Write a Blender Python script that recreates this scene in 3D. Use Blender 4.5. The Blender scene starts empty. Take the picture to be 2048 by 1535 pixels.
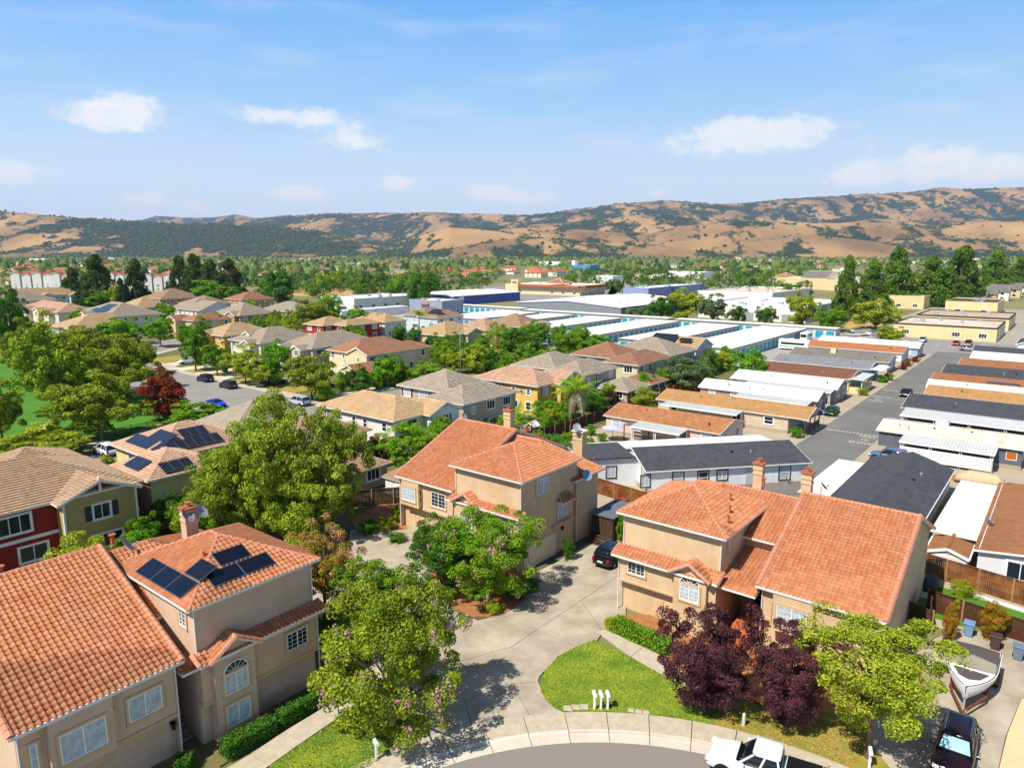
import bpy, bmesh, math, random
import numpy as np
from mathutils import Vector, Matrix, noise
random.seed(7)
C = bpy.context.scene
COL = C.collection
# ---------------------------------------------------------------- camera, sky, sun, exposure
CAM_H, PITCH, FPX = 27.5, math.radians(10.45), 1420.0
cd = bpy.data.cameras.new("camera"); cam = bpy.data.objects.new("camera", cd); COL.objects.link(cam)
cd.sensor_fit = 'HORIZONTAL'; cd.sensor_width = 36.0; cd.lens = 36.0 * FPX / 2048.0
cd.clip_start = 0.5; cd.clip_end = 40000.0
cam.location = (0, 0, CAM_H); cam.rotation_euler = (math.pi / 2 - PITCH, 0, 0)
C.camera = cam
SUN_EL, SUN_AZ = math.radians(53.0), math.radians(227.5)      # azimuth clockwise from +Y
sun_dir = Vector((math.sin(SUN_AZ) * math.cos(SUN_EL), math.cos(SUN_AZ) * math.cos(SUN_EL), math.sin(SUN_EL)))
sd = bpy.data.lights.new("sun", 'SUN'); sd.energy = 5.0; sd.angle = math.radians(0.53); sd.color = (1.0, 0.93, 0.82)
so = bpy.data.objects.new("sun", sd); COL.objects.link(so)
so.rotation_euler = sun_dir.to_track_quat('Z', 'Y').to_euler(); so.location = (0, 0, 200)
C.view_settings.view_transform = 'Standard'; C.view_settings.look = 'None'
C.view_settings.exposure = 0.42; C.view_settings.gamma = 1.0; C.view_settings.use_curve_mapping = False
try:
    C.cycles.max_bounces = 5; C.cycles.diffuse_bounces = 2; C.cycles.glossy_bounces = 2; C.cycles.transmission_bounces = 2
    C.cycles.transparent_max_bounces = 4; C.cycles.volume_bounces = 0; C.cycles.use_denoising = True
    C.cycles.caustics_reflective = False; C.cycles.caustics_refractive = False
except Exception:
    pass

def lin(h):
    h = h.lstrip('#'); r = [int(h[i:i + 2], 16) / 255 for i in (0, 2, 4)]
    return tuple((c / 12.92 if c <= .04045 else ((c + .055) / 1.055) ** 2.4) for c in r) + (1.0,)

world = bpy.data.worlds.new("World"); C.world = world; world.use_nodes = True
def build_world():
    nt = world.node_tree; N = nt.nodes; L = nt.links; N.clear()
    def nd(t, **k):
        n = N.new(t)
        for a, b in k.items(): setattr(n, a, b)
        return n
    def math_(op, a, b=None, c=None):
        n = nd('ShaderNodeMath', operation=op)
        for i, v in enumerate((a, b, c)):
            if v is None: continue
            if isinstance(v, (int, float)): n.inputs[i].default_value = v
            else: L.new(v, n.inputs[i])
        return n.outputs[0]
    sky = nd('ShaderNodeTexSky', sky_type='NISHITA'); sky.sun_disc = False
    sky.sun_elevation = SUN_EL; sky.sun_rotation = SUN_AZ; sky.altitude = 60; sky.air_density = 1.0; sky.dust_density = 0.6; sky.ozone_density = 2.0
    tc = nd('ShaderNodeTexCoord'); sep = nd('ShaderNodeSeparateXYZ'); L.new(tc.outputs['Generated'], sep.inputs[0])
    az = math_('ARCTAN2', sep.outputs[0], sep.outputs[1]); el = math_('ARCSINE', sep.outputs[2])
    # cumulus: soft masks about their true directions, broken up by noise
    def nz(sx, sy, det, rough, off=0):
        cb = nd('ShaderNodeCombineXYZ'); L.new(math_('MULTIPLY', az, sx), cb.inputs[0]); L.new(math_('MULTIPLY_ADD', el, sy, off), cb.inputs[1])
        t = nd('ShaderNodeTexNoise'); t.inputs['Scale'].default_value = 1; t.inputs['Detail'].default_value = det; t.inputs['Roughness'].default_value = rough
        L.new(cb.outputs[0], t.inputs['Vector']); return t.outputs['Fac']
    n1 = nz(26, 40, 8, .6); n2 = nz(75, 110, 6, .62, 5)
    puffs = [(215, 240, 78, 22, 1.05), (250, 206, 44, 26, .9), (590, 232, 115, 17, .95), (700, 284, 85, 20, .9), (18, 342, 36, 20, 1.2),
             (1450, 280, 100, 34, 1.0), (1560, 256, 80, 22, .8), (1730, 275, 140, 28, .38), (1866, 334, 62, 28, 1.3), (1708, 354, 46, 20, 1.2), (2000, 340, 40, 18, 1.2),
             (800, 364, 34, 13, 1.2), (300, 398, 42, 13, 1.1), (395, 412, 32, 11, 1.0), (600, 388, 58, 17, 1.15), (980, 384, 46, 15, 1.2), (1060, 398, 58, 15, .9), (1315, 386, 30, 8, .9),
             (215, 335, 25, 14, .35), (120, 350, 24, 9, .5)]
    acc = None
    for (px, py, w, h, s) in puffs:
        dx = (px - 1024) / FPX; dy = -(py - 767.5) / FPX
        d = (dx, math.cos(PITCH) + dy * math.sin(PITCH), -math.sin(PITCH) + dy * math.cos(PITCH)); r = math.sqrt(sum(q * q for q in d))
        a0 = math.atan2(d[0], d[1]); e0 = math.asin(d[2] / r)
        u = math_('MULTIPLY', math_('SUBTRACT', az, a0), FPX / w); v = math_('MULTIPLY', math_('SUBTRACT', el, e0), FPX / h)
        q = math_('ADD', math_('MULTIPLY', u, u), math_('MULTIPLY', v, v))
        m = math_('MULTIPLY', math_('POWER', 2.718, math_('MULTIPLY', q, -0.75)), s)
        acc = m if acc is None else math_('ADD', acc, m)
    nn = math_('ADD', math_('MULTIPLY', math_('SUBTRACT', n1, .5), 1.7), math_('MULTIPLY', math_('SUBTRACT', n2, .5), .7))
    dens = math_('ADD', acc, math_('MULTIPLY', nn, math_('MINIMUM', math_('MULTIPLY', acc, 2.2), 1.0)))
    mr = nd('ShaderNodeMapRange', interpolation_type='SMOOTHSTEP'); L.new(dens, mr.inputs[0]); mr.inputs[1].default_value = .36; mr.inputs[2].default_value = 1.05
    # thin cirrus streaks
    ci = nz(5, 26, 6, .55, 2); mc = nd('ShaderNodeMapRange', interpolation_type='SMOOTHSTEP'); L.new(ci, mc.inputs[0]); mc.inputs[1].default_value = .45; mc.inputs[2].default_value = .85
    cir = math_('MULTIPLY', mc.outputs[0], .30)
    fac = math_('MINIMUM', math_('ADD', math_('MULTIPLY', mr.outputs[0], .86), cir), 1.0)
    # humid summer air: the pale horizon deepens to blue with height, all round
    rp = nd('ShaderNodeValToRGB'); el_ = math_('DIVIDE', el, .7); L.new(el_, rp.inputs[0]); ee = rp.color_ramp.elements; SK = 12.0
    for q, (pos, c) in enumerate(((0.0, (1.02, 1.08, 1.14)), (.13, (.78, .94, 1.10)), (.27, (.42, .71, 1.05)), (.46, (.16, .48, 1.0)), (1.0, (.05, .21, .70)))):
        x = ee[q] if q < 2 else ee.new(pos)
        x.position = pos; x.color = c + (1,)
    sc_ = nd('ShaderNodeVectorMath', operation='SCALE'); L.new(rp.outputs[0], sc_.inputs[0]); sc_.inputs['Scale'].default_value = SK
    hz = nd('ShaderNodeMapRange', interpolation_type='SMOOTHSTEP'); L.new(el, hz.inputs[0]); hz.inputs[1].default_value = .28; hz.inputs[2].default_value = .75; hz.inputs[3].default_value = 1.0; hz.inputs[4].default_value = 0.0
    mx0 = nd('ShaderNodeMixRGB'); L.new(hz.outputs[0], mx0.inputs[0]); L.new(sky.outputs[0], mx0.inputs[1]); L.new(sc_.outputs[0], mx0.inputs[2])
    mx = nd('ShaderNodeMixRGB'); L.new(fac, mx.inputs[0]); L.new(mx0.outputs[0], mx.inputs[1]); mx.inputs[2].default_value = (12.6, 12.7, 12.9, 1)
    bg = nd('ShaderNodeBackground'); bg.inputs['Strength'].default_value = 0.06; L.new(mx.outputs[0], bg.inputs['Color'])
    out = nd('ShaderNodeOutputWorld'); L.new(bg.outputs[0], out.inputs['Surface'])
build_world()

# ---------------------------------------------------------------- frames: everything in the town sits on one street grid
TH = math.radians(51.5)
def G(a, c, z=0.0):                                   # grid metres (a = away along the long streets, c = across) to world
    return Vector((a * math.cos(TH) - c * math.sin(TH), a * math.sin(TH) + c * math.cos(TH), z))
def S(px, py, z=0.0):                                 # a surveyed point of the photograph on the level z
    dx = (px - 1024) / FPX; dy = -(py - 767.5) / FPX
    d = Vector((dx, math.cos(PITCH) + dy * math.sin(PITCH), -math.sin(PITCH) + dy * math.cos(PITCH)))
    return Vector((0, 0, CAM_H)) + d * ((z - CAM_H) / d.z)
def W2G(p): return (p.x * math.cos(TH) + p.y * math.sin(TH), -p.x * math.sin(TH) + p.y * math.cos(TH))

# ---------------------------------------------------------------- materials
MATS = {}
def M(name, col, rough=.85, var=.12, scale=1.5, bump=0.0, bscale=30.0, spec=.3, metal=0.0, col2=None, det=4, coord='Object', dirt=None, dcol=(.45, .40, .34)):
    if name in MATS: return MATS[name]
    m = bpy.data.materials.new(name); m.use_nodes = True; nt = m.node_tree; N = nt.nodes; L = nt.links
    b = N['Principled BSDF']; c = lin(col) if isinstance(col, str) else tuple(col) + (1,)
    b.inputs['Roughness'].default_value = rough; b.inputs['Specular IOR Level'].default_value = spec; b.inputs['Metallic'].default_value = metal
    b.inputs['Base Color'].default_value = c
    if var > 0 or col2 or bump:
        tc = N.new('ShaderNodeTexCoord')
    if var > 0 or col2:
        t = N.new('ShaderNodeTexNoise'); t.inputs['Scale'].default_value = scale; t.inputs['Detail'].default_value = det; t.inputs['Roughness'].default_value = .6
        L.new(tc.outputs[coord], t.inputs['Vector'])
        mp = N.new('ShaderNodeMapRange'); mp.inputs[1].default_value = .3; mp.inputs[2].default_value = .7; L.new(t.outputs['Fac'], mp.inputs[0])
        mx = N.new('ShaderNodeMixRGB'); L.new(mp.outputs[0], mx.inputs[0])
        if col2: c2 = lin(col2) if isinstance(col2, str) else tuple(col2) + (1,); mx.inputs[1].default_value = c; mx.inputs[2].default_value = c2
        else: mx.inputs[1].default_value = tuple(v * (1 - var) for v in c[:3]) + (1,); mx.inputs[2].default_value = tuple(min(1, v * (1 + var)) for v in c[:3]) + (1,)
        L.new(mx.outputs[0], b.inputs['Base Color'])
    if dirt is None:
        if any(k in name for k in ('stucco', 'wall', 'siding', 'render', 'panel')) and 'red' not in name: dirt = ((1.1, 1.1, .3), .26)
        elif any(k in name for k in ('shingle', '_roof', 'deck', 'ribbed')): dirt = ((.5, .5, .5), .5)
    if dirt:                                        # weathering: rain streaks on walls, patchy staining on roofs
        if not (var > 0 or col2 or bump): tc = N.new('ShaderNodeTexCoord')
        mpp = N.new('ShaderNodeMapping'); mpp.inputs['Scale'].default_value = dirt[0]; L.new(tc.outputs[coord], mpp.inputs['Vector']); td = N.new('ShaderNodeTexNoise'); td.inputs['Scale'].default_value = 1.0; td.inputs['Detail'].default_value = 7; td.inputs['Roughness'].default_value = .65; L.new(mpp.outputs[0], td.inputs['Vector'])
        md_ = N.new('ShaderNodeMapRange'); md_.inputs[1].default_value = .50; md_.inputs[2].default_value = .80; md_.inputs[4].default_value = dirt[1]; L.new(td.outputs['Fac'], md_.inputs[0]); mm = N.new('ShaderNodeMixRGB'); mm.blend_type = 'MULTIPLY'; L.new(md_.outputs[0], mm.inputs[0]); mm.inputs[2].default_value = dcol + (1,)
        if b.inputs['Base Color'].is_linked: L.new(b.inputs['Base Color'].links[0].from_socket, mm.inputs[1])
        else: mm.inputs[1].default_value = c
        L.new(mm.outputs[0], b.inputs['Base Color'])
    if bump:
        t2 = N.new('ShaderNodeTexNoise'); t2.inputs['Scale'].default_value = bscale; t2.inputs['Detail'].default_value = 3; L.new(tc.outputs[coord], t2.inputs['Vector'])
        bp = N.new('ShaderNodeBump'); bp.inputs['Strength'].default_value = bump; bp.inputs['Distance'].default_value = .05; L.new(t2.outputs['Fac'], bp.inputs['Height']); L.new(bp.outputs[0], b.inputs['Normal'])
    MATS[name] = m; return m

def tile_mat(name, c0, c1, c2, du, dv, wear='#8a8378', wf=.25, rough=.85, joint=0.0):
    """roof covering whose colour differs from tile to tile (UV in metres along eave / up slope)"""
    if name in MATS: return MATS[name]
    m = bpy.data.materials.new(name); m.use_nodes = True; nt = m.node_tree; N = nt.nodes; L = nt.links; b = N['Principled BSDF']
    b.inputs['Roughness'].default_value = rough; b.inputs['Specular IOR Level'].default_value = .25
    uv = N.new('ShaderNodeUVMap'); uv.uv_map = 'UVMap'; sp = N.new('ShaderNodeSeparateXYZ'); L.new(uv.outputs[0], sp.inputs[0])
    def mth(op, a, b_=None):
        n = N.new('ShaderNodeMath'); n.operation = op
        for i, v in enumerate((a, b_)):
            if v is None: continue
            if isinstance(v, (int, float)): n.inputs[i].default_value = v
            else: L.new(v, n.inputs[i])
        return n.outputs[0]
    row = mth('FLOOR', mth('DIVIDE', sp.outputs[1], dv)); colm = mth('FLOOR', mth('ADD', mth('DIVIDE', sp.outputs[0], du), mth('MULTIPLY', mth('MODULO', row, 2), .5)))
    oi = N.new('ShaderNodeObjectInfo'); cb = N.new('ShaderNodeCombineXYZ'); L.new(colm, cb.inputs[0]); L.new(row, cb.inputs[1]); L.new(mth('MULTIPLY', oi.outputs['Random'], 977), cb.inputs[2])
    wn = N.new('ShaderNodeTexWhiteNoise'); wn.noise_dimensions = '3D'; L.new(cb.outputs[0], wn.inputs['Vector'])
    rp = N.new('ShaderNodeValToRGB'); e = rp.color_ramp.elements; e[0].color = lin(c0); e[1].color = lin(c2); x = e.new(.5); x.color = lin(c1); L.new(wn.outputs['Value'], rp.inputs[0])
    tc = N.new('ShaderNodeTexCoord'); ge = N.new('ShaderNodeNewGeometry'); t = N.new('ShaderNodeTexNoise'); t.inputs['Scale'].default_value = .35; t.inputs['Detail'].default_value = 6; L.new(ge.outputs['Position'], t.inputs['Vector'])
    mp = N.new('ShaderNodeMapRange'); mp.inputs[1].default_value = .42; mp.inputs[2].default_value = .75; L.new(t.outputs['Fac'], mp.inputs[0])
    mx = N.new('ShaderNodeMixRGB'); L.new(mth('MULTIPLY', mp.outputs[0], wf), mx.inputs[0]); L.new(rp.outputs[0], mx.inputs[1]); mx.inputs[2].default_value = lin(wear)
    res = mx.outputs[0]
    if joint > 0:
        fr = mth('FRACT', mth('ADD', mth('DIVIDE', sp.outputs[0], du), mth('MULTIPLY', mth('MODULO', row, 2), .5)))
        jn = mth('LESS_THAN', fr, joint); m2 = N.new('ShaderNodeMixRGB'); m2.blend_type = 'MULTIPLY'; L.new(mth('MULTIPLY', jn, .45), m2.inputs[0]); L.new(res, m2.inputs[1]); m2.inputs[2].default_value = (.25, .22, .2, 1); res = m2.outputs[0]
    L.new(res, b.inputs['Base Color']); MATS[name] = m; return m

# ---------------------------------------------------------------- mesh builder
class MB:
    def __init__(s): s.v = []; s.f = []; s.m = []; s.uv = {}
    def add(s, vs, fs, mi=0, uvs=None):
        n = len(s.v); s.v.extend([tuple(p) for p in vs])
        for k, f in enumerate(fs):
            if uvs: s.uv[len(s.f)] = [uvs[i] for i in f]
            s.f.append(tuple(n + i for i in f)); s.m.append(mi)
    def poly(s, pts, mi=0): s.add(pts, [tuple(range(len(pts)))], mi)
    def box(s, x0, x1, y0, y1, z0, z1, mi=0, bev=0):
        if bev:
            b = bev; vs = []; 
            for z, i in ((z0, 0), (z1 - b, 0), (z1, b)):
                vs += [(x0 + i, y0 + i, z), (x1 - i, y0 + i, z), (x1 - i, y1 - i, z), (x0 + i, y1 - i, z)]
            fs = [(3, 2, 1, 0), (8, 9, 10, 11)]
            for k in (0, 4): fs += [(k + i, k + (i + 1) % 4, k + 4 + (i + 1) % 4, k + 4 + i) for i in range(4)]
            s.add(vs, fs, mi); return
        s.add([(x0, y0, z0), (x1, y0, z0), (x1, y1, z0), (x0, y1, z0), (x0, y0, z1), (x1, y0, z1), (x1, y1, z1), (x0, y1, z1)],
              [(3, 2, 1, 0), (4, 5, 6, 7), (0, 1, 5, 4), (1, 2, 6, 5), (2, 3, 7, 6), (3, 0, 4, 7)], mi)
    def bar(s, p, q, w, h, mi=0, up=(0, 0, 1)):       # rectangular bar p->q
        p = Vector(p); q = Vector(q); d = (q - p)
        if d.length < 1e-6: return
        d.normalize(); u = Vector(up); sd_ = d.cross(u)
        if sd_.length < 1e-4: sd_ = d.cross(Vector((1, 0, 0)))
        sd_.normalize(); u = sd_.cross(d); vs = []
        for e in (p, q):
            for i, j in ((-1, -1), (1, -1), (1, 1), (-1, 1)): vs.append(e + sd_ * (i * w / 2) + u * (j * h / 2))
        s.add(vs, [(0, 1, 2, 3), (7, 6, 5, 4), (0, 4, 5, 1), (1, 5, 6, 2), (2, 6, 7, 3), (3, 7, 4, 0)], mi)
    def tube(s, pts, rs, n=8, mi=0, cap=True):
        pts = [Vector(p) for p in pts]; k = len(pts)
        if not isinstance(rs, (list, tuple)): rs = [rs] * k
        vs = []
        for i, p in enumerate(pts):
            d = (pts[min(i + 1, k - 1)] - pts[max(i - 1, 0)]); d.normalize()
            a = d.cross(Vector((0, 0, 1)));
            if a.length < 1e-3: a = Vector((1, 0, 0))
            a.normalize(); b = d.cross(a)
            for j in range(n): t = 2 * math.pi * j / n; vs.append(p + (a * math.cos(t) + b * math.sin(t)) * rs[i])
        fs = [(i * n + j, i * n + (j + 1) % n, (i + 1) * n + (j + 1) % n, (i + 1) * n + j) for i in range(k - 1) for j in range(n)]
        if cap: fs += [tuple(range(n))[::-1], tuple((k - 1) * n + j for j in range(n))]
        s.add(vs, fs, mi)
    def prism(s, poly, z0, z1, mi=0, mtop=None):
        n = len(poly); vs = [(p[0], p[1], z0) for p in poly] + [(p[0], p[1], z1) for p in poly]
        s.add(vs, [tuple(range(n))[::-1]] + [(i, (i + 1) % n, n + (i + 1) % n, n + i) for i in range(n)], mi)
        s.add(vs[n:], [tuple(range(n))], mi if mtop is None else mtop)
    def loft(s, rings, mi=0, closed=True, caps=True):
        n = len(rings[0]); vs = [p for r in rings for p in r]; m = n if closed else n - 1
        fs = [(i * n + j, i * n + (j + 1) % n, (i + 1) * n + (j + 1) % n, (i + 1) * n + j) for i in range(len(rings) - 1) for j in range(m)]
        if caps: fs += [tuple(range(n))[::-1], tuple((len(rings) - 1) * n + j for j in range(n))]
        s.add(vs, fs, mi)
    def mesh(s, name, mats, smooth=False):
        me = bpy.data.meshes.new(name); me.from_pydata(s.v, [], s.f)
        for m in (mats if isinstance(mats, (list, tuple)) else [mats]): me.materials.append(m)
        me.polygons.foreach_set('material_index', s.m)
        if smooth: me.polygons.foreach_set('use_smooth', [True] * len(s.f))
        if s.uv:
            ul = me.uv_layers.new(name='UVMap'); dat = ul.data
            for fi, uvs in s.uv.items():
                ls = me.polygons[fi].loop_start
                for k, q in enumerate(uvs): dat[ls + k].uv = q
        me.update(); return me
    def build(s, name, mats, parent=None, smooth=False):
        return obj(name, s.mesh(name, mats, smooth), parent)
def obj(name, me, parent=None, mx=None):
    o = bpy.data.objects.new(name, me); COL.objects.link(o)
    if parent is not None: o.parent = parent
    if mx is not None: o.matrix_local = mx
    return o
def tag(o, label=None, cat=None, group=None, kind=None):
    for k, v in (('label', label), ('category', cat), ('group', group), ('kind', kind)):
        if v: o[k] = v
    return o
def thing(name, label, cat, loc, rz=0.0, group=None):
    o = bpy.data.objects.new(name, None); COL.objects.link(o); o.empty_display_size = .3
    o.location = loc; o.rotation_euler = (0, 0, rz); return tag(o, label, cat, group)
def copy_tree(o, parent=None):
    c = o.copy(); COL.objects.link(c)
    if parent is not None: c.parent = parent
    for ch in list(o.children): copy_tree(ch, c)
    return c
def struct(name, mb, mats, parent=None):
    o = mb.build(name, mats, parent)
    if parent is None: o['kind'] = 'structure'
    return o

# ---------------------------------------------------------------- roofs
def clip_band(poly, v0, v1):
    def half(P, f):
        out = []
        for i in range(len(P)):
            a, b = P[i], P[(i + 1) % len(P)]; fa, fb = f(a), f(b)
            if fa >= 0: out.append(a)
            if (fa >= 0) != (fb >= 0): t = fa / (fa - fb); out.append((a[0] + (b[0] - a[0]) * t, a[1] + (b[1] - a[1]) * t))
        return out
    P = half(poly, lambda p: p[1] - v0)
    return half(P, lambda p: v1 - p[1]) if P else P
def plane_frame(poly):
    p0, p1 = poly[0], poly[1]; u = (p1 - p0).normalized(); n = None
    n = (p1 - p0).cross(poly[2] - p0).normalized()
    if n.z < 0: n = -n
    v = n.cross(u)
    if v.z < 0: v = -v
    return p0, u, v, n, [((p - p0).dot(u), (p - p0).dot(v)) for p in poly]
def courses(mb, poly, step=.36, t=.05, mi=0, off=0.03):
    """stepped courses of flat tiles over one roof plane; poly[0]->poly[1] is the eave"""
    poly = [Vector(p) for p in poly]; p0, u, v, n, P = plane_frame(poly)
    vm = max(p[1] for p in P); k = 0; ru = random.random() * 50; rv = random.randint(0, 50) * step
    while k * step < vm - .02:
        v0 = k * step; B = clip_band(P, v0, min(v0 + step, vm)); k += 1
        if len(B) < 3: continue
        pts = []; uvs = []
        for (x, y) in B:
            h = off + t * (1 - (y - v0) / step); pts.append(p0 + u * x + v * y + n * h); uvs.append((x + ru, y * .999 + .001 + rv))
        mb.add(pts, [tuple(range(len(pts)))], mi, uvs)
        lo = sorted([b for b in B if b[1] < v0 + 1e-5])
        if len(lo) >= 2:
            a, b = lo[0], lo[-1]
            q = [p0 + u * a[0] + v * a[1] + n * (off + t), p0 + u * b[0] + v * b[1] + n * (off + t), p0 + u * b[0] + v * b[1] - n * .02, p0 + u * a[0] + v * a[1] - n * .02]
            mb.add(q, [(0, 1, 2, 3)], mi, [(a[0] + ru, v0 + rv + .01), (b[0] + ru, v0 + rv + .01), (b[0] + ru, v0 + rv + .01), (a[0] + ru, v0 + rv + .01)])
def slab(mb, poly, t=.14, mi=0, top=False):
    poly = [Vector(p) for p in poly]; p0, u, v, n, P = plane_frame(poly)
    lowr = [p - n * t for p in poly]; k = len(poly); vs = poly + lowr
    fs = [tuple(range(k, 2 * k))] + [(i, (i + 1) % k, k + (i + 1) % k, k + i) for i in range(k)]
    if top: fs.append(tuple(range(k)))
    mb.add(vs, fs, mi)
def cap_row(mb, p, q, w=.26, h=.10, step=.4, mi=0):
    """ridge or hip caps: one short bent tile after another, each lapping the last"""
    p = Vector(p); q = Vector(q); d = q - p; Lg = d.length
    if Lg < .1: return
    d.normalize(); s = d.cross(Vector((0, 0, 1))).normalized(); up = s.cross(d); n = max(1, int(Lg / step)); st = Lg / n
    for k in range(n):
        a = p + d * (k * st); b = p + d * ((k + 1) * st + .03); vs = []
        for e, l in ((a, .035), (b, 0.0)):
            for x, z in ((-w * .6, -.05), (-w * .33, h * .62), (0, h), (w * .33, h * .62), (w * .6, -.05)): vs.append(e + s * x + up * (z + l))
        r = random.random() * 40 + k
        mb.add(vs, [(0, 1, 6, 5), (1, 2, 7, 6), (2, 3, 8, 7), (3, 4, 9, 8), (4, 3, 2, 1, 0), (5, 6, 7, 8, 9)], mi, [(r, r)] * 10)
# ---------------------------------------------------------------- shared materials
WHITE = M('white_paint', '#e9e8e4', .55, .05, 3); GUTTER = M('gutter_paint', '#dcdad5', .5, .05)
GLASS = M('dark_glass', '#1b2a36', .06, 0, spec=.6); BLIND = M('glass_before_blinds', '#8fa0ae', .12, .25, 2.5, spec=.6, col2='#c9d2d8')
STUCCO = M('peach_stucco', '#d4ba98', .95, 0, .45, .25, 25, col2='#c4a680', det=9); STUCCO_L = M('tan_stucco', '#d3b79f', .95, 0, .45, .25, 25, col2='#c4a78d', det=9); TRIM = M('stucco_trim', '#c9a781', .9, .05)
METAL = M('galvanised_metal', '#9aa0a4', .45, .1, spec=.5); BLACK = M('black_plastic', '#17171a', .5, .1); DISH = M('dish_grey', '#82868c', .5, .05)
RUBBER = M('tyre_rubber', '#151515', .8, .1); RIM = M('alloy_rim', '#a9adb0', .3, 0, metal=.8); CHROME = M('chrome', '#d0d3d6', .15, 0, metal=1)
REDL = M('red_lens', '#8d1014', .25, 0); CLEARL = M('clear_lens', '#e6ecef', .12, 0, spec=.7)
TERRA = M('terracotta_pot', '#a5603f', .8, .1); WOOD = M('weathered_redwood', '#6b4329', .9, .3, 3, .3, 40, col2='#8d6743'); WOODD = M('dark_fence_wood', '#4a3526', .9, .25, 3)
STILE = tile_mat('clay_s_tile', '#aa6a48', '#b37552', '#bc825f', .30, .34, '#a07a5c', .32)
STILE_CAP = M('clay_ridge_tile', '#c08469', .85, .14, 1.4)
def conc(name, c0, c1, c2, wear='#8d8578', wf=.35): return tile_mat(name, c0, c1, c2, .33, .36, wear, wf, joint=.08)
TAN_T = conc('tan_concrete_tile', '#bda079', '#c6aa82', '#b0946e'); BROWN_T = conc('brown_concrete_tile', '#a4876b', '#b09376', '#967a60'); GREY_T = conc('grey_concrete_tile', '#a39786', '#afa392', '#96897a')
RED_T = conc('russet_concrete_tile', '#a9775c', '#b58266', '#9b6a50'); PINK_T = conc('rosy_tan_concrete_tile', '#bf9b80', '#c9a68b', '#b08c72'); DARK_T = conc('umber_concrete_tile', '#9a7157', '#a67c61', '#8c644c')

def S_tile_mesh():
    du, dv = .30, .34; pr = [(0, 0), (.1, .045), (.28, .078), (.46, .045), (.56, 0), (.8, -.012), (1, 0)]; n = len(pr)
    vs = [(x * du, -.03, z + .045) for x, z in pr] + [(x * du, dv, z) for x, z in pr] + [(x * du, -.03, z + .005) for x, z in pr]
    fs = [(i, i + 1, n + i + 1, n + i) for i in range(n - 1)] + [(2 * n + i, 2 * n + i + 1, i + 1, i) for i in range(n - 1)]
    return vs, fs
TV, TF = S_tile_mesh()
def tile_shared():
    mb = MB(); mb.add(TV, TF, 0, [(.1, .1)] * len(TV)); return mb.mesh('tile', [STILE], True)
TILE_ME = tile_shared()

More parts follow.
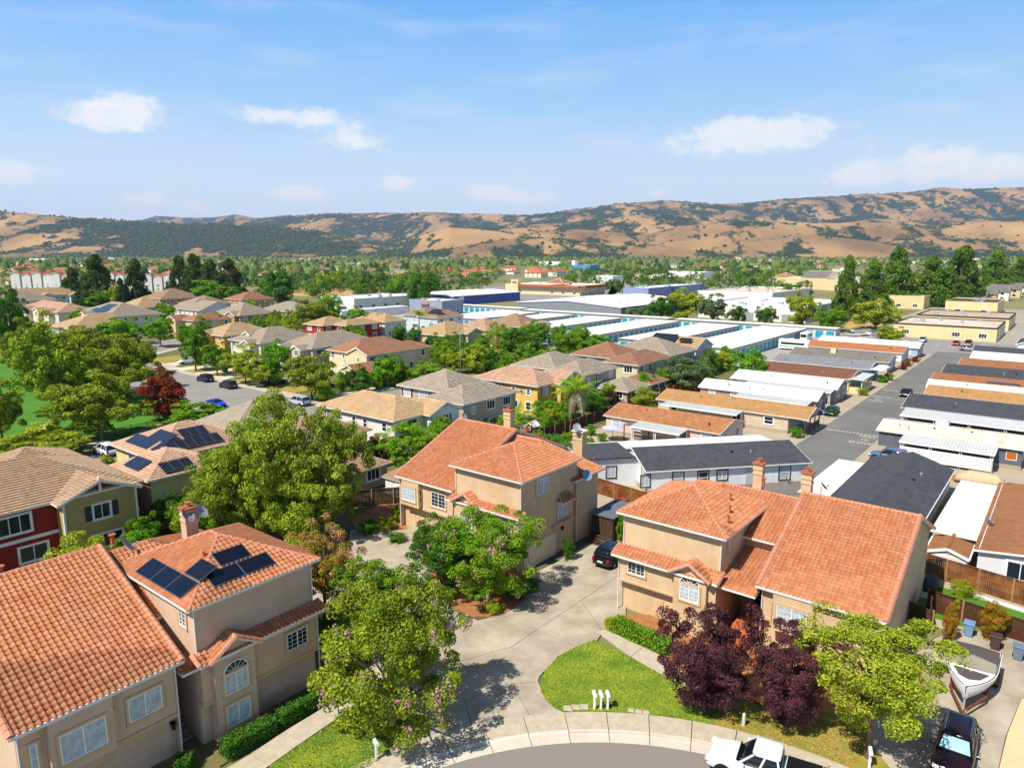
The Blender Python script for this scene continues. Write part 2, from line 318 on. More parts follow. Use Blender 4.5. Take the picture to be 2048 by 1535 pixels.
class House:
    def __init__(s, name, label, cat, loc, rz=TH, group=None, wall=STUCCO, roof=TAN_T, cap=None, gutter=GUTTER, trim=WHITE, m=1, course=.36):
        s.e = thing(name, label, cat, loc, rz, group); s.p = {}; s.wall, s.roof, s.cap, s.gut, s.trim, s.m = wall, roof, cap or roof, gutter, trim, m
        s.cand = []; s.course = course; s.stuff = set()
    def P(s, name, mat):
        k = (name, mat.name)
        if k not in s.p: s.p[k] = (MB(), mat)
        return s.p[k][0]
    def X(s, pts): return [(p[0] * s.m, p[1], p[2]) for p in pts] if s.m < 0 else [tuple(p) for p in pts]
    def bx(s, name, mat, x0, x1, y0, y1, z0, z1, bev=0):
        if s.m < 0: x0, x1 = -x1, -x0
        s.P(name, mat).box(x0, x1, y0, y1, z0, z1, 0, bev)
    def wallbox(s, x0, x1, y0, y1, z0, z1, mat=None):
        mb = s.P('wall', mat or s.wall)
        if s.m < 0: x0, x1 = -x1, -x0
        mb.add([(x0, y0, z0), (x1, y0, z0), (x1, y1, z0), (x0, y1, z0), (x0, y0, z1), (x1, y0, z1), (x1, y1, z1), (x0, y1, z1)],
               [(0, 1, 5, 4), (1, 2, 6, 5), (2, 3, 7, 6), (3, 0, 4, 7), (4, 5, 6, 7)])
    def plane(s, pts, kind='course', mat=None):
        pts = [Vector(p) for p in s.X(pts)]; mat = mat or s.roof
        slab(s.P('roof_edge', s.gut), pts, .13)
        if kind == 'course': courses(s.P('roof', mat), pts, s.course, s.course * .24)
        elif kind == 'flat': slab(s.P(getattr(s, 'rn', 'roof'), mat), [p + Vector((0, 0, .03)) for p in pts], .05, 0, True)
        elif kind == 'stile': s.stile(pts)
        elif kind == 'rib':
            slab(s.P('roof', mat), [p + Vector((0, 0, .02)) for p in pts], .04, 0, True); p0, u, v, n, PP = plane_frame(pts)
            umin, umax = min(p[0] for p in PP), max(p[0] for p in PP); vmin, vmax = min(p[1] for p in PP), max(p[1] for p in PP); k = umin + .2; rb = s.P('rib', mat)
            while k < umax: rb.bar(p0 + u * k + v * vmin + n * .04, p0 + u * k + v * vmax + n * .04, .06, .06, 0, n); k += .42
    def stile(s, pts):
        p0, u, v, n, PP = plane_frame(pts); du, dv = .30, .34
        if u.cross(v).dot(n) < 0: p0 = pts[1]; u = -u; PP = [((p - p0).dot(u), (p - p0).dot(v)) for p in pts]
        s.P('roof_underlay', STILE_CAP).add([p + n * .005 for p in pts], [tuple(range(len(pts)))])
        area = sum(PP[i][0] * PP[(i + 1) % len(PP)][1] - PP[(i + 1) % len(PP)][0] * PP[i][1] for i in range(len(PP))); sg = 1 if area > 0 else -1
        def inside(x, y, e=0):
            for i in range(len(PP)):
                a, b = PP[i], PP[(i + 1) % len(PP)]
                if sg * ((b[0] - a[0]) * (y - a[1]) - (b[1] - a[1]) * (x - a[0])) < -e: return False
            return True
        x0 = min(p[0] for p in PP); x1 = max(p[0] for p in PP); y1 = max(p[1] for p in PP); edge = []
        j = x0
        while j < x1 - .05:
            k = 0.0
            while k < y1 - .05:
                cs = [inside(j + a * du, k + b * dv, 1e-4) for a in (0, 1) for b in (0, 1)]
                if all(cs):
                    mx = Matrix((u.to_4d(), v.to_4d(), n.to_4d(), (0, 0, 0, 1))).transposed(); mx[3][:] = (0, 0, 0, 1)
                    mx = Matrix.Translation(p0 + u * j + v * k + n * (.03 + random.uniform(-.004, .006))) @ mx.to_3x3().to_4x4() @ Matrix.Rotation(random.gauss(0, .008), 4, 'Z')
                    s.cand.append(mx)
                elif any(cs) or inside(j + du / 2, k + dv / 2): edge.append((j, k))
                k += dv
            j += du
        if edge:
            bm = bmesh.new(); ul = bm.loops.layers.uv.new('UVMap')
            for (j, k) in edge:
                vv = [bm.verts.new(p0 + u * (j + x) + v * (k + y) + n * (z + .03)) for x, y, z in TV]; q = (random.random() * 90, random.random() * 90)
                for f in TF:
                    ff = bm.faces.new([vv[i] for i in f])
                    for lp in ff.loops: lp[ul].uv = q
            for i in range(len(pts)):
                a, b = pts[i], pts[(i + 1) % len(pts)]
                if i == 0: continue
                no = (b - a).cross(n).normalized(); ctr = sum(pts, Vector()) / len(pts)
                if (ctr - a).dot(no) > 0: no = -no
                bmesh.ops.bisect_plane(bm, geom=bm.verts[:] + bm.edges[:] + bm.faces[:], plane_co=a, plane_no=no, clear_outer=True)
            mb = s.P('cut_tiles', STILE); off = len(mb.v); bm.verts.index_update()
            mb.v.extend([tuple(w.co) for w in bm.verts])
            for f in bm.faces: mb.uv[len(mb.f)] = [tuple(lp[ul].uv) for lp in f.loops]; mb.f.append(tuple(off + w.index for w in f.verts)); mb.m.append(0)
            bm.free()
    def caps(s, p, q, **k):
        p, q = s.X([p, q]); cap_row(s.P('ridge_cap', s.cap), p, q, **k)
    def eave(s, p, q, w=.13, h=.15):
        p, q = s.X([p, q]); s.P('gutter', s.gut).bar((p[0], p[1], p[2] - .02), (q[0], q[1], q[2] - .02), w, h)
    def barge(s, p, q, w=.06, h=.24, mat=None):
        p, q = s.X([p, q]); k = MB(); k.bar((p[0], p[1], p[2] - .06), (q[0], q[1], q[2] - .06), w, h); k.build('barge_board', mat or s.trim, s.e)
    def pipe(s, x, y, z0, z1, r=.045, mat=None): 
        x *= s.m; q = MB(); q.tube([(x, y, z0), (x, y, z1)], r, 6); q.build('downpipe', mat or s.gut, s.e)
    def roofvol(s, x0, x1, y0, y1, ze, axis='x', ends='hh', pitch=.42, ov=.5, kind='course', rake=.3, wallmat=None, mat=None, gable_trim=True):
        """hip/gable roof over a wall rectangle; axis is the ridge direction; ends: h(ip) or g(able) at the low/high end"""
        sw = axis == 'y'; T = (lambda a, b, z: (b, a, z)) if sw else (lambda a, b, z: (a, b, z))
        if sw: x0, x1, y0, y1 = y0, y1, x0, x1
        zE = ze - ov * pitch; Y0, Y1 = y0 - ov, y1 + ov; X0 = x0 - (ov if ends[0] == 'h' else rake); X1 = x1 + (ov if ends[1] == 'h' else rake)
        w = (Y1 - Y0) / 2; ym = (Y0 + Y1) / 2; zr = zE + w * pitch; r0 = X0 + (w if ends[0] == 'h' else 0); r1 = X1 - (w if ends[1] == 'h' else 0)
        if r0 > r1: r0 = r1 = (r0 + r1) / 2
        A, B, Cc, D = T(X0, Y0, zE), T(X1, Y0, zE), T(X1, Y1, zE), T(X0, Y1, zE); R0, R1 = T(r0, ym, zr), T(r1, ym, zr)
        one = (Vector(R0) - Vector(R1)).length < .05
        s.plane([A, B, R1] if one else [A, B, R1, R0], kind, mat); s.plane([Cc, D, R0] if one else [Cc, D, R0, R1], kind, mat)
        s.eave(A, B); s.eave(D, Cc)
        if not one: s.caps(R0, R1)
        for e, P_, Q_, R_ in ((ends[0], A, D, R0), (ends[1], B, Cc, R1)):
            if e == 'h':
                s.plane([P_, Q_, R_], kind, mat); s.eave(P_, Q_); s.caps(P_, R_); s.caps(Q_, R_)
            else:
                s.barge(P_, R_); s.barge(Q_, R_); xw = x0 if R_ == R0 else x1
                zt = zr - .14; tri = [T(xw, y0, ze), T(xw, y1, ze), T(xw, ym, zt)]; s.P('wall', wallmat or s.wall).add(s.X(tri), [(0, 1, 2)])
        return zr
    def vol(s, x0, x1, y0, y1, ze, axis='x', ends='hh', z0=0, wallmat=None, **k):
        s.wallbox(x0, x1, y0, y1, z0, ze, wallmat); return s.roofvol(x0, x1, y0, y1, ze, axis, ends, wallmat=wallmat, **k)
    ROT = {'y0': 0, 'x0': -math.pi / 2, 'x1': math.pi / 2, 'y1': math.pi}
    def place(s, face, pos, along, z, proud=.0):
        if s.m < 0 and face in ('x0', 'x1'): face = 'x1' if face == 'x0' else 'x0'; pos = -pos
        elif s.m < 0: along = -along
        x, y = (along, pos) if face[0] == 'y' else (pos, along)
        if face == 'y0': y -= proud
        if face == 'y1': y += proud
        if face == 'x0': x -= proud
        if face == 'x1': x += proud
        return Matrix.Translation((x, y, z)) @ Matrix.Rotation(s.ROT[face], 4, 'Z')
    def win(s, face, pos, along, z, w=1.2, h=1.2, style='slide', pane=None, trim=None, name='window', label=None):
        mx = s.place(face, pos, along, z); fr, pn = window_meshes(w, h, style, (trim or s.trim).name, (pane or GLASS).name)
        o = obj(name, fr, s.e, mx); q = obj('pane', pn, o)
        if label: o['label'] = label
        return o
    def shutter(s, face, pos, along, z, w, h, mat, sw=.42):
        for sg in (-1, 1):
            key = ('shutter', round(sw, 2), round(h, 2), mat.name)
            if key not in WCACHE:
                mb = MB(); mb.box(-sw / 2, sw / 2, -.05, 0, 0, h); 
                for i in range(int(h / .14)): mb.box(-sw / 2 + .05, sw / 2 - .05, -.07, -.05, .06 + i * .14, .12 + i * .14)
                WCACHE[key] = mb.mesh('shutter', mat)
            obj('shutter', WCACHE[key], s.e, s.place(face, pos, along + sg * (w / 2 + sw / 2 + .08), z))
    def garage(s, face, pos, along, w=4.88, h=2.2, mat=WHITE):
        key = ('garage', w, h, mat.name)
        if key not in WCACHE:
            mb = MB(); mb.box(-w / 2, w / 2, -.03, 0, 0, h)
            for r in range(4):
                for c in range(8): mb.box(-w / 2 + .06 + c * w / 8, -w / 2 + (c + 1) * w / 8 - .06, -.055, -.03, r * h / 4 + .06, (r + 1) * h / 4 - .05, 0, .0)
            WCACHE[key] = mb.mesh('garage_door', mat)
        return obj('garage_door', WCACHE[key], s.e, s.place(face, pos, along, 0))
    def vent(s, x, y, z, h=.4, mat=None, r=.06):
        mb = MB(); mb.tube([(0, 0, -.3), (0, 0, h)], r, 6); mb.tube([(0, 0, h), (0, 0, h + .08)], r * 1.7, 6)
        obj('vent_pipe', mb.mesh('vent_pipe', mat or METAL), s.e, Matrix.Translation((x * s.m, y, z)))
    def chimney(s, x, y, z0, z1, w=.9, d=.75, mat=None, pot=TERRA, cap=TERRA):
        m = mat or s.wall; mb = MB(); x *= s.m; mb.box(x - w / 2, x + w / 2, y - d / 2, y + d / 2, z0, z1)
        for zz in (z1 - .85, z1 - .45): mb.box(x - w / 2 - .05, x + w / 2 + .05, y - d / 2 - .05, y + d / 2 + .05, zz, zz + .12)
        c = mb.build('chimney', m, s.e); k = MB(); k.box(x - w / 2 - .1, x + w / 2 + .1, y - d / 2 - .1, y + d / 2 + .1, z1, z1 + .12); k.build('cap', cap, c)
        if pot: k = MB(); k.tube([(x, y, z1 + .12), (x, y, z1 + .4), (x, y, z1 + .45)], [.2, .17, .23], 10); k.build('chimney_pot', pot, c)
        return c
    def solar(s, pts_o, u, v, nu, nv, w=1.05, h=1.7, mat=None):
        """rows of solar panels lying on a roof plane (o = lower corner, u along, v up)"""
        o, u, v = Vector(pts_o), Vector(u).normalized(), Vector(v).normalized()
        n = u.cross(v); n = n if n.z > 0 else -n; key = ('solar', w, h)
        if key not in WCACHE:
            mb = MB(); mb.box(0, w - .02, 0, h - .02, .10, .14, 0); mb.box(.03, w - .05, .03, h - .05, .14, .146, 1)
            for i in range(1, 4 if w < 1.1 else 1): mb.box(w * i / 4 - .006, w * i / 4 + .006, .03, h - .05, .146, .148, 0)
            for i in range(1, 6 if w < 1.1 else 1): mb.box(.03, w - .05, h * i / 6 - .006, h * i / 6 + .006, .1465, .1485, 0)
            WCACHE[key] = mb.mesh('solar_panel', [SOLARF, SOLAR])
        for i in range(nu):
            for j in range(nv):
                mx = Matrix((u.to_4d(), v.to_4d(), n.to_4d(), (0, 0, 0, 1))).transposed(); mx[3][:] = (0, 0, 0, 1)
                obj('solar_panel', WCACHE[key], s.e, Matrix.Translation(o + u * (i * w) + v * (j * h)) @ mx.to_3x3().to_4x4())
    def finish(s, tiles=0):
        if s.cand:
            mw = s.e.matrix_basis if True else None
            M4 = Matrix.Translation(s.e.location) @ Matrix.Rotation(s.e.rotation_euler.z, 4, 'Z'); cp = Vector((0, 0, CAM_H))
            s.cand.sort(key=lambda m: ((M4 @ m.translation) - cp).length)
            for mx in s.cand[:tiles]: obj('tile', TILE_ME, s.e, mx)
            rest = s.P('cut_tiles', STILE)
            for mx in s.cand[tiles:]:
                q = (random.random() * 90, random.random() * 90); rest.add([mx @ Vector(t) for t in TV], TF, 0, [q] * len(TV))
        for (name, _), (mb, mat) in s.p.items():
            if mb.f:
                o = mb.build('roof_tiles' if name == 'cut_tiles' else name, mat, s.e)
                if name in ('cut_tiles', 'ridge_cap', 'rib'): o['kind'] = 'stuff'
        return s.e
WCACHE = {}
SOLAR = M('solar_cell', '#0d1324', .12, .1, spec=.6); SOLARF = M('solar_frame', '#6f7680', .4, 0, metal=.5)
def window_meshes(w, h, style, trim, pane):
    key = (round(w, 2), round(h, 2), style, trim, pane)
    if key in WCACHE: return WCACHE[key]
    mb = MB(); t = .07; b = .14
    def fr(x0, x1, z0, z1, d, mi): mb.box(x0, x1, -d, 0, z0, z1, mi)
    if trim != WHITE.name or style != 'plain':                       # outer surround
        fr(-w / 2 - b, w / 2 + b, h, h + b, .07, 1); fr(-w / 2 - b, w / 2 + b, -b, 0, .09, 1); fr(-w / 2 - b, -w / 2, 0, h, .07, 1); fr(w / 2, w / 2 + b, 0, h, .07, 1)
    fr(-w / 2, w / 2, h - t, h, .05, 0); fr(-w / 2, w / 2, 0, t, .05, 0); fr(-w / 2, -w / 2 + t, t, h - t, .05, 0); fr(w / 2 - t, w / 2, t, h - t, .05, 0)
    n = {'slide': 2, 'grid': 2, 'double': 1, 'four': 4, 'three': 3, 'plain': 1}.get(style, 2)
    for i in range(1, n): x = -w / 2 + w * i / n; fr(x - .035, x + .035, t, h - t, .055, 0)
    if style == 'double': fr(-w / 2 + t, w / 2 - t, h / 2 - .03, h / 2 + .03, .055, 0)
    if style == 'grid':
        for i in range(1, 4): fr(-w / 2 + t, w / 2 - t, h * i / 4 - .012, h * i / 4 + .012, .03, 0)
        for i in range(n): x = -w / 2 + w * (i + .5) / n; fr(x - .012, x + .012, t, h - t, .031, 0)
    p = MB(); p.add([(-w / 2, -.015, 0), (w / 2, -.015, 0), (w / 2, -.015, h), (-w / 2, -.015, h)], [(0, 1, 2, 3)])
    WCACHE[key] = (mb.mesh('window', [WHITE, MATS[trim]]), p.mesh('pane', MATS[pane])); return WCACHE[key]

def dish(label, loc, rz, s=.45, tilt=.9, mat=None, pole=1.0):
    t = thing('satellite_dish', label, 'satellite dish', loc, rz)
    mb = MB(); rings = []
    for i in range(5):
        r = s * i / 4 + .001; rings.append([(r * math.cos(a), r * math.sin(a) * 1.1, .28 * s * (i / 4) ** 2) for a in [2 * math.pi * k / 16 for k in range(16)]])
    mb.loft(rings, 0, True, False); o = mb.build('reflector', mat or DISH, t, True); o.location = (0, -.15, pole); o.rotation_euler = (tilt, 0, 0)
    m2 = MB(); m2.tube([(0, 0, 0), (0, 0, pole)], .035, 6); m2.build('mast', METAL, t)
    m3 = MB(); m3.tube([(0, -.2, pole - .4 * s), (0, -.25 - .8 * s, pole + .1 * s)], .02, 5); m3.box(-.05, .05, -.3 - .8 * s, -.2 - .8 * s, pole + .02, pole + .15); m3.build('arm', METAL, t)
    return t

# ---------------------------------------------------------------- the three tile-roofed houses in front
def hero(label, loc, rz, m, gw, zg, ry, tx0, tx1, ty0, zt, yp, zp, zm, ym, pitch=.42, wall=STUCCO, tiles=300, side='outer', name='stucco_house', bay=True):
    H = House(name, label, 'house', loc, rz, None, wall, STILE, STILE_CAP, GUTTER, TRIM, m)
    K = dict(kind='stile'); zr = zg + pitch * ry; yb = 2 * ry - 1.0
    # gabled block
    x0, x1 = .35, gw - .35
    for x in (x0, x1):
        zw = lambda y: zg + pitch * min(y, 2 * ry - y) - .17
        H.P('wall', wall).add(H.X([(x, .45, 0), (x, yb - .4, 0), (x, yb - .4, zw(yb - .4)), (x, ry, zw(ry)), (x, .45, zw(.45))]), [(0, 1, 2, 3, 4)])
    H.wallbox(x0, x1, .45, .75, 2.75, zg + .05); H.wallbox(x0 + .02, x1 - .02, .95, 1.2, 0, 2.75); H.bx('band', TRIM, x0 - .06, x1 + .06, .36, .97, 2.55, 2.76, .03)
    H.plane([(0, 0, zg), (gw, 0, zg), (gw, ry, zr), (0, ry, zr)], 'stile'); H.plane([(gw, yb, zr - pitch * (yb - ry)), (0, yb, zr - pitch * (yb - ry)), (0, ry, zr), (gw, ry, zr)], 'stile')
    H.caps((0, ry, zr), (gw, ry, zr)); H.eave((0, 0, zg), (gw, 0, zg), .15, .17)
    for x in (.06, gw - .06): H.caps((x, 0, zg + .06), (x, ry, zr + .05), w=.34, h=.14); H.caps((x, yb, zr - pitch * (yb - ry)), (x, ry, zr))
    for x in (-.02, gw + .02): H.barge((x, 0, zg), (x, ry, zr), .05, .22, GUTTER); H.barge((x, yb, zr - pitch * (yb - ry)), (x, ry, zr), .05, .22, GUTTER)
    # main roof behind, hipped at the tower end
    zr2 = zr - .6; ye = 2 * ry - ym; run = (zr2 - zm) / pitch; xr = tx1
    H.wallbox(gw - .5, xr - .45, ym + .5, ye - .5, 0, zm + .05)
    H.plane([(gw - .05, ym, zm), (xr, ym, zm), (xr - run, ry, zr2), (gw - .05, ry, zr2)], 'stile'); H.plane([(xr, ym, zm), (xr, ye, zm), (xr - run, ry, zr2)], 'stile')
    H.plane([(xr, ye, zm), (gw - .05, ye, zm), (gw - .05, ry, zr2), (xr - run, ry, zr2)], 'stile')
    H.caps((gw, ry, zr2), (xr - run, ry, zr2)); H.caps((xr, ye, zm), (xr - run, ry, zr2)); H.eave((xr, ym, zm), (xr, ye, zm)); H.eave((gw, ym, zm), (tx0 + .5, ym, zm))
    # porch roof between gable and tower
    H.plane([(gw - .15, yp + .5, zp - .3), (tx0 + .5, yp + .5, zp - .3), (tx0 + .5, ym + .4, zm - .9), (gw - .15, ym + .4, zm - .9)], 'stile'); H.eave((gw - .15, yp + .5, zp - .3), (tx0 + .5, yp + .5, zp - .3))
    # tower with pyramid hip
    wx0, wx1, wy0 = tx0 + .45, tx1 - .45, ty0 + .45; ty1 = ty0 + 9.4; wy1 = ty1 - .45
    H.wallbox(wx0, wx1, wy0, wy1, 0, zt + .15)
    H.roofvol(wx0, wx1, wy0, wy1, zt + .45 * .45, 'y', 'hh', .45, .45, 'stile')
    # lower block under a pent roof, overhanging a recess
    ly = yp + .45; H.wallbox(wx0 - .03, wx1 + .03, ly, wy0 + .3, 2.7, zp + .05); H.wallbox(wx0 - .02, wx1 + .02, ly + .55, wy0 + .4, 0, 2.7)
    H.bx('band', TRIM, wx0 - .1, wx1 + .1, ly - .06, ly + .6, 2.5, 2.7, .03)
    dp = wy0 - yp; zpt = zp + .5 * dp; ox0, ox1 = tx0 + .15, tx1 + .0
    H.plane([(ox0, yp, zp), (ox1, yp, zp), (ox1, wy0, zpt), (ox0, wy0, zpt)], 'stile'); H.eave((ox0, yp, zp), (ox1, yp, zp), .15, .17)
    for x in (ox0 + .05, ox1 - .05): H.caps((x, yp, zp + .03), (x, wy0, zpt))
    # projecting bay with arched window under a gablet, on the side next the gable
    gx0, gx1 = wx0 + .55, wx0 + 3.05; gm = (gx0 + gx1) / 2; gy = ly - .35
    H.wallbox(gx0, gx1, gy, ly + .3, 0, zp + .12)
    hz_ = .62; A = (gx0 - .35, gy - .3, zp + .02); Bq = (gx0 - .35, wy0 + .2, zp + .02); R0 = (gm, gy - .3, zp + .02 + hz_ * 1.6); R1 = (gm, wy0 + .2, R0[2])
    A2 = (gx1 + .35, gy - .3, zp + .02); B2 = (gx1 + .35, wy0 + .2, zp + .02)
    H.plane([A, Bq, R1, R0], 'stile'); H.plane([B2, A2, R0, R1], 'stile'); H.caps(R0, R1); H.caps(A, R0, w=.22); H.caps(A2, R0, w=.22); H.barge(A, R0, .05, .2, WHITE); H.barge(A2, R0, .05, .2, WHITE)
    H.P('wall', wall).add(H.X([(gx0, gy, zp + .1), (gx1, gy, zp + .1), (gm, gy, R0[2] - .15)]), [(0, 1, 2)])
    o = H.win('y0', gy, gm, 2.75, 1.5, 1.25, 'grid', BLIND); arch_top(H, gy, gm, 4.02, .75)
    H.win('y0', ly, wx1 - 1.5, 3.35, 1.5, 1.15, 'grid', GLASS)
    for x, y, z in ((wx1, wy0 - .05, zt), (wx0, wy0 - .05, zt)): H.pipe(x, y, zp + .3, z)
    H.pipe(wx1 + .0, ly - .05, .1, zp); H.pipe(x1, .38, .1, zg - .1); H.pipe(x0, .38, .1, zg - .1)
    return H
def arch_top(H, y, x, z, r):
    mb = MB(); k = 12; pts = [(r * math.cos(math.pi * i / k), r * math.sin(math.pi * i / k) * .9) for i in range(k + 1)]
    fr = MB()
    for i in range(k): a, b = pts[i], pts[i + 1]; fr.bar((a[0], -.03, a[1]), (b[0], -.03, b[1]), .06, .1, 0, (0, 1, 0))
    for i in (2, 4, 6, 8, 10): fr.bar((0, -.025, 0), (pts[i][0], -.025, pts[i][1]), .025, .03, 0, (0, 1, 0))
    for i in range(0, 6): a = math.pi * i / 6; b = math.pi * (i + 1) / 6; fr.bar((.25 * math.cos(a), -.026, .25 * math.sin(a)), (.25 * math.cos(b), -.026, .25 * math.sin(b)), .025, .03, 0, (0, 1, 0))
    fr.bar((-r, -.03, 0), (r, -.03, 0), .06, .08, 0, (0, 1, 0))
    o = obj('arched_window', fr.mesh('arched_window', WHITE), H.e, H.place('y0', y, x, z)); p = MB(); p.add([(a[0], -.02, a[1]) for a in pts], [tuple(range(k + 1))]); obj('pane', p.mesh('pane', [H.__dict__.get('archglass', GLASS)]), o)
# left house: front faces -c
def house_L():
    loc = G(8.3, 35.75)
    H = hero('terracotta tiled stucco house with solar panels beside the arched gablet window', loc, TH, 1, 8.1, 5.8, 9.6, 8.55, 17.1, -.05, 8.5, -.45, 5.25, 6.6, 4.2, wall=STUCCO_L)
    zt, tx0, tx1 = 8.5, 8.55, 17.1
    # panels on the left-hand and front slopes of the tower
    p = .45; n = math.sqrt(1 + p * p)
    H.solar((tx0 + .25, 6.6, zt + .25 * p + .05), (0, -1, 0), (1, 0, p), 3, 1, 1.8, 1.25); H.solar((tx0 + .25 + 1.2, 3.0, zt + 1.45 * p + .05), (0, -1, 0), (1, 0, p), 1, 1, 1.75, 1.25)
    H.solar((tx0 + 1.9, -.05 + .75, zt + .8 * p), (1, 0, 0), (0, 1, p), 2, 1, 2.0, 1.15); H.solar((tx0 + 3.0, -.05 + 1.9, zt + 1.95 * p), (1, 0, 0), (0, 1, p), 1, 1, 2.0, 1.15)
    # windows
    H.wallbox(1.5, 4.4, .0, .5, 2.75, 5.75); H.win('y0', 0, 2.95, 3.3, 2.1, 1.55, 'slide', BLIND, TRIM); H.win('x1', 4.4, .24, 3.3, .3, 1.5, 'double', BLIND, TRIM); H.win('y0', .45, .95, 3.3, .35, 1.5, 'double', BLIND, TRIM)
    H.win('y0', .45, 6.1, 3.45, 1.75, 1.35, 'slide', BLIND, TRIM); H.garage('y0', .95, 5.0, 4.9, 2.3, STUCCO_L)
    H.win('x0', 9.0, 1.6, 6.9, .75, 1.0, 'grid', GLASS, TRIM); H.win('y0', -.35, 10.8, .75, 1.5, 1.35, 'slide', BLIND, TRIM)
    mb = MB(); mb.box(-.12, .12, -.25, 0, 0, .1); mb.tube([(0, -.2, -.3), (0, -.2, .1)], [.09, .13], 6); obj('wall_lamp', mb.mesh('wall_lamp', BLACK), H.e, H.place('y0', .93, 7.55, 1.95))
    H.chimney(14.2, 10.6, 6.0, 10.25, .85, .75); H.vent(3.0, 9.9, 9.9, .3, TERRA, .14); H.vent(9.2, 10.6, 9.6, .3, TERRA, .14); H.vent(12.5, 4.2, 10, .25, TERRA); H.vent(11.3, 3.2, 9.8, .25, TERRA)
    H.finish(300)
    dish('large grey satellite dish standing on the ridge by the tower roof', loc + Matrix.Rotation(TH, 3, 'Z') @ Vector((9.1, 8.8, 9.2)), TH + 1.2, .62, .9, None, .5)
    for k, dx in enumerate((-.45, .5)): dish(('grey satellite dish on the left of the chimney with orange pot', 'grey satellite dish on the right of the chimney with orange pot')[k], loc + Matrix.Rotation(TH, 3, 'Z') @ Vector((14.2 + dx, 10.2, 9.25)), TH + .5, .5, .9, None, .7)
    # flue steps beside the house, railing-less side passage
    mb = MB()
    for i in range(7): mb.box(8.1, 8.95, 1.5 + i * .5, 2.0 + i * .5, 0, .17 * (i + 1))
    st = mb.build('side_steps', M('step_concrete', '#8f877c', .9, .1)); st.location = loc; st.rotation_euler = (0, 0, TH); st['kind'] = 'structure'
house_L()
def house_C():
    R = TH - math.pi / 2; loc = G(46.3, 51.95)
    H = hero('terracotta tiled stucco house with a white garage door on its side wall', loc, R, 1, 7.95, 5.5, 9.7, 8.55, 17.0, -1.0, 8.45, -1.35, 5.3, 6.5, 7.0, tiles=0)
    H.wallbox(1.0, 3.4, .0, .5, 2.75, 5.45); H.win('y0', 0, 2.0, 3.3, 1.9, 1.45, 'grid', BLIND, TRIM); H.win('x1', 3.4, .24, 3.3, .35, 1.4, 'double', GLASS, TRIM); H.win('y0', .45, 5.7, 3.3, 1.9, 1.45, 'grid', GLASS, TRIM)
    H.garage('y0', .95, 3.2, 4.9, 2.3, STUCCO)
    xw = 17.0 - .45 + .03
    H.garage('x1', xw, 2.25, 4.85, 2.25, M('cream_door', '#e4d3b4', .7, .04)); H.win('x1', xw - .03, 2.6, 6.5, 1.9, 1.45, 'slide', BLIND, TRIM); H.win('x1', xw - .03, 5.7, 3.4, 1.6, 1.55, 'slide', BLIND, TRIM)
    mb = MB(); hood = [(xw, 4.5, 5.3), (xw, 7.0, 5.3), (xw + .75, 6.7, 5.0), (xw + .75, 4.8, 5.0)]
    H.bx('window_hood', GUTTER, xw - .03, xw + .72, 4.7, 6.8, 4.95, 5.08); H.plane([(xw + .78, 4.7, 5.1), (xw + .78, 6.85, 5.1), (xw - .02, 6.5, 5.75), (xw - .02, 5.1, 5.75)], 'stile')
    H.bx('band', TRIM, xw - .2, xw + .3, 3.9, 7.3, 2.75, 3.05, .1)
    H.chimney(6.3, 10.6, 8.2, 11.2); H.chimney(13.5, 13.2, 4, 9.6, 1.15, .9, None, None, WHITE); H.vent(10.8, 9.8, 9.2, .35, TERRA, .12); H.vent(15.6, 12.6, 6.9, .3, TERRA); H.vent(7.3, 4.2, 7.4, .2, TERRA)
    for x in (xw + .02,): H.pipe(x, 8.05, .1, 8.3)
    mb = MB(); mb.box(-.1, .1, -.2, 0, 0, .3); obj('wall_lamp', mb.mesh('wall_lamp', BLACK), H.e, H.place('x1', xw, 5.6, 2.2))
    H.finish(0)
    w = lambda x, y, z: loc + Matrix.Rotation(R, 3, 'Z') @ Vector((x, y, z))
    dish('grey satellite dish on the gable tip beside the tower roof', w(8.1, 10.3, 9.0), R + 2.0, .38, .9, None, .9); dish('blue-grey satellite dish bracketed to the shaded side wall', w(17.0, 8.9, 6.2), R + 1.2, .5, 1.0, M('blue_dish', '#6f8fb8', .4, .05), .5)
    dish('satellite dish on the white-capped chimney', w(13.5, 12.6, 9.2), R + .6, .42, .9, None, .9)
    # stair, stoop and dark wooden gate in the side yard
    t = thing('wooden_steps', 'dark wooden steps rising to the side gate of the stucco house', 'steps', w(17.2, 8.6, 0), R)
    for i in range(4):
        mb = MB(); mb.box(0, 2.2, .3 * i, .3 * i + .32, .17 * i + .1, .17 * i + .17); mb.build('tread', WOODD, t)
    t = thing('storage_shed', 'dark wooden lean-to shed against the side wall above the steps', 'shed', w(17.0, 10.2, 0), R)
    mb = MB(); mb.box(0, 2.4, 0, 4.5, 0, 2.5); mb.build('wall', WOODD, t); mb = MB(); mb.box(-.1, 2.6, -.2, 4.7, 2.5, 2.62); mb.build('roof', M('blue_grey_felt', '#5d6675', .9, .1), t)
    for i in range(6): mb = MB(); mb.box(.06 + i * .39, .4 + i * .39, -.03, -.005, .1, 2.45); mb.build('plank', WOODD, t)
house_C()
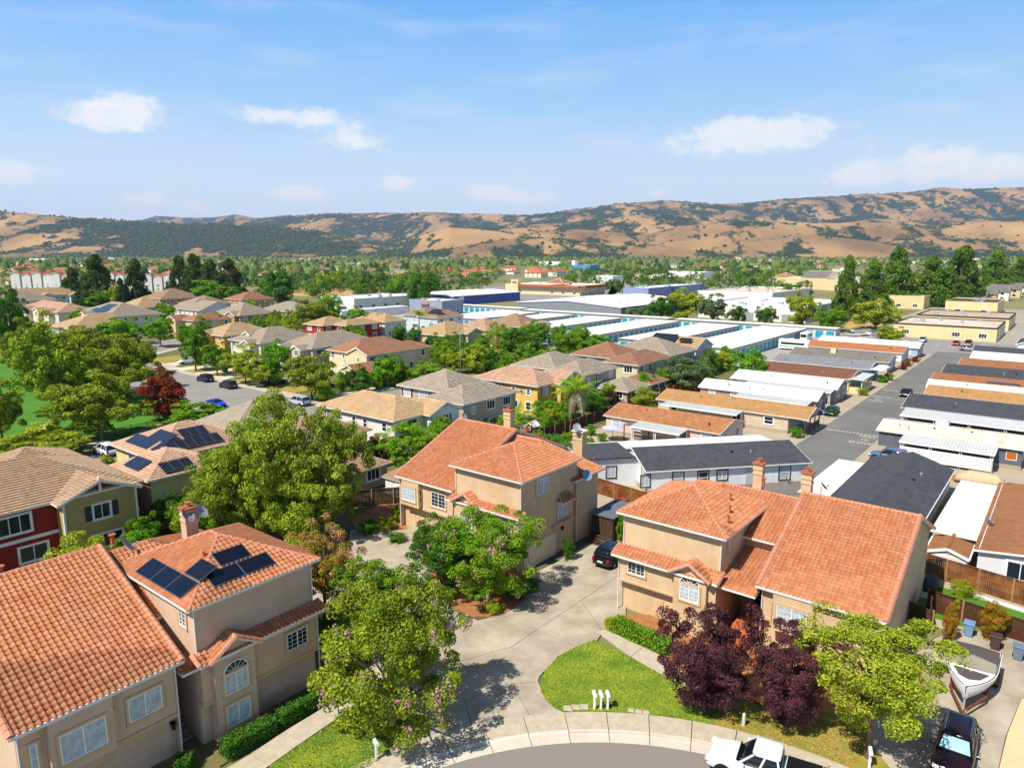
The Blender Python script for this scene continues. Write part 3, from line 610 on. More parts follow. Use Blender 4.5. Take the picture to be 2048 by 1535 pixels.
def house_R():
    R = TH - math.pi / 2; loc = G(46.05, 7.1)
    H = hero('terracotta tiled stucco house behind the purple-leaved trees', loc, R, -1, 8.1, 5.0, 9.7, 10.3, 19.0, -.25, 7.85, -.9, 4.65, 6.5, 4.4)
    H.wallbox(4.3, 6.9, .0, .5, 2.2, 4.95); H.win('y0', 0, 5.6, 2.65, 2.0, 1.5, 'grid', BLIND, TRIM); H.win('x1', 6.9, .24, 2.65, .35, 1.45, 'double', BLIND, TRIM); H.win('x0', 4.3, .24, 2.65, .35, 1.45, 'double', BLIND, TRIM); H.win('y0', .45, 1.6, 2.7, 1.3, 1.4, 'grid', GLASS, TRIM)
    H.win('x0', 10.75, 1.6, 6.2, .6, 1.0, 'grid', GLASS, TRIM); H.chimney(12.1, 11.0, 8.0, 10.35, .75, .62); H.chimney(8.2, 10.9, 8.0, 10.35, .75, .62); H.vent(11.3, 9.9, 9.2, .3, TERRA, .12)
    mb = MB(); mb.box(-.12, .12, -.25, 0, 0, .1); mb.tube([(0, -.2, -.3), (0, -.2, .1)], [.09, .13], 6); obj('wall_lamp', mb.mesh('wall_lamp', BLACK), H.e, H.place('x0', .35, 2.2, 1.9))
    mb = MB(); mb.box(-.5, .5, -.05, 0, 0, 2.1); d = obj('front_door', mb.mesh('front_door', M('door_dark', '#2c1d15', .5, .1)), H.e, H.place('y0', 4.88, 9.2, 1.2))
    mb = MB(); mb.box(-.25, .25, -.06, 0, 0, .7); obj('meter_panel', mb.mesh('meter_panel', TRIM), H.e, H.place('y0', .1, 15.2, .9))
    for k, (x, y) in enumerate(((12.2, 5.2), (11.5, 3.4), (11.0, 1.9))): H.vent(x, y, 8.2 + (x - 10.3) * .4, .3, TERRA, .07)
    H.finish(300)
    w = lambda x, y, z: loc + Matrix.Rotation(R, 3, 'Z') @ Vector((-x, y, z))
    dish('dark satellite dish on the ridge left of the left chimney', w(9.6, 10.0, 9.0), R + 2.3, .34, .9, None, .6); dish('dark satellite dish on the ridge right of the right chimney', w(7.0, 10.4, 8.7), R + 2.3, .36, .9, None, .9)
    # terracotta entrance steps: each tread a piece of the flight
    t = thing('entrance_steps', 'terracotta entrance steps climbing between the two purple-leaved trees', 'steps', w(9.9, .3, 0), R); TER = M('terracotta_tread', '#b8633c', .8, .12, 3)
    for i in range(8): mb = MB(); mb.box(0, 1.5, -2.4 + i * .42, -1.98 + i * .42 + .02, 0, .15 * (i + 1)); mb.build('tread', TER, t)
    mb = MB(); mb.box(0, 1.5, .98, 4.9, 0, 1.2); mb.build('landing', TER, t)
house_R()
# ---------------------------------------------------------------- ground, roads, lawns
ASPH = M('asphalt', '#8b8784', .95, .10, .25, .3, 60, det=8); ASPH2 = M('new_asphalt', '#7a7977', .95, 0, .10, .2, 60, det=10, col2='#65645f'); ASPH3 = M('cul_de_sac_asphalt', '#837d78', .95, .16, 30, .4, 45, det=6)
CONC = M('driveway_concrete', '#b8ae9c', .9, 0, .42, .15, 40, det=12, col2='#8f8472'); CONC2 = M('sidewalk_concrete', '#b3a994', .9, .14, 2.2, .3, 40, det=9); CONC3 = M('gutter_concrete', '#c4bbad', .9, .12, .8, det=8); CONC4 = M('buff_concrete', '#cdb88f', .9, .08, .5, det=8)
JOINT = M('dark_joint', '#5d564c', .95, .1); BARK = M('bark_mulch', '#8a5a38', .95, .35, 3, .6, 30, col2='#b07a4a', det=8)
LAWN = M('lawn_turf', '#46701a', .95, 0, .45, .5, 60, col2='#929a2c', det=9); LAWN2 = M('dry_lawn', '#7d8228', .95, 0, .7, .5, 50, col2='#a88a45', det=9); PARK = M('park_turf', '#467a1e', .95, .14, .2, .3, 40, det=8)
YARD = M('garden_soil', '#4a5e28', .95, 0, .35, .3, 20, col2='#7d6d4c', det=8); PAD = M('pale_pad', '#a69a86', .95, .12, .3, det=8); PAINT = M('road_paint', '#bdbbb3', .8, .2, 6)
gm_ = MB(); gm_.add([(-11000, -300, 0), (11000, -300, 0), (11000, 14500, 0), (-11000, 14500, 0)], [(0, 1, 2, 3)])
struct('ground', gm_, M('valley_floor', '#5f6a3c', .95, 0, .012, col2='#8a8258', det=10))
def sheet(name, pts, z, mat, parent=None, edge=0.0, z0=0.0):
    mb = MB(); P = [(p.x, p.y) if isinstance(p, Vector) else p for p in pts]
    bm = bmesh.new(); f = bm.faces.new([bm.verts.new((p[0], p[1], z)) for p in P]); f.normal_update()
    if f.normal.z < 0: f.normal_flip()
    if z - z0 > .02:
        n = len(P); lo = [bm.verts.new((p[0], p[1], z0)) for p in P]; up = list(f.verts)
        P2 = [(v.co.x, v.co.y) for v in up]; lo = [bm.verts.new((p[0], p[1], z0)) for p in P2]
        for i in range(n): bm.faces.new((up[i], lo[i], lo[(i + 1) % n], up[(i + 1) % n]))
    bmesh.ops.triangulate(bm, faces=[x for x in bm.faces if len(x.verts) > 4])
    me = bpy.data.meshes.new(name); bm.to_mesh(me); bm.free(); me.materials.append(mat); o = obj(name, me, parent)
    if parent is None: o['kind'] = 'structure'
    return o
def px(*pts, z=0.0): return [S(a, b, z) for a, b in pts]
def gr(*pts): return [G(a, c) for a, c in pts]
def rect(a0, a1, c0, c1): return gr((a0, c0), (a1, c0), (a1, c1), (a0, c1))
sheet('garden_ground', rect(-60, 172, 58, 92), .004, YARD); sheet('garden_ground', rect(82, 175, 108, 262), .004, YARD); sheet('garden_ground', rect(-20, 64, 28, 58), .006, YARD)
sheet('mobile_park_ground', rect(58, 224, -60, 57.5), .005, PAD); sheet('storage_yard', rect(166, 262, 60, 246), .006, M('yard_asphalt', '#9b9895', .95, .08, .2, det=6))
sheet('road', rect(60, 232, 21.3, 29.9), .012, ASPH2); sheet('road', rect(224, 263, -40, 62), .010, ASPH); sheet('street', rect(-40, 215, 92, 107), .012, ASPH)
sheet('yard_ground', rect(263, 430, -45, 60), .008, M('workshop_yard', '#a59a86', .95, 0, .06, det=9, col2='#8f8f88')); sheet('car_park', px((940, 602), (1210, 604), (1250, 572), (950, 572)), .009, ASPH); sheet('car_park', px((1215, 590), (1560, 590), (1540, 556), (1230, 556)), .009, MATS['workshop_yard']); sheet('park_lawn', rect(-120, 62, 110, 300), .006, PARK)
# the curving street past the park, with kerbs and pavements
ctr = [(70.5, 92), (71, 130), (72, 165), (74.5, 188), (82, 203), (95, 212), (112, 217), (140, 220)]
def ribbon(name, cl, w0, w1, z, mat, z0=0.0):
    n = len(cl); Lp = []; Rp = []
    for i in range(n):
        a = Vector(cl[max(0, i - 1)]); b = Vector(cl[min(n - 1, i + 1)]); d = (b - a).normalized(); nn = Vector((-d.y, d.x)); p = Vector(cl[i])
        Lp.append(p + nn * w0); Rp.append(p + nn * w1)
    return sheet(name, [G(p.x, p.y) for p in Lp] + [G(p.x, p.y) for p in reversed(Rp)], z, mat, None, 0, z0)
ribbon('street', ctr, -8, 7.2, .014, ASPH); ribbon('kerb', ctr, -8.15, -8, .14, CONC3); ribbon('pavement', ctr, -10.6, -8.15, .13, CONC2); ribbon('kerb', ctr, 7.2, 7.35, .14, CONC3); ribbon('pavement', ctr, 7.35, 9.2, .13, CONC2)
for a0, a1, c0, c1 in ((81, 101, 108.5, 113.5), (81, 100, 131, 137), (81, 100, 146, 151), (81, 100, 155, 158.5), (81, 98, 164, 169), (84, 99, 173, 179)): sheet('driveway', rect(a0, a1, c0, c1), .135, M('pale_drive', '#cbbfa8', .9, .1, .4))
for a0, a1, c0, c1 in ((81.3, 88, 137.2, 143), (81.3, 90, 151, 154.8), (81.3, 90, 159, 164), (81.3, 92, 120, 130.6), (81.5, 96, 180, 190)): sheet('front_lawn', rect(a0, a1, c0, c1), .137, LAWN2)
sheet('park_path', px((0, 880), (40, 867), (112, 838), (118, 845), (60, 872), (20, 890), (0, 900)), .02, CONC4); sheet('park_path', px((148, 882), (240, 880), (300, 852), (330, 845), (330, 855), (250, 890), (150, 897)), .02, CONC2)
sheet('park_path', px((0, 700), (60, 706), (60, 712), (0, 708)), .02, CONC4)
# cul-de-sac: asphalt, gutter pan, kerb, pavement in slabs
CC = Vector((4.714, 17.092)); 
def ringpt(r, t, z=0): return (CC.x + r * math.cos(t), CC.y + r * math.sin(t), z)
sheet('cul_de_sac', [ringpt(19.1, 2 * math.pi * i / 72)[:2] for i in range(72)], .02, ASPH3)
def ringseg(mb, r0, r1, t0, t1, z0, z1, zb=0.0, n=3):
    for i in range(n):
        a = t0 + (t1 - t0) * i / n; b = t0 + (t1 - t0) * (i + 1) / n
        p = [ringpt(r0, a, z0), ringpt(r1, a, z1), ringpt(r1, b, z1), ringpt(r0, b, z0)]; q = [(x[0], x[1], zb) for x in p]
        mb.add(p + q, [(0, 1, 2, 3), (0, 4, 5, 1), (2, 6, 7, 3), (0, 3, 7, 4), (1, 5, 6, 2)])
TA = lambda p: math.atan2(p.y - CC.y, p.x - CC.x)
tL, tR = TA(S(775, 1520)), TA(S(1125, 1440)); step = 1.22 / 20.8 * 2
bed = MB(); ringseg(bed, 19.05, 21.72, -0.5, math.pi + .5, .016, .016, 0, 80); pav = struct('pavement', bed, JOINT)
t = -.5 + .03; gap = .0011
while t < math.pi + .5:
    tm = t + step / 2; dr = tR - .02 < tm < tL
    for nm, r0, r1, za, zb_, mt in (('slab', 20.10, 21.70, .135, .135, CONC2), ('kerb_stone', 19.92, 20.098, .03 if dr else .13, .133, CONC3), ('gutter_slab', 19.1, 19.918, .022, .024, CONC3)):
        mb = MB(); ringseg(mb, r0, r1, t + gap, t + step - gap, za, zb_); mb.build(nm, mt, pav)
    t += step
# shared driveway between the three houses, poured in panels with open joints
dz = .12; dv_ = sheet('driveway', px((735, 1525), (830, 1455), (1000, 1430), (1135, 1426), (1085, 1375), (1085, 1330), (1205, 1262), (1252, 1228), (1262, 1080), (1180, 1060), (1045, 1150), (860, 1030), (690, 1060), (600, 1130), (600, 1260), (660, 1300), (650, 1400)), dz - .03, JOINT)
panels = [[(912, 1221), (955, 1240), (1002, 1228), (1072, 1259), (1022, 1294), (985, 1302)], [(1072, 1259), (1112, 1275), (1180, 1303), (1098, 1332), (1022, 1294)], [(985, 1302), (1022, 1294), (1098, 1332), (1078, 1352), (1076, 1362), (1025, 1367)],
          [(1002, 1228), (1045, 1205), (1056, 1152), (1123, 1117), (1190, 1079), (1262, 1078), (1251, 1141), (1072, 1259)], [(1072, 1259), (1162, 1200), (1206, 1262), (1180, 1303), (1112, 1275)], [(1162, 1200), (1251, 1141), (1252, 1228), (1206, 1262)],
          [(843, 1148), (912, 1221), (985, 1302), (900, 1330), (800, 1240), (740, 1180)], [(1025, 1367), (985, 1302), (900, 1330), (930, 1400)], [(1025, 1367), (1076, 1362), (1090, 1392), (1133, 1426), (1060, 1431)], [(930, 1400), (1025, 1367), (1060, 1431), (945, 1456)], [(930, 1400), (945, 1456), (840, 1480), (800, 1440), (850, 1380)],
          [(843, 1148), (740, 1180), (690, 1130), (700, 1060), (790, 1090)], [(843, 1148), (790, 1090), (700, 1060), (860, 1032), (930, 1080), (880, 1120)], [(740, 1180), (800, 1240), (700, 1290), (612, 1240), (612, 1150), (690, 1130)], [(800, 1240), (900, 1330), (930, 1400), (850, 1380), (700, 1340), (650, 1300), (700, 1290)]]
def shrink(P, d=.022):
    c = sum(P, Vector()) / len(P); return [p + (c - p).normalized() * d for p in P]
for P_ in panels: sheet('slab', shrink(px(*P_, z=dz)), dz, CONC, dv_, 0, dz - .02)
for P_ in ([(440, 1542), (500, 1507), (538, 1530), (500, 1556)], [(500, 1507), (566, 1463), (606, 1482), (538, 1530)], [(566, 1463), (640, 1418), (672, 1437), (606, 1482)], [(640, 1418), (760, 1330), (790, 1350), (672, 1437)]): sheet('walkway', shrink(px(*P_, z=.12)), .125, CONC2, None, 0, .02)
for P_ in ([(1193, 1262), (1232, 1252), (1290, 1290), (1262, 1312)], [(1262, 1312), (1290, 1290), (1345, 1326), (1322, 1350)], [(1322, 1350), (1345, 1326), (1430, 1380), (1410, 1405)]): sheet('walkway', shrink(px(*P_, z=.12)), .128, CONC2, None, 0, .02)
arc = lambda t0, t1, n, r=21.72: [Vector((CC.x + r * math.cos(t0 + (t1 - t0) * i / n), CC.y + r * math.sin(t0 + (t1 - t0) * i / n), 0)) for i in range(n + 1)]
lawnR = px((1188, 1279), (1150, 1293), (1115, 1312), (1092, 1338), (1080, 1360), (1082, 1380), (1092, 1398), (1110, 1415), z=.15) + arc(TA(S(1128, 1428)), TA(S(1430, 1462)), 14) + px((1440, 1400), (1400, 1385), (1330, 1352), (1262, 1313), z=.15)
sheet('lawn', lawnR, .155, LAWN); sheet('lawn', px((538, 1532), (606, 1484), (672, 1439), (720, 1400), (800, 1395), (858, 1440), z=.15) + arc(TA(S(850, 1455)), TA(S(690, 1560)), 8) + px((560, 1570), z=.15), .155, LAWN)
sheet('lawn', arc(TA(S(1430, 1462)), TA(S(1690, 1560)), 8) + px((1800, 1560), (1745, 1490), (1735, 1440), (1640, 1420), (1440, 1400), z=.15), .154, LAWN2)
sheet('planting_bed', px((857, 1152), (880, 1190), (905, 1215), (950, 1232), (985, 1232), (1010, 1225), (1045, 1205), (1056, 1185), (1050, 1150), (960, 1120), (880, 1120), z=.15), .16, BARK); sheet('planting_bed', px((1252, 1228), (1222, 1240), (1212, 1250), (1345, 1330), (1440, 1390), (1640, 1420), (1740, 1440), (1860, 1330), (1700, 1270), (1400, 1230), z=.12), .121, BARK)
sheet('planting_bed', px((700, 1040), (760, 1010), (810, 1010), (815, 1060), (760, 1060), (715, 1065)), .125, BARK); sheet('planting_bed', px((425, 1500), (640, 1380), (660, 1300), (670, 1310), (660, 1400), (440, 1535)), .125, YARD)
# right-hand drive with boat
d2 = sheet('driveway', px((1735, 1580), (1745, 1490), (1738, 1440), (1800, 1330), (1870, 1275), (1930, 1255), (2080, 1290), (2080, 1580)), .09, JOINT)
for P_ in ([(1870, 1275), (1925, 1252), (2080, 1290), (2080, 1402), (2043, 1396), (1808, 1325)], [(1808, 1325), (2043, 1396), (2012, 1470), (1770, 1392)], [(1770, 1392), (2012, 1470), (1985, 1590), (1730, 1590), (1745, 1490), (1738, 1440)]): sheet('slab', shrink(px(*P_, z=dz)), dz, CONC, d2, 0, dz - .02)
for P_ in ([(2043, 1396), (2100, 1402), (2100, 1490), (2014, 1468)], [(2014, 1468), (2100, 1490), (2100, 1590), (1985, 1590)]): sheet('slab', shrink(px(*P_, z=dz)), dz, CONC4, d2, 0, dz - .02)
sheet('lawn', gr((59.6, 8.5), (59.0, -3), (63.8, -3), (65.2, 4.5), (66, 8.5)), .10, PARK); sheet('yard_path', gr((62.6, 8.5), (62.2, 5.2), (63.4, 5.2), (63.8, 8.5)), .12, CONC2); sheet('yard_kerb', gr((66.0, 4.6), (65.7, 4.6), (64.3, -3), (64.6, -3)), .13, WHITE)
# grass blades standing on the near lawns
def blades(name, polys, n, seed, mats):
    rng = random.Random(seed); mb = MB()
    for P_ in polys:
        xs = [p.x for p in P_]; ys = [p.y for p in P_]; k = 0
        while k < n:
            x = rng.uniform(min(xs), max(xs)); y = rng.uniform(min(ys), max(ys)); ins = False; j = len(P_) - 1
            for i in range(len(P_)):
                if (P_[i].y > y) != (P_[j].y > y) and x < (P_[j].x - P_[i].x) * (y - P_[i].y) / (P_[j].y - P_[i].y) + P_[i].x: ins = not ins
                j = i
            k += 1
            if not ins: continue
            a = rng.uniform(0, 6.28); h = rng.uniform(.03, .08); w = rng.uniform(.03, .06)
            mb.add([(x - w * math.cos(a), y - w * math.sin(a), .15), (x + w * math.cos(a), y + w * math.sin(a), .15), (x + rng.gauss(0, .05), y + rng.gauss(0, .05), .15 + h)], [(0, 1, 2)], rng.randint(0, len(mats) - 1))
    o = mb.build(name, mats); return tag(o, 'short mown grass blades of the front lawns', 'grass', None, 'stuff')
GB = [M('blade_green', '#46761c', .9, .3, .5), M('blade_mid', '#6b8c24', .9, .3, .5), M('blade_yellow', '#a0a238', .9, .2, .5)]
lawnL = px((538, 1532), (606, 1484), (672, 1439), (720, 1400), (800, 1395), (858, 1440), (835, 1470), (740, 1530), (690, 1560), (560, 1570), z=.15)
blades('grass', [lawnR, lawnL], 14000, 3, GB)
dryL = arc(TA(S(1430, 1462)), TA(S(1690, 1560)), 8) + px((1745, 1490), (1735, 1440), (1640, 1420), (1440, 1400), z=.15)
od = blades('dry_grass', [dryL], 9000, 5, [M('blade_straw', '#a8984e', .9, .2), M('blade_dull', '#75842c', .9, .2), M('blade_brown', '#8a6f40', .9, .2)]); od['label'] = 'thin dry grass under the trees by the pickup'
# road paint
def paint(polys, parent=None, name='road_marking'):
    mb = MB()
    for P_ in polys: mb.add([(p.x, p.y, .018) for p in P_], [tuple(range(len(P_)))])
    o = mb.build(name, PAINT, parent); o['kind'] = 'structure'; return o
def dash_line(a, c0, c1, n): 
    w = (c1 - c0) / (2 * n); paint([gr((a - .35, c0 + 2 * i * w), (a + .15, c0 + 2 * i * w - .25), (a + .35, c0 + 2 * i * w + w - .25), (a - .15, c0 + 2 * i * w + w)) for i in range(n)])
dash_line(116.9, 21.8, 29.5, 14); dash_line(158.8, 22, 29.5, 14)
def road_text(txt, a, c, size):
    cu = bpy.data.curves.new('lettering', 'FONT'); cu.body = txt; cu.size = size; cu.align_x = 'CENTER'; me = bpy.data.objects.new('t', cu)
    COL.objects.link(me); dg = bpy.context.evaluated_depsgraph_get(); m = bpy.data.meshes.new_from_object(me.evaluated_get(dg)); bpy.data.objects.remove(me)
    m.materials.clear(); m.materials.append(PAINT); o = obj('road_lettering', m); p = G(a, c, .019); o.location = p; o.rotation_euler = (0, 0, TH + math.pi / 2); o.scale = (1, 1.5, 1); o['kind'] = 'structure'
    return o
for t_, a, in (('SLOW', 110.6), ('10', 112.9), ('MPH', 115.0)): o = road_text(t_, a, 22.9, 1.15); o.rotation_euler = (0, 0, TH - math.pi / 2)
for t_, a, in (('SLOW', 151.2), ('10', 148.8), ('MPH', 146.4)): road_text(t_, a, 28.0, 1.15)
paint([gr((243 + i * 0, 45 - i * 3.2), (250, 45 - i * 3.2), (250, 44.85 - i * 3.2), (243, 44.85 - i * 3.2)) for i in range(10)])
# ---------------------------------------------------------------- the tan-roofed houses behind
def lap(name, col): return M(name, col, .9, .05, 1.0)
def neighbour(label, a, c, vols, wall, roof, trim=None, cat='house', name='two_storey_house', course=.36, shut=None, walls=None, pitch=.42, group=None, win=True, extra=None, glass=None, rz=0, loc=None):
    H = House(name, label, cat, loc if loc is not None else G(a, c), TH + rz, group, wall, roof, None, trim or GUTTER, trim or WHITE, 1, course)
    for k, (x0, x1, y0, y1, ze, ax, ends) in enumerate(vols):
        wm = (walls or {}).get(k, wall)
        H.vol(x0, x1, y0, y1, ze, ax, ends, wallmat=wm, pitch=pitch)
        if not win: continue
        rnd = random.Random(int(a * 7 + c * 13 + k))
        def free(face, p, q):                       # is this wall point inside another volume?
            for j, (X0, X1, Y0, Y1, Z, _, _) in enumerate(vols):
                if j == k: continue
                if face == 'x0' and X0 - .1 < x0 - .2 < X1 and Y0 - .8 < p < Y1 + .8 and q < Z + .5: return False
                if face == 'y0' and Y0 - .1 < y0 - .2 < Y1 and X0 - .8 < p < X1 + .8 and q < Z + .5: return False
            return True
        for face, l0, l1, pos in (('x0', y0, y1, x0), ('y0', x0, x1, y0)):
            n = max(1, int((l1 - l0) / 3.4))
            for i in range(n):
                p = l0 + (l1 - l0) * (i + .5) / n + rnd.uniform(-.3, .3)
                for z in ((3.55, .95) if ze > 4.5 else (1.0,)):
                    if not free(face, p, z): continue
                    w, h, st = rnd.choice(((1.5, 1.35, 'grid'), (1.1, 1.35, 'double'), (1.9, 1.35, 'three'), (.7, 1.0, 'double')))
                    H.win(face, pos, p, z, w, h, st, glass or (GLASS if rnd.random() < .6 else BLIND))
                    if shut and st == 'grid': H.shutter(face, pos, p, z, w, h, shut)
        for q in range(2 if ze > 4 else 1):
            fx, fy = rnd.uniform(.3, .7), rnd.uniform(.12, .25); X, Y = x0 + (x1 - x0) * fx, y0 + (y1 - y0) * fy; H.vent(X, Y, ze + pitch * min(Y - y0, X - x0) + .1, .3)
    if extra: extra(H)
    return H.finish(0)
SH_D = M('charcoal_shutter', '#3d3c42', .7, .05); SH_R = M('maroon_shutter', '#5a3230', .7, .05); SH_O = M('terracotta_shutter', '#b06a45', .7, .05)
RED_W = lap('red_shingle_wall', '#8e2b22'); TANW = lap('tan_lap_siding', '#b39a66')
def exH1(H):
    H.bx('belt_board', WHITE, -.05, 19.05, .2, .3, 2.75, 3.05); H.bx('belt_board', WHITE, 11.9, 18.3, -1.5, -1.4, 6.0, 6.16)
    H.win('y0', .3, 8.3, 3.6, 3.3, 1.6, 'four'); H.win('y0', .3, 9.9, .8, 2.2, 1.4, 'slide'); H.win('y0', .3, 3.8, 3.6, 2.2, 1.5, 'slide'); H.win('y0', -1.4, 15.1, 3.55, 1.45, 1.4, 'slide'); H.shutter('y0', -1.4, 15.1, 3.55, 1.45, 1.4, SH_D, .62); H.win('y0', -1.4, 15.4, .75, 2.6, 1.3, 'three')
    for x, y in ((12.02, -1.4), (18.18, -1.4)): H.bx('corner_board', WHITE, x - .09, x + .09, y - .07, y + .1, 0, 5.9)
    H.P('gable_panel', RED_W).add([(12.9, -1.43, 6.35), (17.3, -1.43, 6.35), (15.1, -1.43, 7.3)], [(0, 1, 2)]); H.P('bracket', WHITE).box(15.0, 15.2, -1.6, -1.4, 6.1, 7.5)
neighbour('red and tan craftsman house with brown tiled gable and charcoal shutters', 10, 69.5, [(0, 19, .3, 13, 5.9, 'x', 'hh'), (12, 18.2, -1.4, 7, 5.9, 'y', 'gh'), (9.5, 19.3, 9.6, 19.4, 5.6, 'x', 'hh')], TANW, BROWN_T, win=False, walls={0: RED_W}, extra=exH1)
def exH2(H):
    p = .42; H.win('x0', 4, 13.5, 3.4, 1.2, 1.5, 'double'); H.win('x0', 0, 4.5, 3.4, 1.1, 1.5, 'double'); H.win('x0', 4, 9.4, 3.4, .9, 1.2, 'double')
    # rows on the sunny slope of the rear block, singles on the front wing
    for (x, y, nu, nv) in ((.9, 15.6, 5, 1), (2.4, 13.0, 4, 1), (1.0, 9.6, 1, 1)): H.solar((4 - .5 + x, y, 5.6 - .5 * p + p * x + .05), (0, -1, 0), (1, 0, p), nu, nv)
    H.solar((.2, 6.3, 5.6 - .5 * p + p * .7 + .05), (0, -1, 0), (1, 0, p), 3, 1); H.solar((5.6, 7.2, 5.6 + p * .6), (1, 0, 0), (0, 1, p), 6, 1); H.solar((8.0, 9.0, 5.6 + p * 2.4), (1, 0, 0), (0, 1, p), 3, 1); H.solar((1.6, .3, 5.5 + p * .5), (1, 0, 0), (0, 1, p), 3, 1)
neighbour('pale yellow house with blue solar panels on both roof wings', 30.3, 69.6, [(.2, 7.5, .5, 8.2, 5.6, 'y', 'hh'), (4, 15.5, 7.2, 17.4, 5.6, 'x', 'hh')], lap('pale_yellow_wall', '#d9c98c'), PINK_T, win=False, extra=exH2)
neighbour('orange walled house with white shutters behind the tall leafy trees', 44.5, 69.5, [(.4, 12.6, 10.5, 19.8, 5.6, 'y', 'hh')], lap('orange_wall', '#d49a5c'), GREY_T, shut=WHITE)
neighbour('brick red walled house with striped brown hip roof and low garage', 45.5, 63, [(2, 12, 6.5, 15.5, 5.5, 'x', 'hh'), (1.5, 9.8, .3, 6.2, 2.8, 'x', 'hh')], lap('brick_red_wall', '#a3674c'), BROWN_T, walls={1: lap('grey_lap_wall', '#a59c8d')})
def exH5(H): H.solar if 0 else None; H.win('x0', .5, 14.6, 3.4, 1.1, 1.5, 'grid'); H.shutter('x0', .5, 14.6, 3.4, 1.1, 1.5, SH_O, .5); H.win('x0', .5, 9, 3.5, .8, 1.2, 'double'); H.win('x0', .5, 6.6, 3.5, .8, 1.2, 'double'); H.win('x0', .5, 2.6, 3.5, .9, 1.2, 'double'); H.win('y0', .6, 3.2, 3.2, 3.0, 1.7, 'three'); H.win('y0', -.9, 8.9, 3.5, 1.2, 1.4, 'slide'); H.shutter('y0', -.9, 8.9, 3.5, 1.2, 1.4, SH_R, .45); H.bx('gable_vent', METAL, 8.6, 9.1, -.97, -.9, 6.0, 6.7)
neighbour('white lap-sided house with striped tan roof and terracotta shutters', 62.5, 69.8, [(.5, 9.5, .6, 16.6, 5.5, 'y', 'hh'), (6.0, 11.7, -.9, 6.5, 5.5, 'y', 'gh')], lap('white_lap_wall', '#dedbd2'), TAN_T, win=False, extra=exH5)
neighbour('taupe house with brown-striped hip roof and maroon shutters', 76, 69.7, [(.6, 13.2, .5, 8.2, 5.5, 'x', 'hh'), (5.6, 16, 8.2, 19.6, 5.5, 'x', 'hh')], lap('taupe_wall', '#b8a68e'), GREY_T, shut=SH_R)
neighbour('golden yellow house with rosy striped roof behind the windblown palm', 94.6, 69, [(.6, 9, 1.2, 15.2, 5.5, 'y', 'hh'), (5.2, 12.4, -.4, 6.5, 5.5, 'y', 'gh')], lap('golden_wall', '#dcb765'), PINK_T, shut=SH_O)
neighbour('mauve-grey house with charcoal shutters and low garage wing', 108.3, 69.6, [(.5, 12.9, .5, 8.4, 5.5, 'x', 'hh'), (3, 15.5, 8.4, 18.5, 5.5, 'x', 'hh'), (5, 13, -6.5, .4, 2.7, 'x', 'hh')], lap('mauve_wall', '#b3a292'), GREY_T, shut=SH_D)
neighbour('sage green house with chestnut roof and single-storey porch wing', 121.5, 62.6, [(4.8, 19.2, 5.6, 13.2, 5.5, 'x', 'hh'), (9.8, 21, 13.2, 25, 5.5, 'x', 'hh'), (.5, 7.5, .5, 7, 2.7, 'x', 'hh')], lap('sage_wall', '#c8c49a'), DARK_T)
neighbour('grey-walled house with pale grey tiles beside the olive tree', 141.5, 68.6, [(.5, 13.5, .3, 15.5, 5.5, 'y', 'hh')], lap('greige_wall', '#aea590'), GREY_T)
def exH10(H): p = .42; H.solar((1.2, 13, 5.6 + .9), (0, -1, 0), (1, 0, p), 6, 2, 1.05, 1.7); H.solar((1.5, 5.6, 6.6), (0, -1, 0), (1, 0, p), 3, 1)
neighbour('pale blue gabled house with black solar panels in front of the storage roofs', 156.3, 68.8, [(.5, 9.6, .5, 17.5, 5.5, 'y', 'gh')], lap('pale_blue_wall', '#b9bfc6'), TAN_T, shut=SH_D, extra=exH10)
# ---- far side of the street
def exH11(H):
    H.bx('porch_post', WHITE, -6.3, -6.0, .5, .8, 0, 2.6); H.bx('porch_post', WHITE, -6.3, -6.0, 6.2, 6.5, 0, 2.6); H.roofvol(-6.2, .2, .3, 6.8, 2.9, 'x', 'gg', .4, .3); H.bx('brick_wing', lap('brick_panel', '#b0664e'), -4.5, -1.0, 4.5, 6.5, 0, 2.7)
neighbour('cream house with russet roof and gabled porch at the street corner', 100.6, 115.8, [(.6, 20, 5.6, 12, 5.5, 'x', 'gh'), (1.6, 19, 10, 20.2, 5.5, 'x', 'hh')], lap('cream_wall', '#d8c7a0'), RED_T, extra=exH11)
neighbour('house with pale grey hip roof and white front gables by the street trees', 100, 140, [(1, 20.5, .6, 13, 5.5, 'x', 'hh'), (-1.5, 5, 2.0, 5.4, 5.2, 'x', 'gh'), (-1.5, 5, 8.4, 12, 5.2, 'x', 'gh')], lap('stone_grey_wall', '#b5aa9a'), GREY_T)
neighbour('house with mid grey hip roof and white dormer over the driveway', 98, 158.6, [(1, 18, .6, 14.5, 5.4, 'x', 'hh'), (-1, 5, 2.2, 6, 5.2, 'x', 'gh'), (3, 8, 8.6, 11.4, 6.8, 'x', 'gh')], lap('off_white_wall', '#cfc8ba'), GREY_T)
neighbour('amber walled house with tan gables under the thin lamp post', 101.5, 181.5, [(.8, 16, .6, 13, 5.3, 'x', 'hh'), (-1.5, 5, 6, 12, 5.0, 'x', 'gh')], lap('amber_wall', '#dfa251'), TAN_T)
neighbour('peach house with russet roof and arched porch where the street bends', 117.4, 227.5, [(.6, 14, .6, 9, 5.6, 'x', 'hh'), (-2, 6, 8, 14, 5.6, 'x', 'gh')], lap('peach_wall', '#dcb78a'), RED_T)
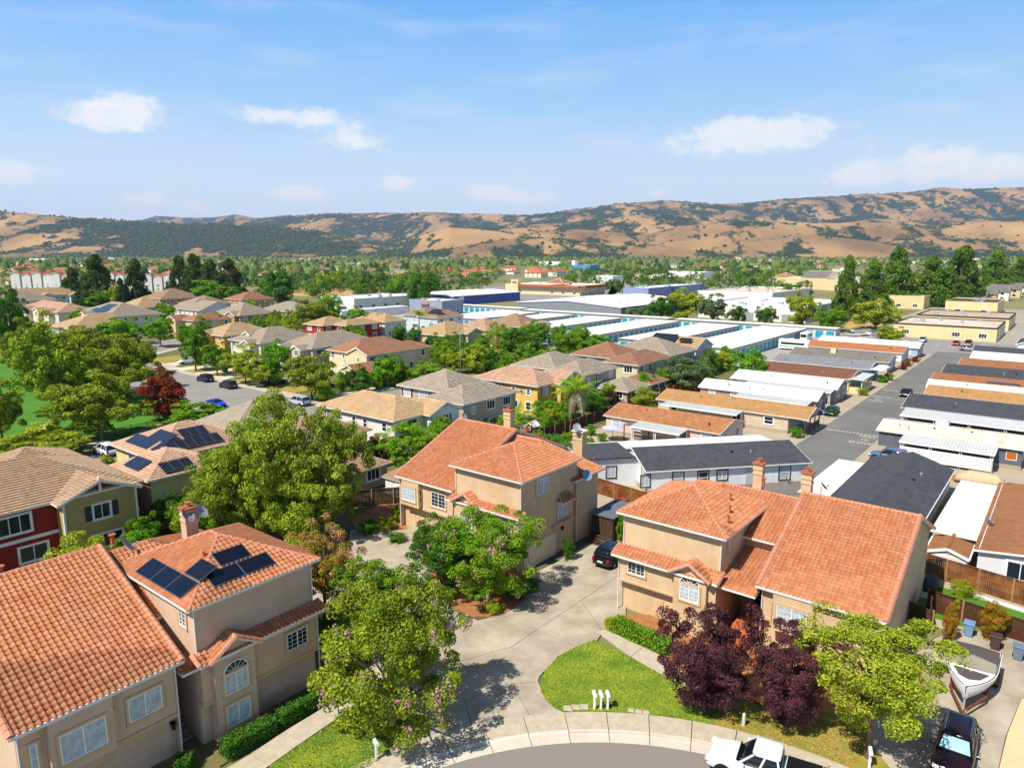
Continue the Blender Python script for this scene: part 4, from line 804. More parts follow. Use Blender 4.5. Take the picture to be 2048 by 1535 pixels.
neighbour('brown walled house with dark front gable beyond the peach house', 138, 234.2, [(.6, 15, .6, 18.6, 5.6, 'x', 'hh'), (-.8, 7, 2, 8, 5.5, 'x', 'gh')], lap('brown_wall', '#b98f66'), GREY_T)
neighbour('white gabled house with grey-tan roof behind the round green tree', 158.5, 232.8, [(.6, 14.5, .6, 21, 5.6, 'y', 'hh'), (1, 8, -1.4, 6, 5.6, 'y', 'gh')], lap('bright_white_wall', '#e2dfd8'), GREY_T)
neighbour('barn red house with tan roof and white windows', 139, 176, [(.6, 14, .6, 7, 5.5, 'x', 'hh'), (-3.5, 8, 6.5, 16, 5.5, 'x', 'hh')], lap('barn_red_wall', '#a5342a'), TAN_T)
neighbour('white house with tan hip roof right of the red house', 154.2, 175.4, [(.6, 10, .6, 11, 5.5, 'y', 'hh'), (3, 14, 8, 18, 5.5, 'x', 'hh')], lap('chalk_wall', '#d5d2c8'), TAN_T)
def exH13(H): H.solar((2.2, 7, 6.4), (0, -1, 0), (1, 0, .42), 5, 2)
neighbour('pale blue-grey house with dark solar roof beside the tufted tree', 176, 173, [(.6, 14, .6, 10, 5.5, 'x', 'hh'), (3, 18, 9, 20, 5.5, 'x', 'hh')], lap('ice_blue_wall', '#bccad2'), BROWN_T, extra=exH13)
neighbour('low tan roofed house half hidden by the clipped tree hedge', 139, 133.6, [(.6, 16, .6, 14, 5.4, 'x', 'hh'), (8, 14, -1, 6, 5.4, 'y', 'gh')], lap('sand_wall', '#c9b898'), TAN_T)
neighbour('rosy roofed house with small gabled entry beside the palms', 156, 133.4, [(.6, 12, .6, 13, 5.5, 'x', 'hh'), (1, 5, -1.5, 5, 5.5, 'y', 'gh')], lap('mist_wall', '#c4bcae'), PINK_T)
neighbour('brown roofed house with white twin gables against the storage units', 169.5, 131, [(.6, 14, .6, 16, 5.5, 'x', 'hh'), (3, 8, -1.2, 6, 5.5, 'y', 'gh'), (9, 13.5, -1.2, 6, 5.5, 'y', 'gh')], lap('ivory_wall', '#ddd6c4'), BROWN_T)
# ---- further left, toward the park's far side
far_h = [('long rosy roofed house with white bay gables behind the park trees', 102, 300, [(1, 14, 0, 40, 5.6, 'y', 'hh'), (-1, 5, 4, 9, 5.6, 'x', 'gh'), (-1, 5, 14, 19, 5.6, 'x', 'gh'), (-1, 5, 27, 32, 5.6, 'x', 'gh')], '#d9cdb6', PINK_T, 0),
         ('grey roofed house covered in blue solar panels behind the park trees', 105, 264, [(1, 20, 0, 28, 5.6, 'y', 'hh'), (-1, 6, 14, 19, 5.6, 'x', 'gh'), (-1, 6, 21, 26, 5.6, 'x', 'gh')], '#d8d2c4', GREY_T, 1),
         ('tan pyramid-roofed house peering over the park trees', 82, 231, [(.6, 15, 0, 16, 5.6, 'x', 'hg')], '#9fa6a2', TAN_T, 0),
         ('white gabled house with ash grey roof left of the brown house', 140, 266, [(.6, 15, 0, 18, 5.6, 'y', 'gh'), (4, 20, 14, 30, 5.6, 'x', 'hh')], '#dcdad2', GREY_T, 0),
         ('umber roofed house behind the ash grey roof', 158, 300, [(.6, 15, 0, 18, 5.4, 'y', 'hh')], '#c9a884', BROWN_T, 0),
         ('tan house with a broad grey hip between two white gables', 132, 302, [(.6, 15, 0, 18, 5.4, 'x', 'hh')], '#cdb892', TAN_T, 0),
         ('brown hip-roofed house below the pale townhouses', 165, 350, [(.6, 22, 0, 20, 5.6, 'x', 'hh')], '#b9855c', BROWN_T, 0),
         ('long tan roofed apartment house with pale blue gables at the far left', 128, 420, [(0, 36, 0, 16, 6, 'x', 'gg'), (8, 15, -3, 5, 5.6, 'y', 'gh'), (22, 29, -3, 5, 5.6, 'y', 'gh')], '#c3cdd6', TAN_T, 0),
         ('grey roofed low building at the left edge behind the park', 110, 395, [(0, 26, 0, 20, 5, 'x', 'hh')], '#c4bdb0', GREY_T, 0),
         ('rust roofed house between the dark redwoods and the grey roofs', 190, 320, [(.6, 18, 0, 16, 5, 'x', 'hh')], '#b58a66', RED_T, 0)]
for lb, a, c, v, w, r, sp in far_h:
    def ex(H, sp=sp):
        if sp: H.solar((2.2, 20, 5.6 + .6), (0, -1, 0), (1, 0, .42), 12, 2); H.solar((5.5, 17, 5.6 + 2.0), (0, -1, 0), (1, 0, .42), 7, 2)
    neighbour(lb, a, c, v, lap('far_wall_' + w[1:], w), r, course=.55, extra=ex)
# white townhouses with red roofs (rows)
TW = lap('townhouse_white', '#e6e4df'); TB = lap('townhouse_buff', '#c9a06c'); RT2 = tile_mat('red_clay_far', '#b05a40', '#bd6649', '#c8755a', .6, .6, '#a86a55', .3)
for lb, x, y, n, sc in (('white three-storey townhouse row with red roofs at the far left', 24, 580, 4, 1.15), ('second white townhouse row right of the left-most row, brick-trimmed', 104, 581, 2, 1.15), ('white townhouse row with red roofs between the redwood trees', 214, 578, 3, 1.1), ('white townhouse row with buff bays right of the pointed redwood', 288, 583, 4, 1.1)):
    v = [(0, 12, i * 6.2, i * 6.2 + 5.2, 9.6 if i % 2 else 10.6, 'x', 'gh') for i in range(n)] + [(3, 13, 0, n * 6.2, 9.2, 'y', 'hh')]
    p = S(x, y); ex = lambda H, n=n: [H.bx('bay', TB if (i + n) % 2 else TW, -1.2, .1, -i * 7 - 4.5, -i * 7 - 1.8, 0, 6) for i in range(n)]
    neighbour(lb, 300 + x, y, [(a0 * sc, a1 * sc, -c1 * sc, -c0 * sc, h_ * sc, ax, en) for a0, a1, c0, c1, h_, ax, en in v], TW, RT2, name='townhouse_row', cat='townhouses', course=.8, glass=GLASS, loc=p, rz=math.radians(90 - 51.5 + 14))
# ---------------------------------------------------------------- mobile homes
def shingle(name, c, c2, sc=1.6): return M(name, c, .95, 0, sc, .3, 14, col2=c2, det=8)
SG_D = shingle('charcoal_shingle', '#3b3d42', '#4b4e55'); SG_O = shingle('orange_shingle', '#8b5a3a', '#b07c52'); SG_T = shingle('golden_shingle', '#967246', '#b08858'); SG_B = shingle('brown_shingle', '#6b4634', '#7b5442'); SG_G = shingle('grey_shingle', '#6f7276', '#83868a'); SG_U = shingle('umber_shingle', '#875839', '#9b6a48'); SG_R = shingle('rust_shingle', '#96603c', '#ad7449')
MET = M('white_metal_roof', '#dcdcd8', .6, .08, .6); MET2 = M('ribbed_metal', '#c3c6c5', .5, .12, .5)
def mobile(label, a0, a1, c0, c1, roof, wall, ze=2.8, rise=1.15, kind='flat', ridge=.5, wins=5, hip=False, rz=0, trim=None, extra=None, loc=None, face='x0', porch=0):
    H = House('mobile_home', label, 'mobile home', loc if loc is not None else G(a0, c0), TH + rz, None, wall, roof, None, GUTTER, trim or WHITE)
    A, Cw = a1 - a0, c1 - c0; H.wallbox(0, A, 0, Cw, .0, ze); r = A * ridge; o = .35; zl = ze - .08
    yl = -o - porch; H.plane([(-o, yl, zl), (-o, Cw + o, zl), (r, Cw + o, ze + rise), (r, yl, ze + rise)], kind); H.plane([(A + o, Cw + o, zl), (A + o, yl, zl), (r, yl, ze + rise), (r, Cw + o, ze + rise)], kind)
    for y in (-porch, Cw): H.P('wall', wall).add([(0, y, ze), (A, y, ze), (r, y, ze + rise - .1)], [(0, 1, 2)])
    for y in (yl - .02, Cw + o + .02): H.barge((-o, y, zl), (r, y, ze + rise), .05, .16); H.barge((A + o, y, zl), (r, y, ze + rise), .05, .16)
    H.eave((-o, yl, zl), (-o, Cw + o, zl), .1, .12); H.bx('skirting', PAD, -.04, A + .04, -.04, Cw + .04, 0, .55)
    rnd = random.Random(int(a0 * 3 + c0))
    for i in range(wins):
        H.win('x0', 0, Cw * (i + .5) / wins + rnd.uniform(-.4, .4), 1.15, rnd.choice((1.0, 1.4)), 1.15, rnd.choice(('double', 'slide')), BLIND if rnd.random() < .5 else GLASS)
    for i in range(max(1, int(A / 4))): H.win('y0', 0, A * (i + .5) / max(1, int(A / 4)), 1.1, 1.5, 1.2, 'three')
    for q in range(4): H.vent(A * rnd.uniform(.1, .45), Cw * rnd.uniform(.1, .9), ze + rise * .5, .25, METAL if q % 2 else BLACK, .09)
    if extra: extra(H)
    return H
def awning(H, x0, x1, y0, y1, z0, z1, mat=None, posts=4, side='x0', fall='x'):
    """flat ribbed carport roof on slim posts, part of its mobile home"""
    mat = mat or MET2; pts = [(x0, y0, z0), (x0, y1, z0), (x1, y1, z1), (x1, y0, z1)]; P_ = [Vector(p) for p in pts]
    mb = MB(); slab(mb, P_, .08, 0, True); o = mb.build('carport_roof', mat, H.e); rb = MB(); n = int(abs(y1 - y0) / .38)
    for i in range(n + 1): y = y0 + (y1 - y0) * i / n; rb.bar((x0 + .02, y, z0 + .04), (x1 - .02, y, z1 + .04), .1, .07)
    ob = rb.build('rib', mat, o); ob['kind'] = 'stuff'
    e = MB(); e.bar((x0 - .03, y0, z0 - .02), (x0 - .03, y1, z0 - .02), .08, .2); e.build('fascia', WHITE, H.e)
    for i in range(posts):
        y = y0 + .3 + (y1 - y0 - .6) * i / max(1, posts - 1); m = MB(); x = x0 + .2
        m.box(x - .04, x + .04, y - .17, y - .09, 0, z0 - .1); m.box(x - .04, x + .04, y + .09, y + .17, 0, z0 - .1)
        for k in range(6): m.box(x - .015, x + .015, y - .09, y + .09, .25 + k * .38, .29 + k * .38)
        m.build('post', WHITE, H.e)
mw = lambda n, c: M(n, c, .8, .05, .8)
def exM1(H):
    H.wallbox(3.4, 9.6, 20.2, 26.8, 0, 3.5); H.bx('wing_roof', SG_D, 3.1, 9.9, 20.6, 27.1, 3.5, 3.66); H.win('x0', 3.4, 23.5, 1.2, 1.1, 1.3, 'slide', BLIND, SH_D); H.win('y1', 20.2, 1.4, 1.0, 1.0, 1.7, 'double', BLIND, SH_D)
    mb = MB(); slab(mb, [Vector(p) for p in ((9.7, -1, 2.95), (9.7, 25, 2.95), (13.4, 25, 2.75), (13.4, -1, 2.75))], .1, 0, True); mb.build('patio_cover', MET, H.e)
    H.win('x0', 0, 3.0, .9, 1.3, 1.7, 'double', BLIND, SH_D); H.win('x0', 0, 11.0, 1.3, 1.2, 1.1, 'slide', BLIND, SH_D); H.win('x0', 0, 13.4, .9, 1.2, 1.5, 'double', GLASS, SH_D); H.win('x0', 0, 16.5, .9, 1.2, 1.6, 'double', BLIND, SH_D); H.win('x0', 0, 20.5, 1.0, 1.0, 1.3, 'slide', BLIND, SH_D)
    mb = MB(); mb.box(-.45, .45, -.06, 0, 0, 2.0); obj('door', mb.mesh('door', M('grey_door', '#b9bcc0', .6, .05)), H.e, H.place('x0', 0, 7.6, .5))
d1 = math.atan2(36.2 - 23.0, -(86.3 - 71.3)) # heading of the wall from the road corner in grid
hm = mobile('white mobile home with broad charcoal roof set askew behind the stucco houses', 0, 9.6, 0, 20.2, SG_D, mw('cool_white_siding', '#dfe3e8'), 2.9, 1.4, wins=0, loc=G(86.4, 23.3), rz=math.radians(48.7), extra=exM1); hm.finish()
mobile('pink mobile home with mottled orange shingles and white awning', 93.3, 102.5, 37.3, 55.5, SG_O, mw('pink_siding', '#d9b9ab'), extra=lambda H: awning(H, -3.2, .1, 4.4, 12.2, 2.45, 2.75, posts=3)).finish()
mobile('beige mobile home with golden shingles and railed corner porch', 109.8, 117.6, 33.0, 55, SG_T, mw('beige_siding', '#c4b49c'), wins=4, porch=2.6, extra=lambda H: (awning(H, -3.0, .1, 7, 20, 2.5, 2.75, posts=0), [H.bx('porch_post', M('porch_brown', '#5d4a3c', .8, .1), x, x + .15, -2.6, -2.45, 0, 2.6) for x in (0, 2.5, 5, 7.4)], H.bx('railing', MATS['porch_brown'], 0, 7.6, -2.6, -2.5, .6, 1.4))).finish()
mobile('mobile home with plain white roof and dusky pink end wall', 124.9, 131, 33.2, 54, MET, mw('dusky_pink_siding', '#a98a86'), extra=lambda H: awning(H, -3.4, .1, .4, 13, 2.45, 2.75, posts=3)).finish()
mobile('grey mobile home with white roof and dappled blue-white awning', 138, 146.5, 33.4, 53, MET, mw('slate_siding', '#8e9196'), extra=lambda H: awning(H, -3.0, .1, 0, 16, 2.5, 2.8, posts=4)).finish()
mobile('yellow mobile home with dark brown shingles and screened porch', 151, 162, 34.2, 53, SG_B, mw('butter_siding', '#dccf98'), wins=3, extra=lambda H: (H.bx('porch_roof', MET2, -.4, 9, -2.8, .0, 2.75, 2.9), H.wallbox(0, 8.6, -2.5, -.1, 0, 1.1), [H.bx('porch_post', WHITE, x, x + .15, -2.5, -2.35, 1.1, 2.75) for x in (0, 2, 4.2, 6.3, 8.4)])).finish()
mobile('blue mobile home with ash grey shingles and white porch', 166.5, 176, 34, 54.5, SG_G, mw('blue_siding', '#6c93b8'), extra=lambda H: H.bx('porch_roof', MET, 0, 7, -3.0, -.3, 2.7, 2.85)).finish()
mobile('mobile home with grey-brown shingles and a cream roof cooler', 180.5, 190, 33, 55, shingle('taupe_shingle', '#6a655e', '#7e7870'), mw('pale_siding', '#cfcfc9'), extra=lambda H: H.bx('roof_cooler', M('cream_cooler', '#d9cf9a', .6, .05), 2.5, 3.7, 12, 13.2, 3.3, 4.6)).finish()
mobile('mobile home with bright orange shingles beside the end of the lane', 199.3, 208.5, 33.4, 56, SG_R, mw('white_siding_end', '#d7dadd')).finish()
mobile('long white-roofed mobile home at the end of the lane', 212.5, 221, 32, 57, MET, mw('lilac_siding', '#a9b4c9')).finish()
# right-hand row (each runs off to the right)
mobile('mobile home with near-black ridge roof behind the front stucco house', 0, 8.2, 0, 23.5, SG_D, mw('ice_siding', '#cfd8e2'), 2.8, 1.35, loc=G(93.6, 9.4), rz=math.pi / 2, wins=0, extra=lambda H: ([H.win('x0', 0, 0, 0) for _ in ()], [H.win('x1', 8.2, 3 + i * 4, 1.1, 1.1, 1.3, 'double') for i in range(5)])).finish()
def flat_carport(label, pts, z, posts):
    t = thing('carport', label, 'carport', G(*pts[0])); mb = MB(); o = G(*pts[0]); P_ = [G(*p) - o + Vector((0, 0, z)) for p in pts]; slab(mb, P_, .1, 0, True); r = mb.build('roof', M('carport_deck', '#bdbdb8', .6, .08, .5), t)  # deck painted greyer than its white ribs: shade between ribs put into colour
    rb = MB(); n = int((P_[1] - P_[0]).length / .45)
    for i in range(n + 1): f = i / n; rb.bar(P_[0].lerp(P_[1], f) + Vector((0, 0, .03)), P_[3].lerp(P_[2], f) + Vector((0, 0, .03)), .16, .07)
    q = rb.build('rib', MET, r); q['kind'] = 'stuff'
    for i in range(posts):
        for e in (P_[0].lerp(P_[1], (i + .5) / posts), P_[3].lerp(P_[2], (i + .5) / posts)): m = MB(); m.box(e.x - .05, e.x + .05, e.y - .05, e.y + .05, 0, z - .1); m.build('post', WHITE, t)
    return t
flat_carport('white ribbed carport along the left side of the near-black roof', [(75.5, 21.2), (91.0, 21.0), (91.0, 17.6), (75.5, 17.6)], 2.5, 4)
flat_carport('white ribbed carport between the near-black roof and the umber roof', [(71.9, 8.3), (90.8, 8.1), (90.8, 4.3), (71.9, 4.6)], 2.5, 4)
mobile('mobile home with broad umber shingle roof at the right edge by the white carport', 0, 17, 0, 22, SG_U, mw('pearl_siding', '#d3d5d8'), 2.9, 1.0, loc=G(91, -12.7), rz=math.pi / 2, wins=0, extra=lambda H: (H.win('y1', 22, 14.0, .9, 1.9, 1.5, 'slide'), H.bx('skylight', SOLAR, 13.2, 14.2, 1.2, 2.4, 3.4, 3.5))).finish()
t = House('garden_shed', 'small white shed with brown gable roof behind the backyard fence', 'shed', G(68.3, 5.0), TH, None, mw('shed_white', '#d8d8d4'), SG_U); t.wallbox(0, 3.8, 0, 2.9, 0, 2.0); t.roofvol(0, 3.8, 0, 2.9, 2.05, 'x', 'gg', .35, .2, 'flat', .15); t.bx('door', t.wall, -.04, 0, .5, 1.4, .05, 1.85); t.bx('door', t.wall, -.04, 0, 1.45, 2.35, .05, 1.85); t.finish()
def exN3(H):
    awning(H, -4.2, .6, 2.6, 13.4, 2.5, 2.85, posts=4); H.bx('carport_screen', M('white_slat_screen', '#e2e2de', .7, .04), -4.3, -4.2, 2.8, 13.2, .35, 1.95)
    for i in range(5): H.bx('screen_gap', MET2, -4.34, -4.3, 2.8, 13.2, .35 + i * .32, .38 + i * .32)
    H.bx('swamp_cooler', MET2, 5.6, 7.0, 9, 10.6, 2.9, 4.1); H.win('x0', 0, -1.5 + 2.6, 1.2, 1.2, 1.1, 'plain', M('orange_glass', '#b0641c', .3, 0)); H.bx('door', M('slate_door', '#5d636e', .7, .05), -.05, 0, 14.6, 15.6, .3, 2.3)
mobile('slate blue mobile home with patchy white roof and tall screened carport', 109.3, 118, 3.5, 20.2, M('patchy_white_roof', '#e0ddd5', .8, 0, .9, col2='#c5b89c', det=9), mw('dark_slate_siding', '#5c626d'), 2.85, .7, kind='rib', wins=0, extra=exN3).finish()
for lb, a0, a1, ca, cb, rf, wl, ex in (
    ('mobile home with smooth charcoal roof and pale ribbed awning on the right of the lane', 128.6, 142.5, 20.5, -16, SG_D, '#4d5560', lambda H: awning(H, -5.8, .2, 17.5, 36, 2.5, 2.8, posts=5)),
    ('mobile home with golden shingles squeezed behind the charcoal roof', 143.3, 150.5, 19.5, -16, SG_T, '#b9a98e', None), ('narrow white-roofed mobile home behind the golden shingles', 151.2, 155.6, 20.4, -18, MET, '#d7d7d2', None),
    ('mobile home with rust brown roof and long skylight', 156.4, 169.5, 20.8, -20, SG_U, '#a98c74', lambda H: H.bx('skylight', GLASS, 3, 4.2, 27, 32, 3.3, 3.6)), ('mobile home with slate black roof and small skylight past the parked sedan', 171.5, 183, 20.7, -22, SG_D, '#75797e', None),
    ('mobile home with chestnut roof near the top of the lane', 184, 196, 19.3, -24, SG_U, '#cbbfae', None), ('mobile home with wide white metal roof near the top of the lane', 198.2, 212, 18.6, -26, MET, '#d8d8d4', lambda H: H.bx('roof_cooler', MET2, 3, 4.6, 30, 33, 3.2, 4.2)),
    ('last mobile home on the right with dark shingle roof', 213.6, 222, 19.6, -26, SG_D, '#8a8f96', None)):
    mobile(lb, a0, a1, cb, ca, rf, mw('siding_' + wl[1:], wl), wins=4, extra=ex).finish()
H = House('gatehouse', 'small white house with dark gable roof facing the lane end', 'house', G(240, 2), TH, None, mw('porch_white', '#d7dde4'), SG_D); H.vol(0, 16, 0, 10, 2.8, 'x', 'gg', kind='flat', pitch=.35); H.win('x0', 0, 3, 1, 1.6, 1.2); H.win('x0', 0, 7, 1, 1.6, 1.2); H.finish()
# ---------------------------------------------------------------- self-storage rows with teal roll-up doors
TEAL = M('teal_door', '#2a9db5', .5, .06, 1, spec=.4); STW = M('storage_wall', '#cfcabd', .8, .05); STR = M('storage_roof', '#dfddd6', .7, .07, .12, det=6); STG = M('storage_fascia', '#7e8280', .7, .05)
def door_mesh(w=2.4, h=2.2):
    k = ('roll', w, h)
    if k not in WCACHE:
        mb = MB(); mb.box(-w / 2, w / 2, -.02, 0, 0, h)
        for i in range(9): mb.box(-w / 2 + .03, w / 2 - .03, -.05, -.02, i * h / 9 + .03, (i + 1) * h / 9 - .03)
        WCACHE[k] = mb.mesh('roll_up_door', TEAL)
    return WCACHE[k]
def storage(label, a0, a1, c0, c1, h=3.0, faces=('y0', 'x0'), rz=0, nend=2):
    H = House('storage_row', label, 'storage building', G(a0, c0), TH + rz, 'self-storage rows', STW, STR); A, Cw = a1 - a0, c1 - c0
    H.wallbox(0, A, 0, Cw, 0, h); mb = H.P('roof', STR); mb.box(-.25, A + .25, -.25, Cw / 2, h, h + .16); mb.box(-.25, A + .25, Cw / 2, Cw + .25, h, h + .17); H.bx('fascia', STG, -.3, A + .3, -.32, -.25, h - .12, h + .2); H.bx('fascia', STG, -.32, -.25, -.3, Cw + .3, h - .12, h + .2)
    if 'y0' in faces:
        n = int(A / 3.3)
        for i in range(n): obj('roll_up_door', door_mesh(), H.e, H.place('y0', 0, (i + .5) * A / n, .1))
    if 'x0' in faces:
        n = max(2, int(Cw / 3.2))
        for i in range(n): obj('roll_up_door', door_mesh(), H.e, H.place('x0', 0, (i + .5) * Cw / n, .1))
    return H.finish()
rows = [(178, 242, 69, 83.5, 'widest storage row with white roof, nearest the mobile homes'), (180, 238.5, 90, 103.5, 'second storage row from the mobile homes, right behind the solar-panel house'), (176, 240, 113, 126.5, 'third storage row from the mobile homes, its near end behind the street trees'), (181, 238, 136, 149.5, 'fourth storage row from the mobile homes, left of the middle lamp post'), (202, 239, 158, 170, 'fifth storage row from the mobile homes, behind the twin gables'), (200, 239, 176, 196, 'last storage row on the left, beside the grey office block')]
for a0, a1, c0, c1, lb in rows: storage(lb, a0, a1, c0, c1)
storage('grey-roofed cross row of teal doors closing the storage rows', 246, 252, 61, 118, 3.0, ('x0',)); storage('grey-roofed cross row of teal doors left of the small gap', 246, 252, 121, 190, 3.0, ('x0',)); storage('short far cross row with teal doors beside the dark warehouse', 250, 256, 194, 235, 3.0, ('x0',))
# ---------------------------------------------------------------- flat-roofed commercial buildings
def block(label, a0, a1, c0, c1, h, wall, roof, parapet=.5, units=4, name='commercial_building', cat='building', rz=0, band=None, extra=None, doors=0):
    H = House(name, label, cat, G(a0, c0), TH + rz, None, wall, roof); A, Cw = a1 - a0, c1 - c0; H.wallbox(0, A, 0, Cw, 0, h - .1)
    H.P('roof', roof).box(.2, A - .2, .2, Cw - .2, h - .3, h - .05)
    for nm, x0, x1, y0, y1 in (('p', -.02, A + .02, -.02, .25), ('p', -.02, A + .02, Cw - .25, Cw + .02), ('p', -.02, .25, .25, Cw - .25), ('p', A - .25, A + .02, .25, Cw - .25)): H.bx('parapet', band or wall, x0, x1, y0, y1, h - .25, h + parapet)
    rnd = random.Random(int(a0 + c0))
    for i in range(units):
        x, y = rnd.uniform(.15, .85) * A, rnd.uniform(.15, .85) * Cw; w = rnd.uniform(1, 2.2); m = MB(); m.box(x, x + w, y, y + w * .8, h - .05, h + rnd.uniform(.7, 1.3), 0, .05); m.build('air_handler', METAL, H.e)
    for face, Lf in (('x0', Cw), ('y0', A)):
        n = min(7, max(1, int(Lf / 7)))
        for i in range(n):
            if rnd.random() < .75: H.win(face, 0, Lf * (i + .5) / n, 1.0, 2.2, 1.4, 'three')
    for i in range(doors): H.garage('x0', 0, Cw * (i + .5) / doors, 3.6, 3.2, METAL)
    if extra: extra(H)
    return H.finish()
bw = lambda n, c: M(n, c, .85, .05, .3)
CRM = bw('cream_render', '#dcc795'); WHT = bw('white_render', '#dedfdf'); GRW = bw('grey_panel', '#7d848b'); BLU = bw('blue_panel', '#5264a8'); ROOFW = M('bright_roof', '#e6e4de', .8, .1, .25, det=7); ROOFT = M('tan_gravel_roof', '#b5a184', .95, .12, .3, det=7); ROOFC = M('stained_roof', '#d8cfc0', .9, 0, .12, col2='#b9a58e', det=8); ROOFB = M('dark_roof', '#4f4640', .9, .1, .3)
def gablewh(label, a0, a1, c0, c1, h, rise, wall, roof, n=24):
    H = House('warehouse', label, 'warehouse', G(a0, c0), TH, None, wall, roof); A, Cw = a1 - a0, c1 - c0; H.vol(0, A, 0, Cw, h, 'x', 'gg', kind='flat', pitch=2 * rise / Cw, ov=.2)
    for i in range(n): x = A * ((i % 8) + .6) / 8.5; y = Cw * (.15 + .33 * (i // 8)); zz = h + rise * (1 - abs(2 * y / Cw - 1)); m = MB(); m.tube([(x, y, zz), (x, y, zz + .7), (x, y + .3, zz + .9)], .25, 6); m.build('roof_vent', METAL, H.e)
    H.garage('x0', 0, Cw * .3, 4, 3.5, GRW); H.garage('x0', 0, Cw * .65, 4, 3.5, GRW); H.win('y0', 0, 6, 2.5, 4, 2, 'plain', WHITE); return H.finish()
gablewh('large charcoal warehouse with white vent-dotted roof behind the storage rows', 262, 330, 150, 205, 5, 1.8, GRW, ROOFW)
gablewh('blue-walled warehouse with white roof left of the charcoal warehouse', 275, 332, 258, 300, 5, 1.0, BLU, ROOFW, 8)
block('blue-grey two-storey storage office with red awning', 229, 243, 222, 243, 6, bw('blue_grey_render', '#8d97a6'), ROOFW, units=3, extra=lambda H: H.plane([(-1.2, 8, 4.6), (-1.2, 13, 4.6), (.1, 13, 5.6), (.1, 8, 5.6)], 'flat', SG_R))
block('low white canopy building along the storage yard edge', 190, 228, 243, 250, 3.2, WHT, ROOFW, .2, 0); block('white flat-roofed clinic with blue umbrella canopy', 222, 262, 274, 300, 5.2, WHT, ROOFW, .6, 4, extra=lambda H: H.bx('canopy', BLU, -6, -1, 6, 12, 2.8, 3.1))
block('blue-banded supermarket box behind the yard trees', 400, 490, 210, 228, 5.5, bw('periwinkle_panel', '#8b97c4'), ROOFW, .6, 6); block('white industrial building with teal band at the yard', 401, 476, 134, 178, 5, WHT, ROOFC, .6, 10); block('white factory unit with tall side wall behind the small dark trees', 292, 350, 84, 129, 5.5, WHT, ROOFW, .8, 8, doors=3)
block('cream workshop with brown shaded side wall', 402, 468, 60, 82, 6, CRM, ROOFC, .5, 4); block('cream hall with dark roof and louvred side', 380, 414, 28, 48, 5.5, CRM, ROOFB, .4, 6); block('low tan-roofed workshop behind the long cream building', 309, 340, 18.8, 48, 4.2, CRM, ROOFT, .35, 7, band=SH_D); block('long cream building with white roof facing the parking lot', 267, 297, 19, 48, 4.2, CRM, ROOFC, .3, 4, band=SH_D)
# ---------------------------------------------------------------- foliage
def leaf_mat(name, c1, c2, rough=.7, tl=.25):
    if name in MATS: return MATS[name]
    m = bpy.data.materials.new(name); m.use_nodes = True; nt = m.node_tree; N = nt.nodes; L = nt.links; b = N['Principled BSDF']; out = N['Material Output']
    at = N.new('ShaderNodeAttribute'); at.attribute_name = 'tint'; oi = N.new('ShaderNodeObjectInfo')
    mx = N.new('ShaderNodeMixRGB'); L.new(at.outputs['Fac'], mx.inputs[0]); mx.inputs[1].default_value = lin(c1); mx.inputs[2].default_value = lin(c2)
    hs = N.new('ShaderNodeHueSaturation'); mp = N.new('ShaderNodeMapRange'); mp.inputs[3].default_value = .82; mp.inputs[4].default_value = 1.15; L.new(oi.outputs['Random'], mp.inputs[0]); L.new(mp.outputs[0], hs.inputs['Value']); L.new(mx.outputs[0], hs.inputs['Color'])
    L.new(hs.outputs[0], b.inputs['Base Color']); b.inputs['Roughness'].default_value = rough; b.inputs['Specular IOR Level'].default_value = .12
    tr = N.new('ShaderNodeBsdfTranslucent'); L.new(hs.outputs[0], tr.inputs['Color']); ms = N.new('ShaderNodeMixShader'); ms.inputs[0].default_value = tl; L.new(b.outputs[0], ms.inputs[1]); L.new(tr.outputs[0], ms.inputs[2]); L.new(ms.outputs[0], out.inputs['Surface'])
    MATS[name] = m; return m
def quad_mesh(name, P, Nn, size, tint, rng, mat, aspect=.55):
    """one diamond leaf per point, lying across its normal"""
    n = len(P); r = rng.normal(size=(n, 3)); t = np.cross(Nn, r); t /= np.linalg.norm(t, axis=1)[:, None] + 1e-9; b = np.cross(Nn, t)
    s = size[:, None]; fold = Nn * (size * .18)[:, None]
    V_ = np.stack([P - t * s, P + b * s * aspect - fold * 0 + fold, P + t * s, P - b * s * aspect + fold], 1).reshape(-1, 3)
    me = bpy.data.meshes.new(name); me.vertices.add(4 * n); me.vertices.foreach_set('co', V_.astype(np.float32).ravel()); me.loops.add(4 * n); me.loops.foreach_set('vertex_index', np.arange(4 * n, dtype=np.int32))
    me.polygons.add(n); me.polygons.foreach_set('loop_start', np.arange(0, 4 * n, 4, dtype=np.int32)); me.polygons.foreach_set('loop_total', np.full(n, 4, dtype=np.int32))
    at = me.attributes.new('tint', 'FLOAT', 'FACE'); at.data.foreach_set('value', np.clip(tint, 0, 1).astype(np.float32)); me.materials.append(mat); me.update(calc_edges=True); return me
